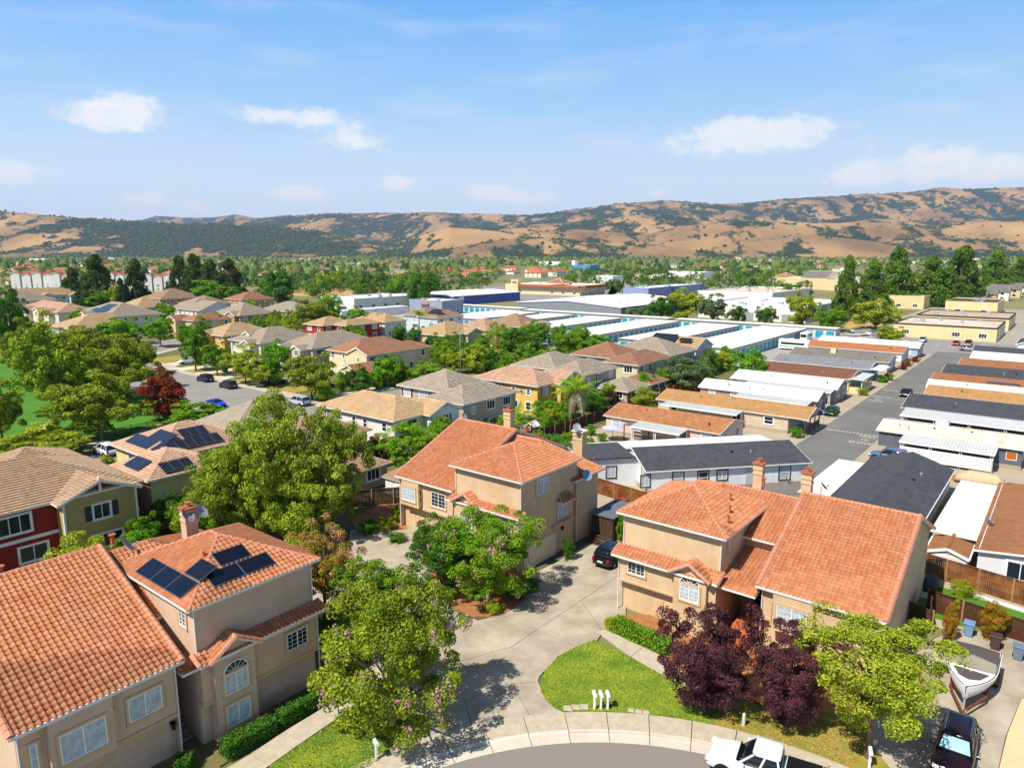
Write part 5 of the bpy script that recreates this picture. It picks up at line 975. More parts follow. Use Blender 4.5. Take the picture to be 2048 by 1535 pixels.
def crown_points(rng, ncl, nl, shape, rc, flat=.8):
    d = rng.normal(size=(ncl, 3)); d /= np.linalg.norm(d, axis=1)[:, None]; rad = .28 + .72 * rng.random(ncl) ** .45
    lob = 1 + .24 * np.sin(d[:, 0] * 4.3 + rng.random() * 6) * np.cos(d[:, 2] * 3.1 + rng.random() * 6) + .20 * np.sin(d[:, 1] * 5 + d[:, 2] * 3 + rng.random() * 6); c = d * (rad * lob)[:, None]
    z = (c[:, 2] + 1) / 2
    if shape == 'round': w = np.ones(ncl)
    elif shape == 'vase': w = .45 + .75 * np.clip(z, 0, 1) ** .6
    elif shape == 'ragged': w = .62 + .55 * np.sin(np.pi * np.clip(.75 - .62 * z, 0, 1)) ** 1.2 * (.8 + .4 * rng.random(ncl))
    elif shape == 'oval': w = np.full(ncl, .9)
    elif shape == 'spread': w = 1.05 - .25 * (z - .4) ** 2
    elif shape == 'cone': z = rng.random(ncl) ** 1.25; a = rng.random(ncl) * 6.283; rr = (1 - z) ** .85 * (.55 + .45 * rng.random(ncl)) + .03; c = np.stack([rr * np.cos(a), rr * np.sin(a), z * 2 - 1], 1); w = np.ones(ncl)
    elif shape == 'column': w = .95 - .5 * np.abs(z - .45)
    else: w = np.ones(ncl)
    c[:, 0] *= w; c[:, 1] *= w
    ctint = rng.random(ncl); crad = rc * (.6 + .7 * rng.random(ncl))
    k = np.repeat(np.arange(ncl), nl); n = len(k); e = rng.normal(size=(n, 3)); e /= np.linalg.norm(e, axis=1)[:, None]
    out = c[k] / (np.linalg.norm(c[k], axis=1)[:, None] + .2); e = e + .45 * out + np.array([0, 0, .25]); e /= np.linalg.norm(e, axis=1)[:, None]
    P = c[k] + e * (crad[k] * (.35 + .65 * rng.random(n) ** .5))[:, None] * np.array([1, 1, flat]); Nn = e + .75 * rng.normal(size=(n, 3)); Nn /= np.linalg.norm(Nn, axis=1)[:, None]
    return P, Nn, .45 * ctint[k] + .55 * rng.random(n), c, d
PROTO = {}
def proto(kind):
    """crown (unit box: +-1 across, 0..1 high), limb skeleton and blossom meshes, made once per kind and shared by its copies"""
    if kind in PROTO: return PROTO[kind]
    sp = {'big_a': (175, 250, 'ragged', .185, .025, 11), 'big_b': (140, 190, 'vase', .20, .029, 12), 'big_c': (160, 190, 'oval', .20, .029, 13), 'tall': (180, 190, 'oval', .18, .028, 14), 'lime': (125, 250, 'spread', .21, .026, 15), 'plum': (190, 230, 'vase', .18, .026, 16),
          'mid_a': (85, 140, 'round', .25, .052, 21), 'mid_b': (90, 130, 'oval', .24, .052, 22), 'mid_c': (95, 130, 'spread', .22, .050, 23), 'park': (150, 170, 'spread', .19, .040, 24), 'cone': (130, 90, 'cone', .19, .065, 25), 'pine': (110, 110, 'cone', .24, .058, 26), 'col': (60, 60, 'column', .3, .055, 27),
          'far_a': (40, 32, 'round', .36, .11, 31), 'far_b': (44, 28, 'oval', .34, .11, 32), 'far_cone': (50, 22, 'cone', .24, .11, 33), 'hedge': (130, 190, 'column', .28, .040, 34), 'bush': (110, 130, 'round', .30, .044, 35)}[kind]
    ncl, nl, shp, rc, ls, seed = sp; rng = np.random.default_rng(seed); P, Nn, ti, cl, d = crown_points(rng, ncl, nl, shp, rc)
    P = P + np.array([0, 0, 1.0]); size = ls * (.55 + .75 * rng.random(len(P)))
    me = quad_mesh('crown', P, Nn, size, ti, rng, bpy.data.materials[0])
    # limbs: from the trunk fork (0,0,-.1) out to some clump centres
    mb = MB(); R_ = random.Random(seed); far = kind.startswith('far')
    for i in sorted(range(ncl), key=lambda q: R_.random())[:(4 if far else 16)]:
        e = Vector((cl[i][0], cl[i][1], cl[i][2] + 1)); m = Vector((e.x * .35, e.y * .35, e.z * .55)) ; mb.tube([(0, 0, -.12), m, e], [.035, .022, .006], 5, 0, False)
    mb.tube([(0, 0, -.2), (0, 0, 1.5)], [.045, .012], 6, 0, False); lm = mb.mesh('limbs', [bpy.data.materials[0]], True)
    # blossom sprays on the outermost points
    o = np.linalg.norm((P - np.array([0, 0, .8])), axis=1); idx = np.argsort(-o)[:max(40, int(len(P) * .28))]; pick = rng.choice(idx, size=min(70, len(idx)), replace=False)
    k = np.repeat(pick, 14); Pb = P[k] + rng.normal(size=(len(k), 3)) * np.array([.03, .03, .04]); Nb = rng.normal(size=(len(k), 3)); Nb /= np.linalg.norm(Nb, axis=1)[:, None]
    bl = quad_mesh('blossom', Pb, Nb, .013 + .012 * rng.random(len(k)), rng.random(len(k)), rng, bpy.data.materials[0], .9)
    PROTO[kind] = (me, lm, bl); return PROTO[kind]
BARKM = M('grey_bark', '#6d5c4b', .95, .2, 4, .4, 20); BARKL = M('pale_bark', '#9a8a76', .95, .2, 4)
LF = {'crape': leaf_mat('crape_leaf', '#47701a', '#a8b02e'), 'green': leaf_mat('green_leaf', '#3c7816', '#9bbb2c'), 'dark': leaf_mat('dark_leaf', '#27541a', '#6a9a2c'), 'plum': leaf_mat('plum_leaf', '#3f2227', '#71464b', .6, .15), 'lime': leaf_mat('lime_leaf', '#6f8c1e', '#bfc23e'),
      'sweet': leaf_mat('sweetgum_leaf', '#4b7a1c', '#bcc83e'), 'gold': leaf_mat('golden_leaf', '#7d8a20', '#c9964a'), 'street': leaf_mat('street_tree_leaf', '#357a14', '#8fbc2a'), 'yel': leaf_mat('yellow_green_leaf', '#6f9018', '#bfc238'), 'olive': leaf_mat('olive_leaf', '#4f6c3c', '#8a9e66'),
      'park': leaf_mat('plane_tree_leaf', '#4d7416', '#aab434'), 'red': leaf_mat('red_autumn_leaf', '#4a4a1c', '#b83028'), 'con': leaf_mat('conifer_leaf', '#24421a', '#56682a'), 'pine': leaf_mat('pine_leaf', '#2d5a1a', '#76942f'), 'bushr': leaf_mat('photinia_leaf', '#6b7a1c', '#cc8530'), 'brown': leaf_mat('brown_leaf', '#5a5226', '#9a7a3c'),
      'pink': leaf_mat('pink_petal', '#c9699b', '#eab4c9', .6, .3), 'white': leaf_mat('white_petal', '#d8d8e4', '#f2f2f4', .6, .3), 'farg': leaf_mat('far_tree_leaf', '#285420', '#749a34'), 'fard': leaf_mat('far_dark_leaf', '#1c4222', '#4c7030')}
def setmat(o, mat): o.material_slots[0].link = 'OBJECT'; o.material_slots[0].material = mat
def tree(label, base, h, w, kind, leaf, hb=.25, group=None, name='tree', cat='tree', bark=None, flower=None, lean=0, rz=None, z0=0):
    """base: world point; h: total height; w: crown width; hb: clear trunk as a share of the height"""
    me, lm, bl = proto(kind); t = thing(name, label, cat, Vector((base[0], base[1], z0)), random.uniform(0, 6.28) if rz is None else rz, group); far = kind.startswith('far')
    zb = h * hb; S_ = Matrix.Translation((0, 0, zb)) @ Matrix.Diagonal((w / 2 / 1.05, w / 2 / 1.05, (h - zb) / 2.12, 1))
    o = obj('crown', me, t, S_); setmat(o, LF[leaf])
    if not far:
        l = obj('limbs', lm, o); setmat(l, bark or BARKM)
    if h * hb > .5:
        mb = MB(); r = max(.06, h * .018); mb.tube([(0, 0, -.1), (.03 * h * lean, 0, zb * .5), (0, 0, zb + .15 * (h - zb))], [r * 1.25, r, r * .75], 7, 0, False); tr = mb.build('trunk', bark or BARKM, t, True)
    if flower: f = obj('blossom', bl, o); setmat(f, LF[flower])
    return t
def T(label, bx, by, top, wpx, kind, leaf, hb=.25, **k):
    """tree surveyed from the photograph: base point, crown top and crown width"""
    g = S(bx, by); d = math.hypot(g.y, CAM_H); lo, hi = 0.0, 45.0
    for _ in range(40):
        m = (lo + hi) / 2; q = m - CAM_H; f = g.y * math.cos(PITCH) - q * math.sin(PITCH); u = g.y * math.sin(PITCH) + q * math.cos(PITCH)
        if 767.5 - FPX * u / f > top: lo = m
        else: hi = m
    f = g.y * math.cos(PITCH) + (CAM_H - lo / 2) * math.sin(PITCH)
    return tree(label, g, lo, wpx * f / FPX, kind, leaf, hb, **k)
T('large crape myrtle with pink blossom on the front lawn left of the shared drive', 784, 1455, 1150, 285, 'big_a', 'crape', .10, flower='pink', bark=BARKL, rz=2.6)
T('bright green tree squeezed behind the large crape myrtle', 752, 1285, 1118, 185, 'big_c', 'green', .18)
T('slim crape myrtle with pink top and golden leaves beside the tower of the left house', 652, 1245, 1055, 128, 'big_b', 'gold', .33, flower='pink')
T('dense dark green tree in the planting bed before the centre house', 893, 1190, 1034, 160, 'big_c', 'dark', .12)
T('crape myrtle with lilac blossom in front of the centre house', 976, 1202, 1006, 190, 'big_a', 'green', .2, flower='pink', bark=BARKL)
T('purple-leaved plum tree left of the entrance steps', 1412, 1425, 1208, 190, 'plum', 'plum', .10); T('purple-leaved plum tree right of the entrance steps', 1572, 1455, 1240, 160, 'plum', 'plum', .10, rz=2.2)
T('lime green tree with bare grey trunk beside the right-hand drive', 1735, 1518, 1222, 250, 'lime', 'lime', .33, bark=BARKM)
SGR = 'tall leafy trees behind the left house'
T('tallest of the leafy trees behind the left house', 560, 1075, 795, 190, 'tall', 'sweet', .12, group=SGR); T('leafy tree right of the tallest, in front of the brick red house', 665, 1060, 826, 150, 'tall', 'sweet', .12, rz=1, group=SGR); T('lower leafy tree left of the tallest, beside the solar roof', 450, 1080, 905, 165, 'tall', 'sweet', .1, rz=2, group=SGR); T('leafy tree filling the gap below the tallest one', 612, 1090, 905, 175, 'tall', 'sweet', .1, rz=3.3, group=SGR); T('leafy tree between the solar roof and the tallest one', 505, 1085, 850, 130, 'tall', 'sweet', .1, rz=4.4, group=SGR)
T('small leafy tree at the corner of the yellow solar house', 345, 1060, 990, 75, 'mid_b', 'dark', .1); T('small pale tree showing between craftsman and solar houses', 216, 935, 910, 35, 'mid_b', 'yel', .1)
T('broad green tree beside the gable of the centre house', 820, 945, 848, 120, 'tall', 'green', .1, rz=.7); T('green tree tucked behind the ridge of the centre house', 880, 905, 832, 70, 'mid_b', 'green', .1); T('russet-topped tree by the brick red house', 757, 925, 868, 62, 'mid_b', 'brown', .12)
T('small green tree between the two back-row chimneys and the taupe house', 960, 858, 812, 60, 'mid_a', 'green', .1); T('rounded bush in front of the golden yellow house', 1090, 838, 800, 62, 'bush', 'street', .02); T('leafy bush right of the windblown palm', 1192, 822, 785, 62, 'bush', 'dark', .02); T('clipped hedge-like bush below the windblown palm', 1085, 905, 868, 95, 'bush', 'dark', .02)
T('small purple tree by the mauve-grey garage wing', 1221, 808, 783, 42, 'bush', 'plum', .1); T('yellow flecked oleander bush by the patio umbrella', 1290, 810, 775, 55, 'bush', 'yel', .05, flower='white'); T('grey-green olive tree beside the sage green house', 1372, 778, 708, 92, 'mid_a', 'olive', .12); T('green tree right of the olive tree', 1408, 760, 722, 45, 'mid_b', 'green', .1); T('bright green dome-shaped tree behind the white-roofed mobile home', 1495, 765, 698, 74, 'mid_b', 'street', .1)
HG = 'clipped tree hedge behind the russet-roofed house'
for i, (bx, by, tp, w) in enumerate(((798, 690, 650, 36), (832, 702, 652, 44), (866, 715, 668, 46), (900, 722, 672, 48), (935, 728, 680, 46))): T(('left-most', 'second', 'middle', 'fourth', 'right-most')[i] + ' tree of the clipped hedge behind the russet-roofed house', bx, by, tp, w, 'mid_b', 'dark', .08, group=HG)
T('rounded tree in front of the side wall of the russet-roofed house', 785, 772, 706, 72, 'mid_a', 'street', .12); T('spreading tree left of the middle lamp post', 850, 770, 722, 80, 'mid_a', 'green', .08); T('leafy tree behind the middle lamp post', 965, 740, 690, 82, 'mid_c', 'green', .1); T('tall green tree behind the twin palms', 1042, 722, 652, 78, 'mid_a', 'dark', .12); T('bright tree between palms and the storage wall', 1005, 735, 702, 70, 'mid_c', 'yel', .08); T('green tree right of the storage lamp post', 1190, 705, 664, 62, 'mid_a', 'street', .1); T('green tree left of the storage lamp post', 1130, 712, 662, 60, 'mid_b', 'green', .1); T('low tree in front of the storage end wall', 1085, 722, 690, 46, 'mid_a', 'green', .1)
ST = 'trees lining the curving street'
for lb, bx, by, tp, w, kd, lf in (('green street tree beside the white van', 392, 742, 652, 62, 'mid_b', 'street'), ('slim green street tree with a thin trunk', 435, 752, 680, 56, 'mid_a', 'street'), ('yellow-green street tree before the amber house', 492, 768, 690, 76, 'mid_c', 'yel'), ('deep green street tree over the black pickup', 552, 772, 682, 70, 'mid_b', 'street'), ('rounded street tree at the corner with rusty leaf tips', 624, 800, 702, 98, 'mid_a', 'crape'), ('round green street tree at the bend', 322, 694, 628, 56, 'mid_a', 'street'), ('low yellow street tree between two driveways', 520, 775, 718, 60, 'mid_c', 'yel')): T(lb, bx, by, tp, w, kd, lf, .25, group=ST)
T('red and green autumn tree beside the street', 332, 842, 742, 98, 'mid_b', 'red', .06); T('bright green low tree behind the solar house', 395, 858, 806, 125, 'mid_c', 'street', .1); T('large plane tree by the park fence with a forked trunk', 203, 880, 742, 172, 'park', 'park', .22, bark=BARKL)
PK = 'large plane trees in the park'
for lb, bx, by, tp, w in (('tallest plane tree on the park lawn', 110, 828, 634, 150), ('plane tree overhanging the street by the park', 245, 790, 672, 145), ('plane tree behind the tallest one in the park', 175, 752, 655, 120), ('plane tree closest to the street bend', 268, 752, 672, 85), ('plane tree beside the dark tree at the left edge', 62, 752, 640, 85), ('rounder plane tree low in the middle of the park', 168, 812, 700, 110)): T(lb, bx, by, tp, w, 'park', 'park', .15, group=PK, rz=bx)
T('dark green tree at the left edge of the park', 28, 712, 578, 85, 'tall', 'dark', .12); T('shaded tree at the left edge below the park lawn', 5, 880, 765, 75, 'park', 'park', .15); T('low pale green tree left of the white crossover', 80, 915, 852, 165, 'park', 'yel', .08, rz=3); T('green tree rising behind the park in front of the solar-covered roof', 245, 690, 632, 88, 'mid_a', 'street', .1); T('yellowish tree behind the tan pyramid roof', 150, 700, 650, 60, 'mid_a', 'yel', .1); T('small tree in the garden between brown and white street houses', 565, 668, 638, 42, 'mid_a', 'green', .1)
T('leafy ornamental tree beside the white gabled house', 632, 662, 596, 82, 'mid_a', 'crape', .1); T('green tree left of the clinic', 660, 648, 585, 52, 'mid_b', 'street', .1); T('pink-topped shrub tree behind the street houses', 605, 615, 597, 34, 'mid_a', 'brown', .1, flower='pink'); T('large dark spruce-like tree behind the clinic', 845, 612, 540, 68, 'mid_b', 'dark', .05); T('bright yellow-green tree above the street rooftops', 515, 612, 592, 52, 'mid_a', 'yel', .1)
YD = 'trees around the storage yard'
for lb, bx, by, tp, w, kd, lf in (('dark tree in front of the grey cross row', 1322, 640, 588, 60, 'mid_a', 'dark'), ('bright tree behind the cross row', 1372, 642, 578, 74, 'mid_b', 'yel'), ('twiggy tree before the white factory unit', 1425, 645, 588, 52, 'mid_c', 'olive'), ('small dark tree before the white factory wall', 1474, 648, 608, 38, 'mid_a', 'dark'), ('small dark tree at the right end of the factory wall', 1530, 650, 610, 42, 'mid_a', 'dark'), ('low olive bushes left of the dark yard tree', 1275, 640, 615, 50, 'bush', 'olive'), ('tall yellow-green tree beside the cross row end', 1602, 655, 584, 66, 'mid_b', 'yel'), ('spreading tree right of the cross row end', 1660, 662, 612, 62, 'mid_a', 'street'), ('large tree in front of the cream workshops', 1750, 658, 594, 88, 'mid_a', 'yel'), ('yellow-green tree beside the boats in the yard', 1780, 688, 650, 54, 'mid_a', 'yel')): T(lb + ' at the storage yard', bx, by, tp, w, kd, lf, .15, group=YD)
PN = 'tall pines behind the workshops'
for lb, bx, by, tp, w in (('pine beside the white mobile mast', 1690, 640, 512, 60), ('tall pine left of the workshop cluster', 1742, 622, 520, 72), ('tallest pine above the cream workshop', 1788, 612, 494, 84), ('broad pine right of the cream workshop', 1858, 612, 512, 84), ('tallest pine of the right-hand clump', 1918, 612, 492, 96), ('pine at the right edge behind the grey gables', 1985, 590, 498, 70), ('brownish pine at the far right edge', 2035, 580, 512, 50)): T(lb, bx, by, tp, w, 'pine', 'pine', .12, group=PN, bark=BARKM)
RW = 'dark redwoods among the townhouses'
for lb, bx, by, tp, w in (('left-most dark redwood of the valley edge', 150, 608, 536, 42), ('broad dark redwood beside the left-most one', 198, 610, 510, 60), ('pointed redwood between the townhouse rows', 276, 606, 518, 42), ('slim dark redwood below the pointed one', 245, 612, 556, 22), ('dark redwood right of the townhouses', 362, 588, 512, 40), ('tallest dark redwood right of the townhouses', 392, 590, 508, 44), ('redwood in the middle of the dark clump', 425, 592, 520, 44), ('redwood at the right end of the dark clump', 462, 592, 518, 46)): T(lb, bx, by, tp, w * 1.45, 'pine', 'con', .03, group=RW)
for lb, bx, by, tp, w, kd, lf in (('bright green broad tree below the dark redwoods', 425, 612, 562, 100, 'mid_c', 'street'), ('green tree in front of the left redwoods', 200, 612, 578, 46, 'mid_a', 'street'), ('light green tree at the foot of the pointed redwood', 232, 612, 568, 32, 'mid_b', 'yel'), ('leafy tree right of the bright broad tree', 540, 600, 555, 60, 'mid_b', 'green'), ('tall grey-green tree behind the street houses', 560, 605, 535, 62, 'mid_b', 'dark')): T(lb, bx, by, tp, w, kd, lf, .08)
GT = 'garden trees and shrubs between the houses'; rg = random.Random(21)
def garden(a0, a1, c0, c1, n, h0=2.2, h1=5.0):
    for _ in range(n):
        h = rg.uniform(h0, h1); tree('garden tree', G(rg.uniform(a0, a1), rg.uniform(c0, c1)), h, h * rg.uniform(.7, 1.1), rg.choice(('mid_a', 'mid_b', 'bush', 'bush')), rg.choice(('street', 'green', 'dark', 'yel', 'green')), .06, GT)
garden(74, 91, 52, 60, 7, 1.2, 2.4); garden(70, 92, 62.5, 68, 7, 2, 4); garden(92, 134, 63, 67, 8, 2, 4.5); garden(134, 166, 60, 66.5, 10, 3, 6); garden(20, 44, 60, 66, 8, 3, 5.5); garden(80, 125, 107.5, 114, 12, 3, 6.5); garden(120, 140, 88, 108, 12, 3.5, 7); garden(136, 172, 108, 131, 20, 4, 8); garden(120, 140, 118, 134, 9, 4, 7); garden(104, 140, 195, 226, 10, 3, 6); garden(124, 138, 140, 175, 11, 3, 6.5); garden(118, 176, 190, 232, 16, 4, 8); garden(84, 96, 137, 195, 5, 1, 2); garden(95, 180, 255, 300, 14, 4, 8)
# shrubs and clipped hedges near the houses
def bush(label, bx, by, h, w, leaf, name='shrub', cat='shrub', z=.12, flower=None, kind='bush'): 
    g = S(bx, by, z); return tree(label, g, h, w, kind, leaf, .0, None, name, cat, None, flower, 0, None, z)
bush('small dark shrub at the left tip of the planting bed', 872, 1172, .9, 1.3, 'dark'); bush('juniper shrub at the edge of the planting bed', 898, 1196, 1.1, 1.7, 'green'); bush('agapanthus clump with pale blue flowers under the lilac crape myrtle', 952, 1192, 1.1, 1.9, 'street', flower='white'); bush('yellow-green grass tuft at the tip of the planting bed', 986, 1226, 1.0, 1.3, 'yel'); bush('dark shrub behind the crape myrtle at the garage wall', 1035, 1190, 1.4, 2.2, 'dark'); bush('second dark shrub beside the garage wall', 1060, 1180, 1.0, 1.5, 'dark')
bush('clipped round topiary bush beside the white side garage door', 1138, 1118, 2.0, 1.1, 'dark', 'topiary', 'topiary'); bush('bright green rounded shrub at the corner of the centre house', 797, 1040, 1.6, 1.7, 'yel'); bush('spiky flax plant by the dark fence', 772, 1058, 1.3, 1.8, 'yel'); bush('dark shrub beside the brown fence left of the centre house', 738, 1065, 1.3, 2.0, 'dark'); bush('low dark shrub at the garage front of the centre house', 795, 1082, .8, 1.8, 'dark'); bush('small grass tuft at the hedge end by the right house', 1217, 1256, .9, .8, 'yel'); bush('dark shrub at the foot of the slim crape myrtle', 648, 1268, 1.2, 1.8, 'dark'); bush('dark shrub by the side wall of the left house', 668, 1235, 1.2, 1.8, 'dark')
bush('tall orange-tipped shrub beside the dark side gate', 1897, 1278, 2.6, 1.1, 'bushr', kind='hedge'); bush('broad orange-tipped shrub against the brown fence', 1982, 1275, 2.8, 1.9, 'bushr', kind='hedge'); bush('slim green climber shrub on the fence corner', 1912, 1235, 2.3, .8, 'yel', kind='hedge'); bush('yellow-green shrub on the strip of backyard lawn', 1925, 1188, 1.0, 2.0, 'yel'); bush('green shrub behind the wooden shed of the centre house', 1242, 1080, 3.0, 1.2, 'green', kind='hedge'); bush('purple-leaved seedling beside the boat', 1892, 1290, .6, .7, 'plum'); tree('small bushy tree behind the tower roof of the right house', G(63.8, 28.2), 4.4, 3.2, 'mid_b', 'green', .1)
def hedge(label, p, q, w, h, leaf='dark'):
    """clipped hedge: a leafy box of small leaves, flat topped"""
    rng = np.random.default_rng(int(h * 1000 + p.x)); d = (q - p); Lh = d.length; n = int(Lh * (2 * h + w) * 260); u = rng.random(n) * Lh; k = rng.random(n) * (2 * h + w); P = np.zeros((n, 3)); Nn = np.zeros((n, 3))
    a = k < h; b = (k >= h) & (k < h + w); c = k >= h + w
    P[:, 0] = u; P[a, 1] = -w / 2; P[a, 2] = k[a]; Nn[a, 1] = -1; P[b, 1] = k[b] - h - w / 2; P[b, 2] = h; Nn[b, 2] = 1; P[c, 1] = w / 2; P[c, 2] = h - (k[c] - h - w); Nn[c, 1] = 1
    e = rng.random(n) < .12; P[e, 0] = np.where(rng.random(e.sum()) < .5, 0, Lh); P[e, 1] = (rng.random(e.sum()) - .5) * w; P[e, 2] = rng.random(e.sum()) * h; Nn[e] = rng.normal(size=(e.sum(), 3))
    P += rng.normal(size=P.shape) * .035; P[:, 2] += .05 * np.sin(u * 2.1); Nn += rng.normal(size=Nn.shape) * .6; Nn /= np.linalg.norm(Nn, axis=1)[:, None]
    t = thing('hedge', label, 'hedge', Vector((p.x, p.y, .12)), math.atan2(d.y, d.x)); o = obj('foliage', quad_mesh('foliage', P, Nn, .05 + .03 * rng.random(n), rng.random(n), rng, LF[leaf], .6), t)
    mb = MB(); mb.box(.06, Lh - .06, -w / 2 + .06, w / 2 - .06, 0, h - .06); mb.build('core', LF['dark'], t); return t
hedge('clipped boxwood hedge below the arched bay of the left house', S(448, 1508, .3), S(545, 1452, .3), 1.0, .85); hedge('clipped boxwood hedge below the blank wall of the left house', S(556, 1443, .3), S(640, 1395, .3), 1.0, .85); hedge('clipped hedge in front of the right house', S(1228, 1252, .3), S(1338, 1302, .3), 1.1, .95, 'green'); hedge('dark clipped hedge stub in the bottom left corner', S(352, 1532, .3), S(385, 1528, .3), .8, .7)
# palms
def frond_mesh(L=2.6, droop=1.0, n=26, seed=1):
    mb = MB(); R_ = random.Random(seed); pts = [Vector((L * s, 0, L * (.55 * s - droop * s * s))) for s in [i / 12 for i in range(13)]]
    mb.tube(pts, [.03 * (1 - i / 14) for i in range(13)], 4, 0, False)
    for i in range(n):
        s = .12 + .88 * i / n; p = Vector((L * s, 0, L * (.55 * s - droop * s * s))); l = .62 * math.sin(math.pi * min(1, s * .9 + .12)) + .1
        for sg in (-1, 1): q = p + Vector((l * .45, sg * l * .8, -l * (.35 + .3 * R_.random()))); mb.add([p - Vector((.035, 0, 0)), p + Vector((.035, 0, 0)), q], [(0, 1, 2)])
    me = mb.mesh('frond', [LF['street']]); at = me.attributes.new('tint', 'FLOAT', 'FACE'); at.data.foreach_set('value', [R_.random() for _ in me.polygons]); return me
FR = [frond_mesh(2.6, d, 26, i) for i, d in enumerate((.45, .75, 1.05))]
DEADF = M('dead_frond', '#a99a83', .9, .15)
def palm(label, bx, by, hgt, size, nf=22, dead=5, wind=.5, trunk=True):
    g = S(bx, by); t = thing('palm_tree', label, 'palm tree', g, 0); mb = MB()
    mb.tube([(0, 0, 0), (.1, 0, hgt * .5), (.25, 0, hgt)], [.26, .2, .17], 8); mb.build('trunk', M('palm_trunk', '#8a6a4c', .95, .25, 5), t, True); R_ = random.Random(int(bx))
    for i in range(nf + dead):
        a = 6.283 * i / nf + R_.uniform(-.2, .2) if i < nf else R_.uniform(0, 6.28); a += wind * math.cos(a) * .9; dd = i >= nf
        o = obj('frond', FR[R_.randint(0, 2) if not dd else 2], t, Matrix.Translation((.25, 0, hgt)) @ Matrix.Rotation(a, 4, 'Z') @ Matrix.Rotation(R_.uniform(-.9, .25) if not dd else .5, 4, 'Y') @ Matrix.Scale(size * R_.uniform(.8, 1.1), 4)); setmat(o, DEADF if dd else LF['street' if R_.random() < .7 else 'yel'])
    return t
palm('tall windblown palm with dead grey fronds behind the centre house', 1148, 845, 5.2, 1.75, 24, 6); palm('smaller windblown palm by the taupe house corner', 1030, 880, 2.6, 1.35, 20, 0); palm('left of the two thin palms before the white gables', 992, 716, 6.4, 1.1, 18, 2); palm('right of the two thin palms before the white gables', 1012, 712, 6.0, 1.0, 18, 0); palm('tufted palm beside the pale blue-grey solar house', 838, 668, 6.5, 1.3, 24, 0); palm('left-most tall fan palm at the edge of the far rooftops', 12, 598, 11, 1.3, 20, 0); palm('low banana-like palm under the twin palms', 1046, 728, 3.4, 1.2, 16, 0)
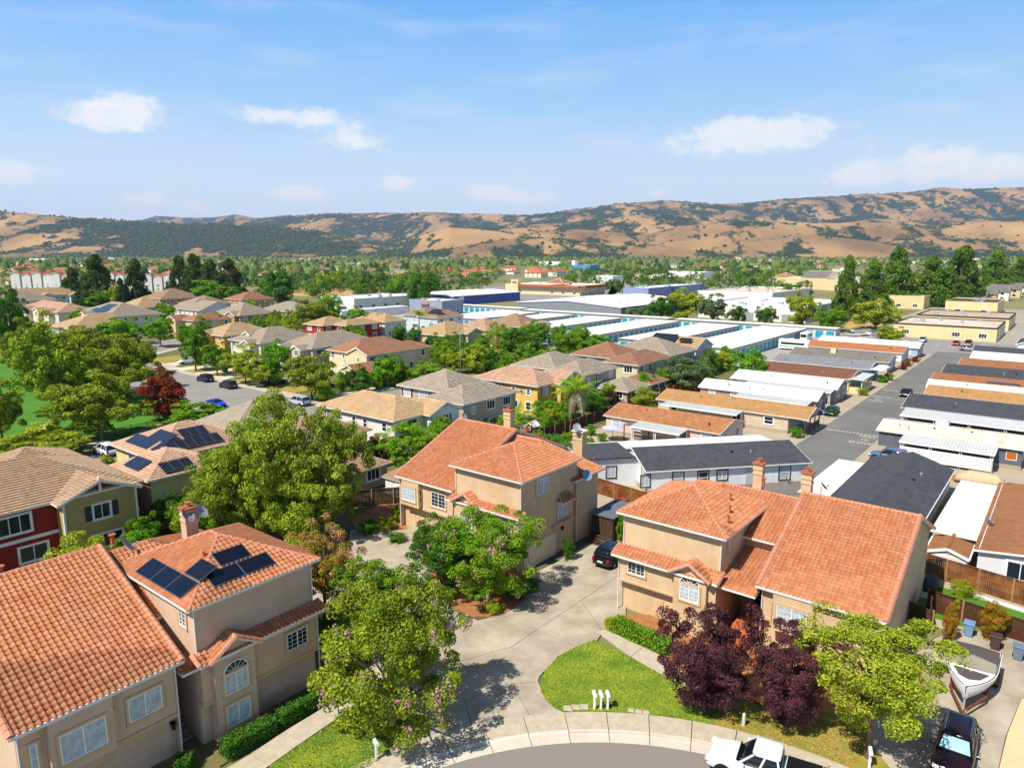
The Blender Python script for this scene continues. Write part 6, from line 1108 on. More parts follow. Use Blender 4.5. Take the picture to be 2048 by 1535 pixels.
# ---------------------------------------------------------------- hills across the valley
def vnoise(x, y, seed):
    rng = np.random.default_rng(seed); tab = rng.random((256, 256)); xi = np.floor(x).astype(int); yi = np.floor(y).astype(int); fx = x - xi; fy = y - yi; fx = fx * fx * (3 - 2 * fx); fy = fy * fy * (3 - 2 * fy)
    g = lambda i, j: tab[(xi + i) % 256, (yi + j) % 256]
    return (g(0, 0) * (1 - fx) + g(1, 0) * fx) * (1 - fy) + (g(0, 1) * (1 - fx) + g(1, 1) * fx) * fy
def fbm(x, y, seed, o=5, gain=.5):
    s = 0; a = 1; t = 0
    for i in range(o): s = s + a * vnoise(x * 2 ** i + 17 * i, y * 2 ** i + 9 * i, seed + i); t += a; a *= gain
    return s / t
def hills():
    NX, NR = 760, 190
    pxs = np.linspace(-420, 2480, NX); r = 3300 * (13200 / 3300) ** np.linspace(0, 1, NR); az = np.arctan2(pxs - 1024, FPX)
    X = np.tan(az)[:, None] * r[None, :]; Y = np.broadcast_to(r[None, :], X.shape).copy()
    # crest lines surveyed from the photograph: (distance, front width, back width, [(px, py)...], gully depth)
    LAY = [(11800, 1600, 900, [(-420, 450), (200, 450), (300, 442), (332, 434), (380, 437), (440, 437), (487, 431), (520, 438), (600, 444), (900, 450), (2480, 450)], .16),
           (8300, 2600, 1800, [(-420, 470), (200, 464), (380, 452), (480, 441), (560, 435), (650, 429), (740, 428), (850, 427), (960, 430), (1060, 431), (1100, 428), (1150, 420), (1230, 410), (1320, 404), (1400, 409), (1480, 410), (1560, 400), (1650, 396), (1720, 392), (1800, 386), (1850, 380), (1950, 381), (2048, 379), (2480, 372)], .30),
           (6000, 1300, 1200, [(-420, 500), (700, 500), (800, 478), (900, 462), (1000, 452), (1080, 449), (1180, 440), (1280, 432), (1360, 430), (1450, 440), (1560, 446), (1700, 436), (1850, 446), (2048, 432), (2480, 440)], .34),
           (5200, 1500, 900, [(-420, 424), (0, 428), (40, 425), (100, 431), (190, 440), (230, 441), (300, 446), (380, 450), (470, 451), (560, 455), (640, 462), (700, 474), (760, 488), (800, 499), (860, 506), (2480, 508)], .22),
           (4500, 700, 700, [(-420, 506), (560, 506), (640, 492), (700, 488), (740, 489), (800, 496), (850, 470), (900, 456), (960, 459), (1030, 469), (1090, 462), (1150, 458), (1230, 464), (1300, 466), (1350, 452), (1450, 444), (1530, 442), (1620, 446), (1700, 443), (1790, 449), (1860, 452), (1950, 446), (2048, 440), (2480, 440)], .42),
           (3950, 420, 480, [(-420, 508), (820, 508), (900, 497), (980, 482), (1060, 474), (1140, 478), (1240, 492), (1330, 484), (1420, 474), (1500, 478), (1580, 470), (1660, 474), (1740, 482), (1850, 472), (1940, 478), (2048, 486), (2480, 480)], .5)]
    Z = np.zeros_like(X) - 20
    W1 = fbm(X / 900, Y / 900, 5, 4); W2 = fbm(X / 330, Y / 330, 15, 5)
    ridged = 1 - np.abs(2 * fbm(X / 620 + W1 * 1.5, Y / 900 + W1, 25, 5) - 1); gully = 1 - np.abs(2 * fbm(X / 330 + W2, Y / 1100 + W2 * 1.2, 35, 4) - 1)
    for (D, wf, wb, pts, gd) in LAY:
        cy = np.interp(pxs, [p[0] for p in pts], [p[1] for p in pts]); crest = np.maximum(0, (506.0 - cy) / FPX * D / np.cos(0) + CAM_H)
        t = (Y - D) / np.where(Y < D, wf, wb); prof = np.clip(1 - np.abs(t), 0, 1); prof = prof * prof * (3 - 2 * prof)
        h = crest[:, None] * prof * (1 - gd * (1 - prof * .85) * (gully * .9 + (W2 - .5) * .8)) - 4 * (prof <= 0)
        Z = np.maximum(Z, h)
    Z += np.where(Z > 5, (W2 - .5) * 22 * np.clip(Z / 120, 0, 1), 0)
    # tree cover: gullies and shaded hollows, with a scrub-covered hill on the left
    slx = np.gradient(Z, axis=0) / (np.gradient(X, axis=0) + 1e-6); lap_ = np.gradient(np.gradient(Z, axis=0), axis=0)
    PXX = np.broadcast_to(pxs[:, None], X.shape); scrub = np.exp(-((PXX - 430) / 210) ** 2) * np.exp(-((Y - 4900) / 800) ** 2)
    n3 = fbm(X / 240, Y / 300, 45, 5); cover = gully * .55 + n3 * .95 - .78 + np.clip(lap_ * .05, -.2, .3) + 1.0 * scrub + np.clip(slx * .35, -.12, .2) + np.where((Y > 5300), .13, 0) + (fbm(X / 70, Y / 90, 55, 4) - .5) * .7 - np.where((Y < 4700) & (Z > 60), .02, 0)
    base = np.clip(1 - Z / 45, 0, 1) * (n3 > .42) * .4; cover = cover + base
    vs = np.stack([X, Y, Z], -1).reshape(-1, 3); i, j = np.meshgrid(np.arange(NX - 1), np.arange(NR - 1), indexing='ij'); a = (i * NR + j).ravel(); F_ = np.stack([a, a + NR, a + NR + 1, a + 1], 1)
    me = bpy.data.meshes.new('hills'); me.vertices.add(len(vs)); me.vertices.foreach_set('co', vs.astype(np.float32).ravel()); nf = len(F_); me.loops.add(nf * 4); me.loops.foreach_set('vertex_index', F_.astype(np.int32).ravel()); me.polygons.add(nf); me.polygons.foreach_set('loop_start', np.arange(0, nf * 4, 4, dtype=np.int32)); me.polygons.foreach_set('loop_total', np.full(nf, 4, dtype=np.int32)); me.polygons.foreach_set('use_smooth', np.ones(nf, dtype=bool))
    at = me.attributes.new('cover', 'FLOAT', 'POINT'); at.data.foreach_set('value', cover.astype(np.float32).ravel()); me.update(calc_edges=True)
    m = bpy.data.materials.new('summer_grass_hill'); m.use_nodes = True; nt = m.node_tree; N = nt.nodes; L = nt.links; b = N['Principled BSDF']; b.inputs['Roughness'].default_value = .95; b.inputs['Specular IOR Level'].default_value = .1
    ge = N.new('ShaderNodeNewGeometry'); t1 = N.new('ShaderNodeTexNoise'); t1.inputs['Scale'].default_value = .0022; t1.inputs['Detail'].default_value = 9; L.new(ge.outputs['Position'], t1.inputs['Vector'])
    r1 = N.new('ShaderNodeValToRGB'); e = r1.color_ramp.elements; e[0].position = .35; e[0].color = lin('#7a6142'); e[1].position = .68; e[1].color = lin('#b2905f'); L.new(t1.outputs['Fac'], r1.inputs[0])
    t2 = N.new('ShaderNodeTexNoise'); t2.inputs['Scale'].default_value = .016; t2.inputs['Detail'].default_value = 8; t2.inputs['Roughness'].default_value = .7; L.new(ge.outputs['Position'], t2.inputs['Vector'])
    ac = N.new('ShaderNodeAttribute'); ac.attribute_name = 'cover'; ad = N.new('ShaderNodeMath'); ad.operation = 'MULTIPLY_ADD'; L.new(t2.outputs['Fac'], ad.inputs[0]); ad.inputs[1].default_value = 1.3; L.new(ac.outputs['Fac'], ad.inputs[2])
    mp = N.new('ShaderNodeMapRange'); mp.inputs[1].default_value = .80; mp.inputs[2].default_value = .96; L.new(ad.outputs[0], mp.inputs[0])
    mx = N.new('ShaderNodeMixRGB'); L.new(mp.outputs[0], mx.inputs[0]); L.new(r1.outputs[0], mx.inputs[1]); mx.inputs[2].default_value = lin('#2c3a22'); L.new(mx.outputs[0], b.inputs['Base Color']); me.materials.append(m)
    o = obj('hills', me); o['kind'] = 'structure'
    # oaks and scrub standing on the hills (far too many to count)
    rng = np.random.default_rng(9); n = 260000; ii = rng.integers(0, NX - 2, n); jj = np.minimum((rng.random(n) ** .75 * (NR - 2)).astype(int), NR - 3); cv = cover[ii, jj] + .25 * rng.random(n) - .08; keep = (cv > .27) & (Z[ii, jj] > 3); keep |= (rng.random(n) < .03) & (Z[ii, jj] > 3)
    ii, jj = ii[keep][:30000], jj[keep][:30000]; u, v = rng.random(len(ii)), rng.random(len(ii)); L2 = lambda A: (A[ii, jj] * (1 - u) + A[ii + 1, jj] * u) * (1 - v) + (A[ii, jj + 1] * (1 - u) + A[ii + 1, jj + 1] * u) * v
    blobs('hill_trees', np.stack([L2(X), L2(Y), L2(Z)], 1), 5 + 8 * rng.random(len(ii)) ** 2, rng, 'oak and scrub trees covering the far hills', leaf_mat('hill_oak', '#2a3a20', '#4e5c30', .9, .1), (.9, 1.3))
def blobs(name, P, R_, rng, label, mat, sq=(.9, 1.5)):
    """many small uneven crowns in one mesh: each a jittered 18-face lump"""
    k = 6; base = [(0, 0, -.3)] + [(math.cos(a), math.sin(a), .15) for a in [6.283 * i / k for i in range(k)]] + [(.55 * math.cos(a + .5), .55 * math.sin(a + .5), .8) for a in [6.283 * i / k for i in range(k)]] + [(0, 0, 1.05)]
    B = np.array(base); F_ = []
    for i in range(k): q = (i + 1) % k; F_ += [(1 + i, 1 + q, 7 + i), (1 + q, 7 + q, 7 + i), (7 + i, 7 + q, 13)]
    F_ = np.array(F_); n = len(P); V_ = B[None] * (1 + .35 * (rng.random((n, len(B), 3)) - .5)) * R_[:, None, None]; V_[:, :, 2] *= (sq[0] + (sq[1] - sq[0]) * rng.random(n) ** 2)[:, None]; V_ = V_ + P[:, None, :]; FF = (F_[None] + (np.arange(n) * len(B))[:, None, None]).reshape(-1, 3)
    me = bpy.data.meshes.new(name); me.vertices.add(n * len(B)); me.vertices.foreach_set('co', V_.astype(np.float32).ravel()); nf = len(FF); me.loops.add(nf * 3); me.loops.foreach_set('vertex_index', FF.astype(np.int32).ravel()); me.polygons.add(nf); me.polygons.foreach_set('loop_start', np.arange(0, nf * 3, 3, dtype=np.int32)); me.polygons.foreach_set('loop_total', np.full(nf, 3, dtype=np.int32)); at = me.attributes.new('tint', 'FLOAT', 'FACE'); at.data.foreach_set('value', np.repeat(rng.random(n), len(F_)).astype(np.float32)); me.materials.append(mat); me.update(calc_edges=True)
    return tag(obj(name, me), label, None, None, 'stuff')
hills()
# ---------------------------------------------------------------- the valley floor between town and hills
rndv = random.Random(77); BUSY = []
def fhouse_mesh(kind, wall, roof):
    k = ('far', kind, wall.name, roof.name)
    if k in WCACHE: return WCACHE[k]
    w = MB(); L_, D_, hh = {'a': (16, 11, 5.4), 'b': (13, 13, 3.2), 'c': (22, 12, 5.6)}[kind]; w.box(-L_ / 2, L_ / 2, -D_ / 2, D_ / 2, 0, hh); r = MB(); o = .6; z = hh - .1; rr = z + (D_ / 2 + o) * .45; x0, x1 = -L_ / 2 - o, L_ / 2 + o; y0, y1 = -D_ / 2 - o, D_ / 2 + o; i = (D_ / 2) if kind != 'a' else 0
    r.add([(x0, y0, z), (x1, y0, z), (x1, y1, z), (x0, y1, z), (x0 + i, 0, rr), (x1 - i, 0, rr)], [(0, 1, 5, 4), (2, 3, 4, 5), (3, 0, 4), (1, 2, 5), (3, 2, 1, 0)])
    if i == 0: w.add([(-L_ / 2, -D_ / 2, hh), (-L_ / 2, D_ / 2, hh), (-L_ / 2, 0, rr - .3), (L_ / 2, -D_ / 2, hh), (L_ / 2, D_ / 2, hh), (L_ / 2, 0, rr - .3)], [(0, 1, 2), (3, 4, 5)])
    g = MB()
    for x in (-L_ * .3, 0, L_ * .3):
        for zz in ((1, 3.6) if hh > 4 else (1,)): g.box(x - .8, x + .8, -D_ / 2 - .05, -D_ / 2, zz, zz + 1.2); g.box(x - .8, x + .8, D_ / 2, D_ / 2 + .05, zz, zz + 1.2)
    WCACHE[k] = (w.mesh('wall', wall), r.mesh('roof', roof), g.mesh('windows', GLASS)); return WCACHE[k]
FW = [lap('far_' + c[1:], c) for c in ('#dcd6c8', '#c9b594', '#e4e2dc', '#b9a184', '#cfc3ad')]
FRF = [M('far_roof_' + c[1:], c, .9, .15, .3) for c in ('#a55f40', '#9b7a58', '#8b8378', '#b56a44', '#6f6a66')]
def fhouse(label, p, kind, w, r, rz, group):
    t = thing('house', label, 'house', p, rz, group); a, b, g = fhouse_mesh(kind, FW[w], FRF[r]); obj('wall', a, t); obj('roof', b, t); obj('windows', g, t)['kind'] = 'stuff'; BUSY.append((p.x, p.y, 13)); return t
def scatter_houses(label, x0, x1, y0, y1, n, roofs, walls, group, kinds='abc'):
    k = 0; tries = 0
    while k < n and tries < n * 30:
        tries += 1; p = S(rndv.uniform(x0, x1), rndv.uniform(y0, y1))
        if any((p.x - q[0]) ** 2 + (p.y - q[1]) ** 2 < (q[2] + 8) ** 2 for q in BUSY): continue
        fhouse(label, p, rndv.choice(kinds), rndv.choice(walls), rndv.choice(roofs), TH + rndv.choice((0, math.pi / 2)) + rndv.uniform(-.1, .1), group); k += 1
scatter_houses('house with orange clay roof in the row of orange roofs beyond the tree belt', 840, 1120, 541, 556, 22, (0, 3), (0, 2), 'orange-roofed houses beyond the tree belt'); scatter_houses('house with red-brown roof at the far left of the valley', 0, 140, 532, 572, 26, (0, 1), (0, 1), 'houses at the far left of the valley')
scatter_houses('pale house among the trees left of centre in the valley', 480, 860, 526, 560, 40, (0, 1, 2), (0, 2, 4), 'houses among the valley trees left of centre'); scatter_houses('house with low roof beyond the dark redwoods', 130, 480, 522, 560, 34, (0, 1, 3), (0, 1, 2), 'houses beyond the dark redwoods'); scatter_houses('pale house among trees on the right side of the valley', 1300, 2040, 519, 545, 40, (0, 2, 1), (0, 2, 4), 'houses among the trees right of centre')
scatter_houses('small pale roofed house deep in the far wooded belt', 40, 2040, 514.5, 531, 110, (0, 1, 3, 2), (0, 2, 4), 'roofs deep in the wooded belt')
scatter_houses('long pale building in the far belt near the hills', 60, 2040, 514, 519, 24, (2, 4), (2, 0), 'long pale buildings near the hills', 'c')
for i, (x, y) in enumerate(((1958, 606), (1985, 600), (2010, 594), (2035, 590), (1935, 612), (2030, 570))): fhouse(('first', 'second', 'third', 'fourth', 'nearest', 'highest')[i] + ' grey gabled house stepping away at the right edge', S(x, y), 'a', (1, 2, 1, 2, 0, 2)[i], 4, TH + math.pi / 2 if i != 5 else TH, 'grey gabled houses at the right edge')
# shops and stores
def sblock(label, x, y, w, d, h, wall, roof, rz=0.0, **k):
    p = S(x, y); a, c = W2G(p); BUSY.append((p.x, p.y, max(w, d) * .6)); return block(label, a, a + d, c, c + w, h, wall, roof, rz=rz, **k)
STC = bw('store_cream', '#dcc9a0'); 
def exStore(H):
    H.bx('sign_tower', STC, -1.5, 2.5, 48, 54, 0, 9.5); H.bx('sign_lettering', M('red_lettering', '#b3201c', .5, 0), -1.6, -1.5, 49.3, 52.8, 7.2, 8.2); H.bx('tiled_canopy', FRF[0], -2.2, .1, 0, 48, 5.0, 6.6); H.bx('tiled_canopy', FRF[0], 3, 30, -2.4, .1, 5, 6.6); H.roofvol(8, 22, 18, 32, 7.5, 'x', 'hh', kind='flat', mat=FRF[0])
sblock('cream store with red sign tower and orange tiled canopies', 1160, 592, 60, 34, 6.2, STC, ROOFW, .05, extra=exStore, units=3); sblock('long dark-roofed restaurant with pale arched gables', 965, 566, 52, 18, 4.2, bw('brown_render', '#8a7a66'), ROOFB, .3, units=0)
sblock('very long tan superstore with slate roof gables behind the trees', 1790, 588, 110, 60, 8, bw('tan_render', '#d9c49a'), ROOFW, -.45, units=8, extra=lambda H: (H.roofvol(5, 22, 62, 86, 8.6, 'y', 'gg', kind='flat', mat=FRF[4], pitch=.6), setattr(H, 'rn', 'gable_roof'), H.roofvol(4, 14, 100, 110, 9.4, 'x', 'hh', kind='flat', mat=FRF[0], pitch=.5), H.roofvol(5, 22, 14, 34, 8.6, 'y', 'gg', kind='flat', mat=FRF[4], pitch=.6)))
sblock('white and grey shop row with brown pyramid roof', 1400, 556, 60, 26, 6, WHT, ROOFC, -.2, units=3); sblock('bright blue-walled building with white tower beyond the orange roofs', 1180, 541, 36, 40, 8, bw('sky_blue_wall', '#4c8fd0'), ROOFW, 0, units=2, extra=lambda H: H.bx('tower', WHT, 2, 8, 30, 36, 0, 16)); sblock('small white bank with flat roof between two trees', 1225, 566, 22, 16, 6, WHT, ROOFW, 0, units=1); sblock('cream low shop at the roadside trees', 1315, 562, 30, 18, 5, STC, ROOFW, 0, units=1)
for i, (x, y, w, d) in enumerate(((90, 522, 90, 40), (230, 520, 60, 40), (620, 521, 50, 30), (900, 519, 60, 30), (1500, 520, 60, 30), (1960, 522, 60, 30), (1120, 531, 50, 26), (1830, 531, 40, 26))): sblock(('longest far white warehouse at the left', 'far white warehouse right of the longest one', 'pale hall left of centre before the hills', 'pale hall at centre before the hills', 'pale hall right of centre before the hills', 'pale hall at the far right before the hills', 'white hall beyond the bright blue building', 'pale hall between the two pine clumps')[i], x, y, w, d, 8, WHT, ROOFW, .2, units=0)
# trees of the valley floor: the nearest ones as individuals, the rest as one wooded mass
FT = 'trees scattered over the valley floor'
def clear(p, m=7): return not any((p.x - q[0]) ** 2 + (p.y - q[1]) ** 2 < (q[2] * .75 + m) ** 2 for q in BUSY)
zones = [('green tree in the dense belt behind the white clinic', 560, 985, 558, 600, 16, ('far_a', 'far_b'), ('farg', 'green', 'yel'), (9, 14)), ('roadside tree between the stores and the storage yard', 1120, 1560, 560, 592, 14, ('far_a', 'far_b'), ('green', 'yel', 'farg'), (7, 11)), ('tree among the rooftops at the far left', 0, 480, 530, 575, 12, ('far_a', 'far_cone'), ('farg', 'fard', 'con'), (8, 14)), ('tree among the rooftops left of centre', 470, 900, 522, 556, 12, ('far_a', 'far_b', 'far_cone'), ('farg', 'green', 'fard'), (9, 15)), ('tree along the roads right of centre', 1180, 1700, 524, 560, 12, ('far_a', 'far_b', 'far_cone'), ('farg', 'fard', 'pine'), (9, 16)), ('tree behind the workshops on the right', 1560, 2048, 540, 600, 10, ('far_a', 'far_b'), ('farg', 'yel', 'pine'), (7, 12))]
for lb, x0, x1, y0, y1, n, kd, lf, (h0, h1) in zones:
    k = tr_ = 0
    while k < n and tr_ < n * 20:
        tr_ += 1; p = S(rndv.uniform(x0, x1), y0 + (y1 - y0) * rndv.random())
        if not clear(p, 4): continue
        h = rndv.uniform(h0, h1); kk = rndv.choice(kd); tree(lb, p, h, h * (rndv.uniform(.75, 1.05) if kk != 'far_cone' else .42), kk, rndv.choice(lf), .04, FT); k += 1
ORD = ['closest', 'second closest', 'third closest', 'fourth closest', 'fifth closest', 'sixth closest', 'seventh closest', 'eighth closest', 'ninth closest', 'tenth closest', 'eleventh closest', 'twelfth closest'] + [str(i) + 'th closest' for i in range(13, 60)]
LAND = [(S(*q), n) for q, n in (((845, 612), 'the dark spruce-like tree'), ((1075, 585), 'the cream store'), ((950, 555), 'the dark-roofed restaurant'), ((1160, 600), 'the charcoal warehouse'), ((740, 605), 'the white clinic'), ((1330, 590), 'the blue supermarket box'), ((1225, 566), 'the white bank'), ((1180, 541), 'the bright blue building'), ((1430, 556), 'the pyramid-roofed shop row'), ((1640, 575), 'the tan superstore'), ((1678, 622), 'the white mast'), ((1788, 612), 'the tallest workshop pine'), ((1918, 612), 'the tallest right-hand pine'), ((1990, 600), 'the grey gabled row'), ((60, 575), 'the left-most townhouse row'), ((230, 575), 'the middle townhouse row'), ((330, 578), 'the right-most townhouse row'), ((276, 606), 'the pointed redwood'), ((440, 592), 'the dark redwood clump'), ((90, 524), 'the longest far white warehouse'), ((620, 522), 'the pale hall left of centre'), ((900, 520), 'the pale hall at centre'), ((1500, 521), 'the pale hall right of centre'), ((1960, 523), 'the pale hall at the far right'), ((1830, 531), 'the pale hall between pines'), ((560, 605), 'the tall grey-green tree'), ((1315, 562), 'the cream low shop'), ((1420, 600), 'the white teal-banded building'))]
def relabel(groups, noun, LAND=LAND):
    buckets = {}
    for o in list(C.objects):
        if o.parent is None and o.get('group') in groups:
            p = o.location; l = min(LAND, key=lambda q: (q[0] - p).length); dx = p.x / max(p.y, 1) - l[0].x / max(l[0].y, 1); dy = p.y - l[0].y
            sct = ('left of' if dx < 0 else 'right of') if abs(dx) * p.y > abs(dy) * .6 else ('behind' if dy > 0 else 'in front of'); buckets.setdefault((l[1], sct), []).append(((l[0] - p).length, o.name, o))
    for (ln, sct), L_ in buckets.items():
        for k, (_, _, o) in enumerate(sorted(L_, key=lambda q: q[:2])): o['label'] = f'{noun(o)} {sct} {ln}, {ORD[k]} to it'
LANDH = [(G(*q), n) for q, n in (((16, 76), 'the craftsman house'), ((38, 78), 'the solar-roofed yellow house'), ((51, 80), 'the orange walled house'), ((51, 70), 'the brick red house'), ((67, 78), 'the white lap-sided house'), ((84, 76), 'the taupe house'), ((100, 77), 'the golden yellow house'), ((115, 75), 'the mauve-grey house'), ((133, 74), 'the sage green house'), ((149, 76), 'the grey-walled house'), ((161, 78), 'the pale blue gabled house'), ((110, 126), 'the russet-roofed corner house'), ((111, 147), 'the white-gabled grey hip house'), ((107, 166), 'the dormered hip house'), ((109, 188), 'the amber house'), ((124, 234), 'the peach house'), ((146, 243), 'the brown walled house'), ((166, 243), 'the white gabled house'), ((146, 184), 'the barn red house'), ((160, 184), 'the white house by the red one'), ((185, 183), 'the pale blue-grey house'), ((147, 141), 'the low tan roofed house'), ((162, 140), 'the rosy roofed house'), ((177, 139), 'the twin-gabled brown house'), ((115, 280), 'the solar-covered grey roof'), ((148, 275), 'the ash grey roof'))]
relabel({GT}, lambda o: 'leafy garden ' + ('tree' if o.children[0].dimensions.z > 3.2 else 'shrub'), LANDH)
relabel({FT}, lambda o: ('tall ' if o.children[0].dimensions.z > 11 else '') + 'valley tree')
relabel({'orange-roofed houses beyond the tree belt', 'houses at the far left of the valley', 'houses among the valley trees left of centre', 'houses beyond the dark redwoods', 'houses among the trees right of centre', 'long pale buildings near the hills', 'roofs deep in the wooded belt'}, lambda o: 'distant house')
rng_ = np.random.default_rng(4); pts_ = []
for x0, x1, y0, y1, n in ((-60, 2110, 509.5, 515, 5200), (-60, 2110, 513, 522, 5600), (-60, 2110, 519, 536, 2800), (480, 1000, 533, 562, 420), (1120, 1650, 530, 556, 320), (0, 480, 528, 560, 260)):
    for _ in range(n):
        p = S(rndv.uniform(x0, x1), y0 + (y1 - y0) * rndv.random() ** 1.0)
        if clear(p, 2): pts_.append((p.x, p.y, 0))
P_ = np.array(pts_); R1 = 2.2 + 4.4 * rng_.random(len(P_)) ** 2; P_[:, 2] = R1 * .7
blobs('valley_woods', P_, R1, rng_, 'wooded belt of trees between the town and the hills', leaf_mat('wood_leaf', '#24421f', '#7d9040', .9, .1), (.9, 2.0))
# middle belt: leafier crowns, still far past counting
def crown_mass(name, label, spots, leaf):
    rng = np.random.default_rng(12); A_, B_, Ct, S2 = [], [], [], []
    for (x, y, h, w) in spots:
        P, Nn, ti, _, _ = crown_points(rng, 14, 16, 'round' if rng.random() < .6 else 'oval', .45); A_.append((P + np.array([0, 0, 1.05])) * np.array([w / 2, w / 2, h / 2.1]) + np.array([x, y, 0])); B_.append(Nn); Ct.append(.35 * ti + .65 * rng.random()); S2.append(np.full(len(P), w * .075) * (.6 + .8 * rng.random(len(P))))
    return tag(obj(name, quad_mesh(name, np.concatenate(A_), np.concatenate(B_), np.concatenate(S2), np.concatenate(Ct), rng, LF[leaf])), label, None, None, 'stuff')
spots = []
for x0, x1, y0, y1, n in ((-40, 2090, 518, 530, 520), (0, 480, 526, 572, 130), (470, 1000, 530, 575, 210), (560, 960, 562, 594, 130), (1100, 1650, 530, 566, 190), (1120, 1560, 562, 592, 90), (1560, 2090, 528, 595, 160)):
    for _ in range(n):
        p = S(rndv.uniform(x0, x1), rndv.uniform(y0, y1)); h = rndv.uniform(5, 10.5)
        if clear(p, 3): spots.append((p.x, p.y, h, h * rndv.uniform(.75, 1.15)))
crown_mass('valley_trees', 'trees packed between the rooftops of the valley, too many to count', spots, 'farg')
sheet('dry_field', px((560, 590), (600, 575), (760, 575), (700, 596)), .01, M('dry_grass_field', '#b3955a', .95, .15, .03)); sheet('dry_field', px((1690, 655), (1770, 660), (1760, 640), (1700, 636)), .01, MATS['dry_grass_field'])
# ---------------------------------------------------------------- valley haze: one closed box of thin, even air
hb = MB(); hb.box(-11200, 11200, -320, 14600, -1.0, 900); hz_o = hb.build('haze', [bpy.data.materials.new('valley_air')]); hz_o['kind'] = 'stuff'; hz_o['label'] = 'thin blue summer haze over the valley'
mh = MATS_H = hz_o.data.materials[0]; mh.use_nodes = True; mh.node_tree.nodes.clear(); pv = mh.node_tree.nodes.new('ShaderNodeVolumePrincipled'); pv.inputs['Color'].default_value = (.48, .64, 1.0, 1); pv.inputs['Density'].default_value = 4.4e-5; pv.inputs['Anisotropy'].default_value = .1
ot = mh.node_tree.nodes.new('ShaderNodeOutputMaterial'); mh.node_tree.links.new(pv.outputs[0], ot.inputs['Volume'])
# ---------------------------------------------------------------- vehicles
def paintm(n, c, rough=.28): return M('car_' + n, c, rough, .02, spec=.6)
WIND = M('windscreen', '#101820', .05, 0, spec=.8)
def wheel_meshes(r):
    k = ('wheel', round(r, 2))
    if k not in WCACHE:
        t = MB(); prof = [(-.11, r * .62), (-.11, r * .94), (-.08, r), (.08, r), (.11, r * .94), (.11, r * .62)]; t.loft([[(rr * math.cos(a), y, rr * math.sin(a)) for y, rr in prof] for a in [6.2832 * i / 18 for i in range(19)]], 0, False, False)
        m = MB(); n = 10
        m.add([(0, -.085, 0)] + [(r * .62 * math.cos(6.2832 * i / n), -.1 if i % 2 else -.06, r * .62 * math.sin(6.2832 * i / n)) for i in range(n)], [(0, 1 + (i + 1) % n, 1 + i) for i in range(n)]); m.add([(0, .085, 0)] + [(r * .62 * math.cos(6.2832 * i / n), .1 if i % 2 else .06, r * .62 * math.sin(6.2832 * i / n)) for i in range(n)], [(0, 1 + i, 1 + (i + 1) % n) for i in range(n)])
        WCACHE[k] = (t.mesh('wheel', RUBBER, True), m.mesh('rim', RIM))
    return WCACHE[k]
CARS = {  # L, W, wheel r, belt line stations (x, z-top, half width, z-bottom), cabin: belt rear/front x, roof rear/front x, roof z, roof half width
    'suv': (4.8, 1.9, .37, [(-2.4, .78, .74, .45), (-2.36, 1.02, .84, .34), (-2.0, 1.10, .93, .26), (-.6, 1.10, .95, .24), (.85, 1.08, .95, .24), (1.3, 1.05, .94, .24), (2.0, .97, .90, .26), (2.32, .84, .80, .32), (2.4, .66, .66, .42)], (-2.25, 1.15, -1.95, .35, 1.72, .66)),
    'sedan': (4.7, 1.82, .33, [(-2.35, .72, .70, .42), (-2.3, .92, .80, .34), (-1.7, 1.0, .89, .25), (-.5, .98, .91, .22), (.9, .95, .91, .22), (1.4, .92, .90, .23), (2.05, .80, .85, .26), (2.3, .68, .74, .32), (2.36, .56, .62, .4)], (-1.75, 1.25, -.95, .25, 1.42, .60)),
    'coupe': (4.6, 1.9, .35, [(-2.3, .78, .72, .42), (-2.25, .98, .82, .34), (-1.7, 1.03, .94, .25), (-.5, .96, .93, .22), (.6, .94, .93, .22), (1.2, .92, .93, .23), (2.0, .82, .88, .25), (2.25, .70, .76, .32), (2.3, .58, .64, .4)], (-1.85, .85, -.95, -.05, 1.34, .58)),
    'minivan': (5.0, 1.95, .34, [(-2.5, .82, .76, .42), (-2.46, 1.08, .86, .32), (-2.1, 1.12, .94, .24), (-.6, 1.12, .96, .22), (1.0, 1.08, .96, .22), (1.6, 1.03, .95, .24), (2.2, .88, .88, .28), (2.45, .74, .76, .36), (2.5, .62, .66, .42)], (-2.38, 1.5, -2.2, .55, 1.76, .72)),
    'van': (5.6, 2.0, .36, [(-2.8, 1.0, .90, .4), (-2.76, 1.3, .96, .3), (-2.3, 1.32, 1.0, .26), (0, 1.32, 1.0, .26), (1.4, 1.30, 1.0, .26), (1.9, 1.22, .98, .26), (2.5, 1.02, .92, .3), (2.75, .8, .8, .38), (2.8, .62, .7, .44)], (-2.72, 1.75, -2.65, .9, 2.55, .84)),
    'pickup': (5.9, 2.05, .42, [(-2.95, .9, .88, .5), (-2.93, 1.18, .95, .45), (-2.6, 1.22, 1.0, .4), (-.9, 1.22, 1.0, .34), (.9, 1.22, 1.02, .32), (1.35, 1.2, 1.02, .34), (2.3, 1.14, .98, .36), (2.8, 1.0, .92, .4), (2.93, .7, .82, .46)], (-.95, 1.25, -.80, .50, 1.92, .82))}
def rrect(x0, x1, w, z, r=.22, n=3, bow=0):
    out = []
    for cx, cy, a0 in ((x1 - r, w - r, 0), (x0 + r, w - r, 90), (x0 + r, -w + r, 180), (x1 - r, -w + r, 270)):
        for i in range(n + 1): a = math.radians(a0 + 90 * i / n); out.append((cx + r * math.cos(a) + (bow * (1 - ((cy + r * math.sin(a)) / w) ** 2) if cx > (x0 + x1) / 2 else 0), cy + r * math.sin(a), z))
    return out
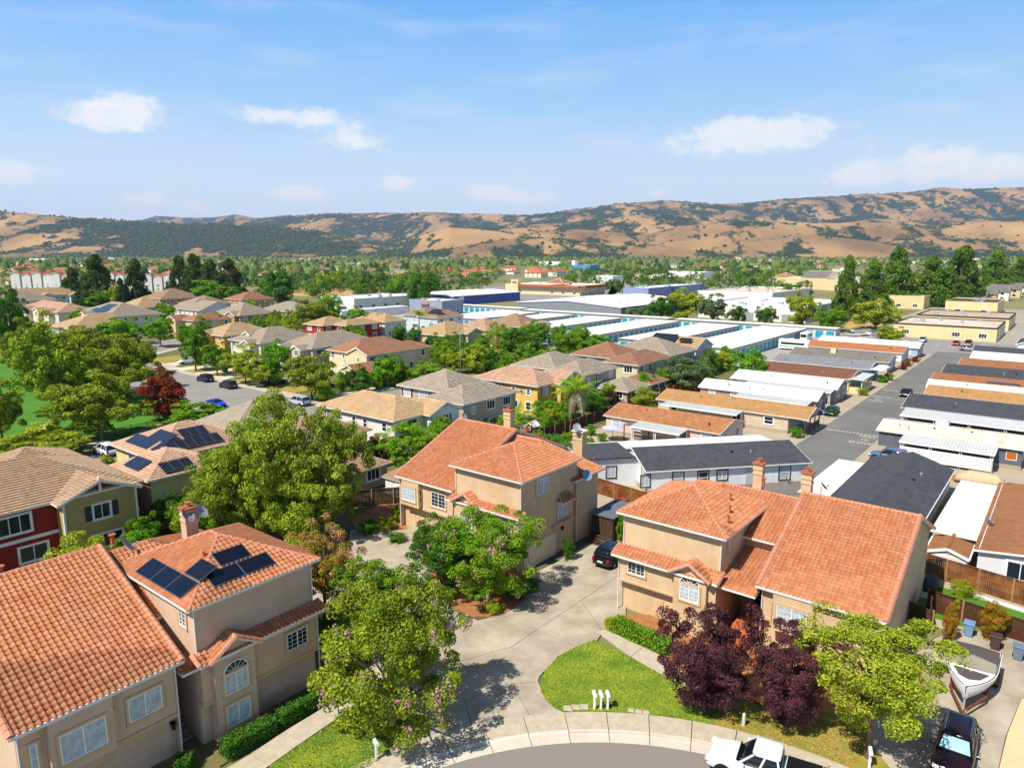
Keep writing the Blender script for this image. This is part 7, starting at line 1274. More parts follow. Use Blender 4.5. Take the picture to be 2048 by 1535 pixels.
def car(label, p, head, kind, color, cat='car', name='parked_car', group=None, z=0.0, lod=0):
    L_, W_, wr, st, (bx0, bx1, rx0, rx1, rz, rw) = CARS[kind]; t = thing(name, label, cat, Vector((p.x, p.y, z)), head, group); pm = color
    rings = []
    for (x, zt, w, zb) in st: rings.append([(x, -w * .9, zb), (x, -w, zb + .12), (x, -w * 1.0, zb + (zt - zb) * .55), (x, -w * .97, zt - .06), (x, -w * .86, zt), (x, 0, zt + .03), (x, w * .86, zt), (x, w * .97, zt - .06), (x, w, zb + (zt - zb) * .55), (x, w, zb + .12), (x, w * .9, zb)])
    mb = MB(); mb.loft(rings, 0, True, True); b = mb.build('body', pm, t, True)
    md = b.modifiers.new('smooth', 'SUBSURF'); md.levels = md.render_levels = 1 if lod else 2
    hw = max(s[2] for s in st); zb_ = st[3][1] - .02; zf = st[5][1] - .04; mid = (rz * .55 + zb_ * .45)
    g = MB(); lo = rrect(bx0, bx1, hw * .90, zb_, .25, 3, .12); up = rrect(rx0, rx1, rw, rz - .03, .22, 3, .08); g.loft([lo, [(a[0] * .5 + q[0] * .5, a[1] * .47 + q[1] * .53, a[2] * .5 + q[2] * .5) for a, q in zip(lo, up)], up], 0, True, True); g.build('windows', WIND, t, True)
    rf = MB(); rf.loft([rrect(rx0 - .04, rx1 + .04, rw + .03, rz - .05, .24, 3, .08), rrect(rx0, rx1, rw, rz, .24, 3, .07), rrect(rx0 + .25, rx1 - .25, rw * .7, rz + .035, .2, 3)], 0, True, True); rf.build('roof', pm, t, True)
    def pil(a, b, w=.1): k = MB(); k.bar(a, b, w, .05, 0, (0, 1, 0)); k.build('pillar', pm, t)
    for sg in (-1, 1):
        for (xa, xb) in ((bx1 - .05, rx1 - .02), (bx0 + .1, rx0 + .1)) + (((bx0 * .45 + bx1 * .55 - .1, rx0 * .45 + rx1 * .55),) if kind not in ('coupe',) else ()): pil((xa, sg * hw * .885, zb_), (xb, sg * (rw + .01), rz - .04))
        if kind in ('suv', 'minivan', 'van'): pil((bx0 * .75 + bx1 * .25 - .1, sg * hw * .89, zb_), (rx0 * .78 + rx1 * .22, sg * (rw + .01), rz - .04), .09)
        if kind == 'van': k = MB(); k.box(rx0 - .02, .6, sg * rw * 1.03 - .03, sg * rw * 1.03 + .03, zb_, rz - .2); k.build('side_panel', pm, t)
    wm, rm = wheel_meshes(wr); xf = st[-1][0] - .88 * (1.1 if kind == 'pickup' else 1); xr = st[0][0] + .98
    for x in (xf, xr):
        for sg in (-1, 1):
            o = obj('wheel', wm, t, Matrix.Translation((x, sg * (hw - .1), wr))); obj('rim', rm, o)
            am = MB(); am.add([(x + (wr + .07) * math.cos(a), sg * (hw + .006), max(.2, wr + (wr + .07) * math.sin(a))) for a in [math.pi * i / 10 for i in range(11)]], [tuple(range(11))]); am.build('wheel_arch', BLACK, t)
    xe, xb_ = st[-1][0], st[0][0]; wf, wb = st[-2][2], st[1][2]
    for sg in (-1, 1):
        h = MB(); h.box(xe - .32, xe - .02, sg * wf * .86 - .17, sg * wf * .86 + .17, st[-2][1] - .18, st[-2][1] - .03, 0, .04); h.build('headlight', CLEARL, t)
        h = MB(); h.box(xb_ - .01, xb_ + .16, sg * wb * .88 - .1, sg * wb * .88 + .1, st[1][1] - .32, st[1][1] + .02, 0, .03); h.build('tail_light', REDL, t)
        h = MB(); h.box(bx1 - .35, bx1 - .18, sg * (hw + .12) - .1, sg * (hw + .12) + .1, zb_ + .02, zb_ + .18, 0, .04); h.build('mirror', pm, t)
    f = MB(); f.box(xe - .1, xe + .03, -wf * .62, wf * .62, .40, .58, 0, .03); f.build('grille', BLACK, t); f = MB(); f.box(xb_ - .03, xb_ + .1, -wb * .9, wb * .9, .42, .56, 0, .03); f.build('bumper', BLACK if kind != 'pickup' else CHROME, t)
    f = MB(); f.box(xb_ - .045, xb_ - .03, -.26, .26, .66, .80); f.build('number_plate', WHITE, t)
    if lod == 0:
        for sg in (-1, 1):
            for xs in ((bx1 - .32, (bx0 + bx1) / 2 - .15) if kind in ('sedan', 'coupe') else (bx1 - .32, (bx0 * .45 + bx1 * .55) - .05, bx0 * .75 + bx1 * .25 - .05)):
                k = MB(); k.box(xs - .012, xs + .012, sg * (hw + .004) - .006, sg * (hw + .004) + .006, .38, zb_ - .03); k.build('door_seam', BLACK, t)
                k = MB(); k.box(xs - .38, xs - .2, sg * (hw + .02) - .02, sg * (hw + .02) + .02, zb_ - .2, zb_ - .16); k.build('door_handle', pm, t)
        k = MB(); k.box(bx1 + .02, bx1 + .06, -hw * .75, hw * .75, zb_ + .0, zb_ + .03); k.build('bonnet_seam', BLACK, t)
    if kind == 'pickup':
        f = MB(); f.box(-2.75, -1.05, -.82, .82, 1.262, 1.275); f.build('bed', BLACK, t)
        f = MB(); f.box(1.3, 1.36, -.8, .8, 1.26, 1.3); f.build('wiper_cowl', BLACK, t)
    if kind in ('suv',) and lod == 0:
        for sg in (-1, 1): f = MB(); f.bar((rx0 + .15, sg * (rw - .06), rz + .08), (rx1 - .1, sg * (rw - .06), rz + .08), .05, .04); f.build('roof_rail', CHROME, t)
    return t
A_, AM, CP, CM = TH, TH + math.pi, TH + math.pi / 2, TH - math.pi / 2
v = car('burgundy black SUV with silver sunshade parked nose-out on the right drive', S(1912, 1492, .9), AM + .02, 'suv', paintm('burgundy', '#1d0d16', .18), z=.12)
mb = MB(); mb.add([(1.02, -.72, 1.13), (1.02, .72, 1.13), (.50, .58, 1.60), (.50, -.58, 1.60)], [(0, 1, 2, 3)]); o = mb.build('sunshade', M('silver_sunshade', '#6fa9bf', .35, .3, 8, metal=0), v); o.location = (.06, 0, .05)
q = S(1528, 1556); dq = Vector((q.x - CC.x, q.y - CC.y, 0)).normalized(); pq = Vector((CC.x, CC.y, 0)) + dq * 18.35
car('white crew-cab pickup truck parked along the cul-de-sac kerb', pq, math.atan2(dq.x, -dq.y) if False else math.atan2(dq.y, dq.x) + math.pi / 2, 'pickup', paintm('white', '#d3d6d8', .3), 'pickup truck', 'pickup_truck', z=.02)
car('black SUV parked nose-in between the two stucco houses', S(1228, 1112, .5), A_, 'suv', paintm('black', '#101218', .15), z=.12)
car('bright blue coupe parked on the park side of the street', S(433, 806, .6), CM, 'coupe', paintm('blue', '#1238c8', .2)); car('left of the two dark cars parked at the far kerb, navy with silver wheels', S(410, 757, .6), CP, 'suv', paintm('navy', '#1d2742', .2), group='dark cars at the far kerb', lod=1); car('right of the two dark cars parked at the far kerb, charcoal wagon', S(456, 770, .6), CP, 'suv', paintm('charcoal', '#2a2b33', .2), group='dark cars at the far kerb', lod=1)
car('silver minivan parked at the far kerb near the street corner', S(598, 803, .6), CP, 'minivan', paintm('silver', '#a9b0b8', .3), lod=1); car('white delivery van in the first driveway at the bend', S(380, 723, .6), AM - .3, 'van', paintm('white', '#d3d6d8', .3), 'van', 'delivery_van'); car('black pickup in the driveway under the deep green street tree', S(548, 765, .6), A_, 'pickup', paintm('black', '#101218', .15), 'pickup truck', 'pickup_truck'); car('black sedan in the driveway beside the porch house', S(650, 772, .5), A_, 'sedan', paintm('black', '#101218', .15))
car('white crossover parked on the street beside the park fence', S(212, 900, .6), CP, 'suv', paintm('white', '#d3d6d8', .3), lod=1); car('dark sedan driving down the mobile home lane', S(1812, 786, .5), AM, 'sedan', paintm('graphite', '#23262c', .18)); car('small blue car under the white carport by the pink end wall', S(1663, 822, .5), AM, 'sedan', paintm('blue2', '#24408a', .25)); car('blue and silver SUV nosing out of the tall screened carport', S(1778, 912, .6), CP, 'suv', paintm('steel', '#4c628c', .25), lod=1)
for lb, x, y, k, cl in (('silver SUV parked in the lot before the cream building', 1845, 684, 'suv', 'silver'), ('red sedan parked in the lot, left of the pair', 1912, 690, 'sedan', 'red'), ('dark red car parked in the lot, right of the pair', 1936, 691, 'suv', 'maroon'), ('white and grey SUV parked across the lane end', 1937, 702, 'suv', 'grey')): car(lb, S(x, y), AM if y < 700 else CM, k, paintm(cl, {'silver': '#a9b0b8', 'red': '#9c1c28', 'maroon': '#7c1626', 'grey': '#8e8f8f'}[cl]), group='cars in the parking lot', lod=1)
def rv(label, p, head, L_=7.5, W_=2.4, H_=3.1, body='#e9e9e6', band='#4f8f8a', cat='motorhome'):
    t = thing('camper', label, cat, p, head); b = MB(); b.loft([rrect(-L_ / 2, L_ / 2, W_ / 2, z, .35, 3) for z in (.5, H_ - .2)] + [rrect(-L_ / 2 + .15, L_ / 2 - .15, W_ / 2 - .12, H_, .3, 3)], 0); b.build('body', M('rv_' + body[1:], body, .4, .05), t); g = MB(); g.box(-L_ / 2 + .5, L_ / 2 - .5, -W_ / 2 - .02, W_ / 2 + .02, .9, 1.3); g.build('stripe', M('rv_band' + band[1:], band, .5, .05), t)
    w = MB(); w.box(-L_ / 2 + .8, L_ / 2 - 1.2, -W_ / 2 - .03, W_ / 2 + .03, 1.7, 2.3); w.build('windows', WIND, t); w = MB(); w.box(L_ / 2 - .1, L_ / 2 + .03, -W_ / 2 + .25, W_ / 2 - .25, 1.5, 2.4); w.build('windscreen', WIND, t); r = MB(); r.box(-1.2, -.2, -.4, .4, H_, H_ + .25, 0, .05); r.build('roof_unit', WHITE, t); wm, rm = wheel_meshes(.4)
    for x in (-L_ * .28, L_ * .3):
        for sg in (-1, 1): o = obj('wheel', wm, t, Matrix.Translation((x, sg * (W_ / 2 - .12), .4))); obj('rim', rm, o)
    return t
rv('white and green motorhome beside the widest storage row', S(1588, 700), CM, 8.5, band='#7fb59a'); rv('white box van behind the motorhome', S(1612, 682), AM, 6.2, 2.2, 2.9, band='#d7dadd', cat='van')
for i, (x, y) in enumerate(((1205, 622), (1228, 626), (1262, 612), (1120, 611), (1240, 632))): rv(('white travel trailer behind the grey cross row, left-most', 'white travel trailer behind the grey cross row, middle', 'white travel trailer nearest the dark warehouse wall', 'white camper roof by the charcoal warehouse front', 'white travel trailer in front, by the dark yard tree')[i], S(x, y), CM + .3 * i, 8, band='#9fb0c4', cat='travel trailer')
rv('white trailer beside the long cream building, left', S(1815, 668), CM, 8, band='#3c3c40', cat='travel trailer'); rv('white and red container truck body by the cream building', S(1868, 672), CM, 7.5, band='#c8322a', cat='container'); rv('white tank trailer at the right of the cream building', S(1922, 674), CM, 6.5, band='#dddddd', cat='container')
# ---- boat on its trailer
def boat_on_trailer():
    p = G(50.3, 2.7); t = thing('boat_trailer', 'rusty brown boat trailer on the right-hand drive', 'trailer', Vector((p.x, p.y, .12)), AM)
    RUST = M('rusty_frame', '#7a4a32', .7, .2, 4, metal=.3); f = MB()
    for sg in (-1, 1): f.bar((-2.6, sg * .85, .5), (1.2, sg * .85, .5), .1, .12); f.bar((1.2, sg * .85, .5), (3.4, 0, .45), .1, .12)
    for x in (-2.2, -.8, .8): f.bar((x, -.85, .5), (x, .85, .5), .08, .1)
    f.bar((3.3, 0, .45), (4.0, 0, .45), .1, .1); f.build('frame', RUST, t); f = MB(); f.bar((2.9, 0, .5), (2.9, 0, 1.15), .1, .1); f.box(2.75, 3.0, -.12, .12, 1.1, 1.25); f.build('winch_post', METAL, t); f = MB(); f.tube([(3.6, .15, 0), (3.6, .15, .75)], .04, 6); f.build('jockey_stand', METAL, t); wm, rm = wheel_meshes(.33)
    for sg in (-1, 1):
        o = obj('wheel', wm, t, Matrix.Translation((-1.3, sg * 1.15, .33))); obj('rim', rm, o); f = MB(); f.add([(-1.3 + .48 * math.cos(a), sg * 1.15 + e, .36 + .46 * math.sin(a)) for a in [math.pi * i / 8 for i in range(9)] for e in (-.16, .16)], [(2 * i, 2 * i + 1, 2 * i + 3, 2 * i + 2) for i in range(8)]); f.build('mudguard', RUST, t)
    b = thing('motor_boat', 'white speedboat with brown-grey canvas cover on the right-hand drive', 'boat', Vector((p.x, p.y, .12)), AM); n = 14; hull = []; gun = []; deckz = lambda s: 1.42 + .22 * s * s
    for i in range(n):
        s = i / (n - 1); x = -2.7 + 5.5 * s; w = 1.22 * (1 - max(0, (s - .38) / .62) ** 2.3) + .02; zk = .58 + .55 * max(0, s - .6) ** 1.5; hull.append([(x, -w, deckz(s)), (x, -w * .97, deckz(s) - .28), (x, -w * .8, .86 + .3 * max(0, s - .5)), (x, 0, zk), (x, w * .8, .86 + .3 * max(0, s - .5)), (x, w * .97, deckz(s) - .28), (x, w, deckz(s))]); gun.append((x, w, deckz(s)))
    h = MB(); h.loft(hull, 0, False, False); h.add(hull[0], [tuple(range(7))]); h.build('hull', M('gelcoat_white', '#e8e8e6', .25, .03), b, True)
    d = MB(); d.loft([[(x, -w, z), (x, 0, z + .05), (x, w, z)] for x, w, z in gun], 0, False, False); d.build('deck', MATS['gelcoat_white'], b); s_ = MB()
    for sg in (-1, 1): s_.tube([(x, sg * (w - .06), z + .03) for x, w, z in gun], .025, 5)
    s_.build('rub_rail', M('dark_rail', '#2a2320', .4, .05), b); CV = M('taupe_canvas', '#57504d', .9, .08, 3, .3, 12); CV2 = M('grey_canvas', '#8a8276', .9, .06, 3)
    c = MB(); c.loft([[(-2.6, -1.1, 1.5), (-2.6, 0, 1.58), (-2.6, 1.1, 1.5)], [(-1.7, -1.12, 1.7), (-1.7, 0, 1.95), (-1.7, 1.12, 1.7)], [(-.4, -1.1, 1.82), (-.4, 0, 2.02), (-.4, 1.1, 1.82)]], 0, False, False); c.build('canvas_cover', CV, b, True); c = MB(); c.loft([[(-.4, -1.1, 1.82), (-.4, 0, 2.02), (-.4, 1.1, 1.82)], [(.15, -1.12, 1.50), (.35, 0, 1.60), (.15, 1.12, 1.50)]], 0, False, False); c.build('windscreen_cover', CV2, b); c = MB(); c.add([(.55, -.86, 1.545), (.55, .86, 1.545), (1.5, .50, 1.60), (1.85, 0, 1.66), (1.5, -.50, 1.60)], [(0, 1, 2, 3, 4)]); c.build('bow_cover', CV, b)
    t.scale = b.scale = (1.12, 1.12, 1.08)
    return t, b
bt, bb = boat_on_trailer()
for i, (x, y) in enumerate(((1712, 676), (1738, 682), (1722, 668), (1752, 672))):
    for o_ in (bb,):
        c = copy_tree(o_); g = S(x, y); c.location = (g.x, g.y, 0); c.rotation_euler.z = CM + .3 * i; c['label'] = ('covered boat stored beside the storage wall, left-most', 'covered boat stored nearest the white mobile home roof', 'covered boat stored behind the left-most one', 'covered boat stored next to the yellow-green yard tree')[i]; c['group'] = 'boats stored by the storage wall'
# ---------------------------------------------------------------- street furniture and yard things
def mailbox(label, p, head, double=False):
    t = thing('mailbox', label, 'mailbox', Vector((p.x, p.y, .15)), head); b = MB(); b.box(-.06, .06, -.06, .06, 0, 1.0, 0, .01); b.build('post', WHITE, t); h = MB(); h.loft([[(-.25, -.1, .92), (-.25, -.1, 1.05), (-.25, -.06, 1.13), (-.25, .06, 1.13), (-.25, .1, 1.05), (-.25, .1, .92)], [(.25, -.1, .92), (.25, -.1, 1.05), (.25, -.06, 1.13), (.25, .06, 1.13), (.25, .1, 1.05), (.25, .1, .92)]]); h.build('box', WHITE, t); f = MB(); f.bar((.05, 0, .55), (.2, 0, .9), .05, .06); f.build('brace', WHITE, t); return t
for i, x in enumerate((1188.5, 1201.5, 1215)): mailbox(('left of the three white mailboxes on the lawn', 'middle one of the three white mailboxes on the lawn', 'right of the three white mailboxes on the lawn')[i], S(x, 1417, .15), math.pi * .5 + .1)
mailbox('lone white mailbox at the edge of the left lawn', S(753, 1517, .15), math.pi * .5 + .5); mailbox('white mailbox at the foot of the lime green tree', S(1738, 1534, .15), 1.2)
for i, (x, y, s_) in enumerate(((1136, 1416, .55), (1152, 1414, .55), (1168, 1413, .55), (1262, 1420, .38), (1277, 1422, .4), (1292, 1424, .38), (1660, 1526, .4))):
    g = S(x, y, .16); mb = MB(); mb.box(-s_ / 2, s_ / 2, -s_ * .42, s_ * .42, -.02, .05, 0, .012); o = mb.build('utility_cover', CONC2); o.location = (g.x, g.y, .165); o.rotation_euler.z = -.1; tag(o, ('left of the three larger utility covers in the lawn', 'middle of the three larger utility covers in the lawn', 'right of the three larger utility covers in the lawn', 'left of the three small pale covers at the pavement', 'middle of the three small pale covers at the pavement', 'right of the three small pale covers at the pavement', 'single square cover in the dry grass behind the pickup')[i], 'utility cover', 'utility covers in the grass')
    if i < 3: k = MB(); k.box(-.06, .06, -.05, .05, .03, .034); q_ = k.build('read_hole', BLACK, o); q_.location = (.02, .1 if i else -.12, 0)
g = S(1487, 1450, .15); mb = MB(); mb.tube([(0, 0, 0), (0, 0, .75), (0, 0, .82)], [.1, .1, .04], 10); o = mb.build('marker_post', M('pale_green_plastic', '#c4cfbd', .5, .05)); o.location = (g.x, g.y, .15); tag(o, 'pale green cylindrical utility post under the plum tree', 'utility post')
g = S(1552, 1428, .15); mb = MB(); mb.tube([(0, 0, 0), (0, 0, .3)], [.18, .1], 7); o = mb.build('garden_stone', CONC2); o.location = (g.x, g.y, .15); tag(o, 'small pale stone between the two plum trees', 'stone')
def bin_(label, p, col, head=0):
    t = thing('wheelie_bin', label, 'bin', Vector((p.x, p.y, .12)), head); m = M('bin_' + col[1:], col, .6, .06); b = MB(); b.loft([rrect(-.25, .25, .26, .05, .05, 2), rrect(-.36, .34, .33, .98, .06, 2)]); b.build('body', m, t); l = MB(); l.box(-.42, .38, -.36, .36, .98, 1.06, 0, .03); l.build('lid', m, t)
    for sg in (-1, 1): w = MB(); w.tube([(-.28, sg * .26, .12), (-.28, sg * .34, .12)], .12, 10); w.build('wheel', RUBBER, t)
    h = MB(); h.bar((-.44, -.25, .95), (-.44, .25, .95), .04, .04); h.build('handle', m, t); return t
bin_('blue bin tucked behind the boat next to the orange-tipped shrub', G(57.9, 3.6), '#6f8db0', AM); bin_('brown bin with grey lid, middle of the row of bins', G(57.0, 1.9), '#4a3a34', AM); bin_('grey-blue bin at the right end of the bins', G(56.4, .55), '#69788c', AM)
t = thing('covered_grill', 'barbecue under a dark grey cover beside the backyard fence', 'barbecue', Vector((*G(64.6, 7.0).xy, .1)), A_); mb = MB(); mb.loft([rrect(-.85, .85, .5, 0, .15, 3), rrect(-.88, .86, .5, .7, .2, 3), rrect(-.7, .7, .42, 1.05, .2, 3), rrect(-.4, .42, .25, 1.18, .12, 3)]); mb.build('cover', M('grey_tarpaulin', '#47484d', .85, .15, 2, .9, 4), t, True)
def fence(label, pts, h=1.8, mat=WOOD, z=0.05, cap=True, pw=.145):
    o0 = G(*pts[0]); t = thing('wooden_fence', label, 'fence', Vector((o0.x, o0.y, z)), 0); pk = MB(); rl = MB(); R_ = random.Random(int(pts[0][0] * 9))
    for a, b in zip(pts[:-1], pts[1:]):
        A = G(*a) - o0; B = G(*b) - o0; d = (B - A); Ld = d.length; d.normalize(); n_ = Vector((-d.y, d.x, 0)); n = int(Ld / pw)
        for i in range(n):
            p = A + d * (i * pw + .005); q = A + d * ((i + 1) * pw - .008); e = n_ * R_.uniform(-.008, .008); hh = h + R_.uniform(-.015, .015); pk.add([p + e, q + e, q + e + Vector((0, 0, hh)), p + e + Vector((0, 0, hh)), p + e + n_ * .02, q + e + n_ * .02, q + e + n_ * .02 + Vector((0, 0, hh)), p + e + n_ * .02 + Vector((0, 0, hh))], [(0, 1, 2, 3), (5, 4, 7, 6), (3, 2, 6, 7), (0, 3, 7, 4), (1, 5, 6, 2)])
        for zz in (.35, h * .55, h - .2): rl.bar(A + n_ * .05 + Vector((0, 0, zz)), B + n_ * .05 + Vector((0, 0, zz)), .04, .09)
        if cap: cp = MB(); cp.bar(A + Vector((0, 0, h + .03)), B + Vector((0, 0, h + .03)), .14, .04); cp.build('cap_rail', mat, t)
        for i in range(int(Ld / 2.4) + 1): p = A + d * min(Ld, i * 2.4) - n_ * .06; po = MB(); po.box(p.x - .05, p.x + .05, p.y - .05, p.y + .05, 0, h + .08); po.build('post', M('pale_post', '#a3825c', .9, .1), t)
    o = pk.build('planks', mat, t); o['kind'] = 'stuff'; o = rl.build('rails', mat, t); o['kind'] = 'stuff'; return t
RW_ = M('stained_redwood', '#3f2213', .9, 0, .9, .4, 30, col2='#a06430', det=8)
fence('weathered redwood fence behind the right house with white edging strip', [(67.6, 8.6), (65.2, -4)], 1.9, RW_); fence('low brown fence behind the boat and bins', [(60.4, 6.6), (58.4, -4)], 1.7, M('red_brown_fence', '#4f2b1b', .9, .2, 3, .3, 30)); fence('dark side gate fence beside the right house', [(57.3, 7.5), (56.6, 5.8), (60.4, 6.6)], 1.8, WOODD, cap=False); fence('orange-brown fence between the stucco houses and the white mobile home', [(68.6, 46), (66.2, 30), (66.6, 24)], 1.8, RW_); fence('dark brown fence left of the centre house', [(45.0, 61.5), (52.0, 56.5)], 1.8, WOODD); fence('grey fence along the back of the yellow house gardens', [(72, 62), (90, 60), (108, 60.5)], 1.7, WOODD); fence('brown fence round the sage house garden', [(121, 62), (133, 60.5), (140, 57.8)], 1.7, RW_, cap=False)
t = thing('iron_fence', 'black iron railing fence along the park', 'fence', Vector((*G(30, 112.4).xy, .1)), TH); mb = MB(); [mb.bar((0, 0, zz), (24, 0, zz), .04, .05) for zz in (.15, 1.2)]; r_ = mb.build('rails', BLACK, t); r_['kind'] = 'stuff'; mb = MB(); [mb.box(i * .14 - .012, i * .14 + .012, -.012, .012, 0, 1.3) for i in range(171)]; r_ = mb.build('pickets', BLACK, t); r_['kind'] = 'stuff'
for i in range(11): mb = MB(); mb.box(i * 2.4 - .04, i * 2.4 + .04, -.04, .04, 0, 1.45); mb.build('post', BLACK, t)
t = thing('lot_fence', 'wire fence with slim posts along the parking lot', 'fence', Vector((*G(263, 18).xy, 0)), TH + math.pi / 2); mb = MB(); [mb.bar((0, 0, zz), (38, 0, zz), .04, .04) for zz in (.2, 1.0, 2.0)]; mb.build('wires', METAL, t)['kind'] = 'stuff'
for i in range(10): mb = MB(); mb.tube([(i * 4.2, 0, 0), (i * 4.2, 0, 2.1 if i % 3 else 4.5)], .05, 5); mb.build('post', METAL, t)
def lamp(label, bx, by, h, ang, arm=2.2):
    g = S(bx, by); t = thing('street_lamp', label, 'street lamp', g, ang, 'street lamps'); PM = M('lamp_pole', '#c5c9c9', .5, .05, metal=.2); mb = MB(); mb.tube([(0, 0, 0), (0, 0, h * .82), (.15, 0, h * .92), (.7, 0, h * .99), (arm, 0, h * 1.03)], [.11, .08, .07, .06, .05], 8); mb.build('pole', PM, t, True); l = MB(); l.loft([rrect(arm - .1, arm + .6, .16, h * 1.03 - .05, .1, 2), rrect(arm - .05, arm + .5, .13, h * 1.03 + .08, .1, 2)]); l.build('lamp_head', PM, t); b = MB(); b.tube([(0, 0, 0), (0, 0, .5)], .2, 8); b.build('base', CONC2, t); return t
lamp('street lamp with a bold curved arm at the street corner', 693, 780, 6.8, math.pi - .4, 3.6); lamp('tall street lamp in front of the clipped tree hedge', 921, 750, 10.6, -.1, 4.2); lamp('tall street lamp against the white storage roofs', 1162, 694, 8.4, math.pi - .3, 3.0); lamp('thin street lamp beside the amber house', 470, 757, 10.2, math.pi + .1, 3.4); lamp('far street lamp behind the street houses', 548, 612, 9, .2, 4); lamp('small street lamp below the pointed redwood', 297, 594, 8, math.pi, 2.6); lamp('lamp post in front of the cream store sign', 948, 579, 9, math.pi, 3)
t = thing('mobile_mast', 'tall white mobile phone mast beside the pine', 'mast', S(1678, 622), 0); mb = MB(); mb.tube([(0, 0, 0), (0, 0, 20)], [.75, .6], 12); mb.build('mast', M('mast_white', '#cfd6dc', .5, .04), t); mb = MB(); mb.tube([(0, 0, 17), (0, 0, 20.5)], [1.0, 1.0], 12); mb.build('antenna_shroud', MATS['mast_white'], t)
for i, (x, y, h) in enumerate(((877, 577, 12), (1010, 590, 10), (1245, 600, 9))): t = thing('utility_pole', ('wooden utility pole beside the dark tree belt', 'wooden utility pole in front of the cream store', 'grey utility pole by the blue supermarket box')[i], 'utility pole', S(x, y), .5 * i); mb = MB(); mb.tube([(0, 0, 0), (0, 0, h)], [.16, .12], 6); mb.build('pole', WOODD, t); mb = MB(); mb.bar((-1.2, 0, h - .6), (1.2, 0, h - .6), .1, .12); mb.build('crossarm', WOODD, t)
def umbrella(label, bx, by, col, h=2.5, r=1.6, base=None):
    g = base if base is not None else S(bx, by); t = thing('patio_umbrella', label, 'umbrella', g, .3); c = MB(); n = 8; c.add([(0, 0, h)] + [(r * math.cos(6.283 * i / n), r * math.sin(6.283 * i / n), h - .55) for i in range(n)], [(0, 1 + i, 1 + (i + 1) % n) for i in range(n)]); c.build('canopy', M('canvas_' + col[1:], col, .8, .06), t); p_ = MB(); p_.tube([(0, 0, 0), (0, 0, h)], .04, 6); p_.build('pole', WOODD, t); b = MB(); b.tube([(0, 0, 0), (0, 0, .1)], .3, 10); b.build('base', BLACK, t); return t
umbrella('cream patio umbrella behind the golden-shingled mobile home', 1262, 803, '#d9d3b4', 2.6, 1.9); umbrella('faded blue and white patio umbrella beside the pink mobile home', 1225, 880, '#aab4d8', 2.5, 1.7)
t = thing('pergola', 'dark slatted pergola next to the faded umbrella', 'pergola', S(1248, 880), TH); [(lambda m: (m.box(x, x + .12, y, y + .12, 0, 2.3), m.build('post', WOODD, t)))(MB()) for x in (0, 3) for y in (-4, 0)]; mb = MB(); [mb.box(i * .4, i * .4 + .22, -4.3, .3, 2.3, 2.36) for i in range(8)]; mb.build('roof_slats', M('pergola_slat', '#6f6a62', .9, .2), t)['kind'] = 'stuff'
H = House('playhouse', "small red children's playhouse with white roof behind the centre house", 'playhouse', S(1066, 868), TH, None, M('play_red', '#c22a24', .6, .05), WHITE); H.vol(0, 1.5, 0, 1.4, 1.2, 'x', 'gg', kind='flat', pitch=.8, ov=.15, rake=.12); H.win('x0', 0, .7, .5, .5, .5, 'plain'); H.win('y0', 0, .75, .1, .5, .9, 'plain'); H.finish()
t = thing('lawn_mower', 'red lawn mower standing by the orange-brown fence', 'lawn mower', Vector((*S(1250, 1003).xy, .05)), 2.0); mb = MB(); mb.box(-.4, .4, -.28, .28, .12, .36, 0, .06); mb.build('deck', MATS['play_red'], t); [(lambda m: (m.tube([(x, y - .04, .12), (x, y + .04, .12)], .12, 8), m.build('wheel', RUBBER, t)))(MB()) for x in (-.34, .34) for y in (-.3, .3)]; mb = MB(); mb.bar((-.4, -.2, .3), (-1.0, -.2, 1.0), .04, .04); mb.bar((-.4, .2, .3), (-1.0, .2, 1.0), .04, .04); mb.bar((-1.0, -.2, 1.0), (-1.0, .2, 1.0), .04, .04); mb.build('handle', METAL, t)
H = House('garden_shed', 'small white shed with brown roof beside the dark fence', 'shed', G(52.6, 57.2), TH, None, mw('shed_white', '#d8d8d4'), BROWN_T); H.wallbox(0, 3, 0, 3.4, 0, 2.1); H.plane([(-.3, -.3, 2.1), (-.3, 3.7, 2.1), (3.3, 3.7, 2.6), (3.3, -.3, 2.6)], 'course'); H.bx('door', WHITE, -.05, 0, .8, 1.7, .05, 1.9); H.finish()
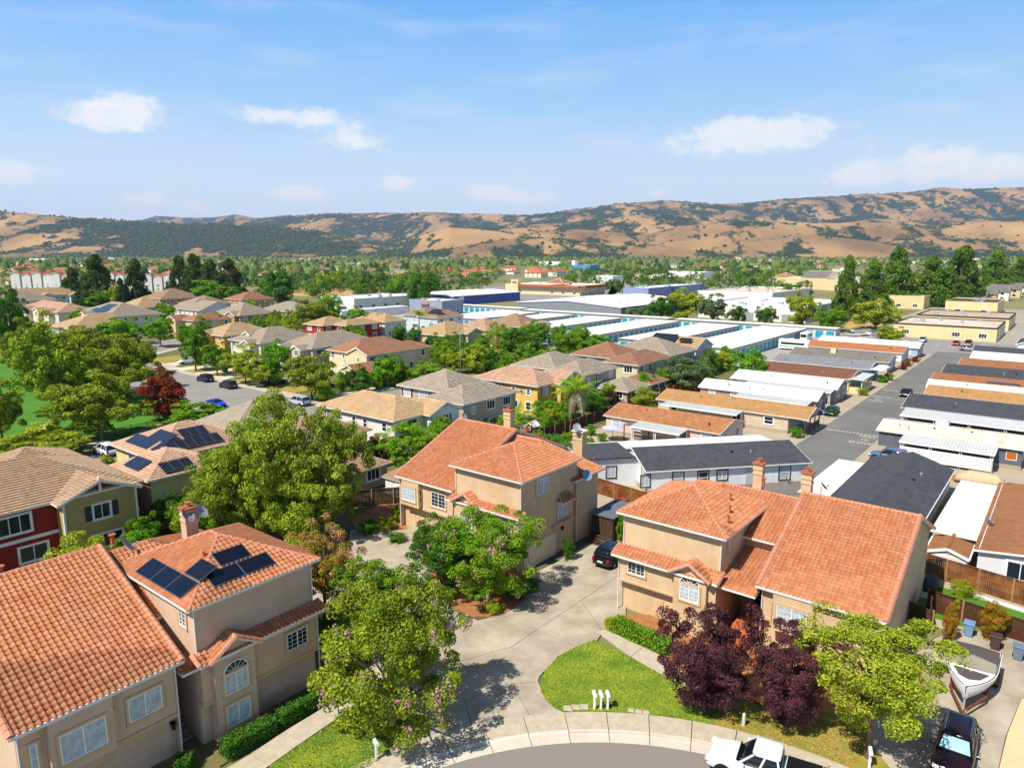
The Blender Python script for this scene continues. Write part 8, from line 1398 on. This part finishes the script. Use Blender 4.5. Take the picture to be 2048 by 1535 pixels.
dish('satellite dish on the eave of the craftsman house at the left edge', G(11.5, 67.9, 3.6), TH, .5, .9, M('pale_blue_dish', '#aebfd0', .5, .05), .5); dish('satellite dish at the eave of the taupe house', G(89.6, 69.4, 4.6), TH, .42, .9, None, .6); dish('satellite dish on the golden yellow house side of the white gable', G(74.6, 68.4, 3.5), TH, .42, .9, None, .6); dish('dark satellite dish at the corner of the umber mobile home', G(75.5, 4.4, 2.6), TH + .6, .5, 1.0, None, .6)
t = thing('tarp_covered_boat', 'trailer under a tan tarpaulin beside the slate blue mobile home', 'covered trailer', G(99.5, 7.0), CP); mb = MB(); mb.loft([rrect(-2.6, 2.6, 1.0, .25, .4, 3), rrect(-2.5, 2.4, 1.05, .8, .5, 3), rrect(-1.6, 1.2, .6, 1.5, .4, 3)]); mb.build('tarpaulin', M('tan_tarpaulin', '#c3ab88', .9, .15, 2, .8, 3), t, True)
bin_('grey-blue bin beside the tan tarpaulin', G(98.0, 3.8), '#5c6470', CP); bin_('brown bin beside the tan tarpaulin', G(98.0, 2.9), '#4a3a34', CP); t = thing('dirt_heap', 'sandy border strip with dry plants by the lane', 'planting bed', G(101, 9), 0); mb = MB(); mb.loft([[(3 * math.cos(a) * s_, 1.2 * math.sin(a) * s_, z_) for a in [6.283 * i / 12 for i in range(12)]] for s_, z_ in ((1, 0), (.7, .2), (.3, .3))]); mb.build('soil', BARK, t)
for i, (a, c, lf) in enumerate(((108.6, 31.2, 'street'), (150, 31.2, 'yel'), (168, 31.3, 'street'), (172, 31.0, 'yel'), (190, 31.2, 'red'), (196, 31.4, 'brown'), (205, 31.2, 'red'), (127, 31.0, 'dark'))): tree(('low green shrub at the railed porch corner', 'yellow shrub at the screened porch', 'round green shrub by the blue mobile home', 'small yellow shrub by the blue mobile home', 'reddish shrub along the lane kerb', 'brownish shrub along the lane kerb', 'dark red shrub at the orange-shingled home', 'low dark shrub at the pink end wall')[i], G(a, c), 1.5, 2.0, 'bush', lf, 0, 'shrubs along the lane', 'shrub', 'shrub')
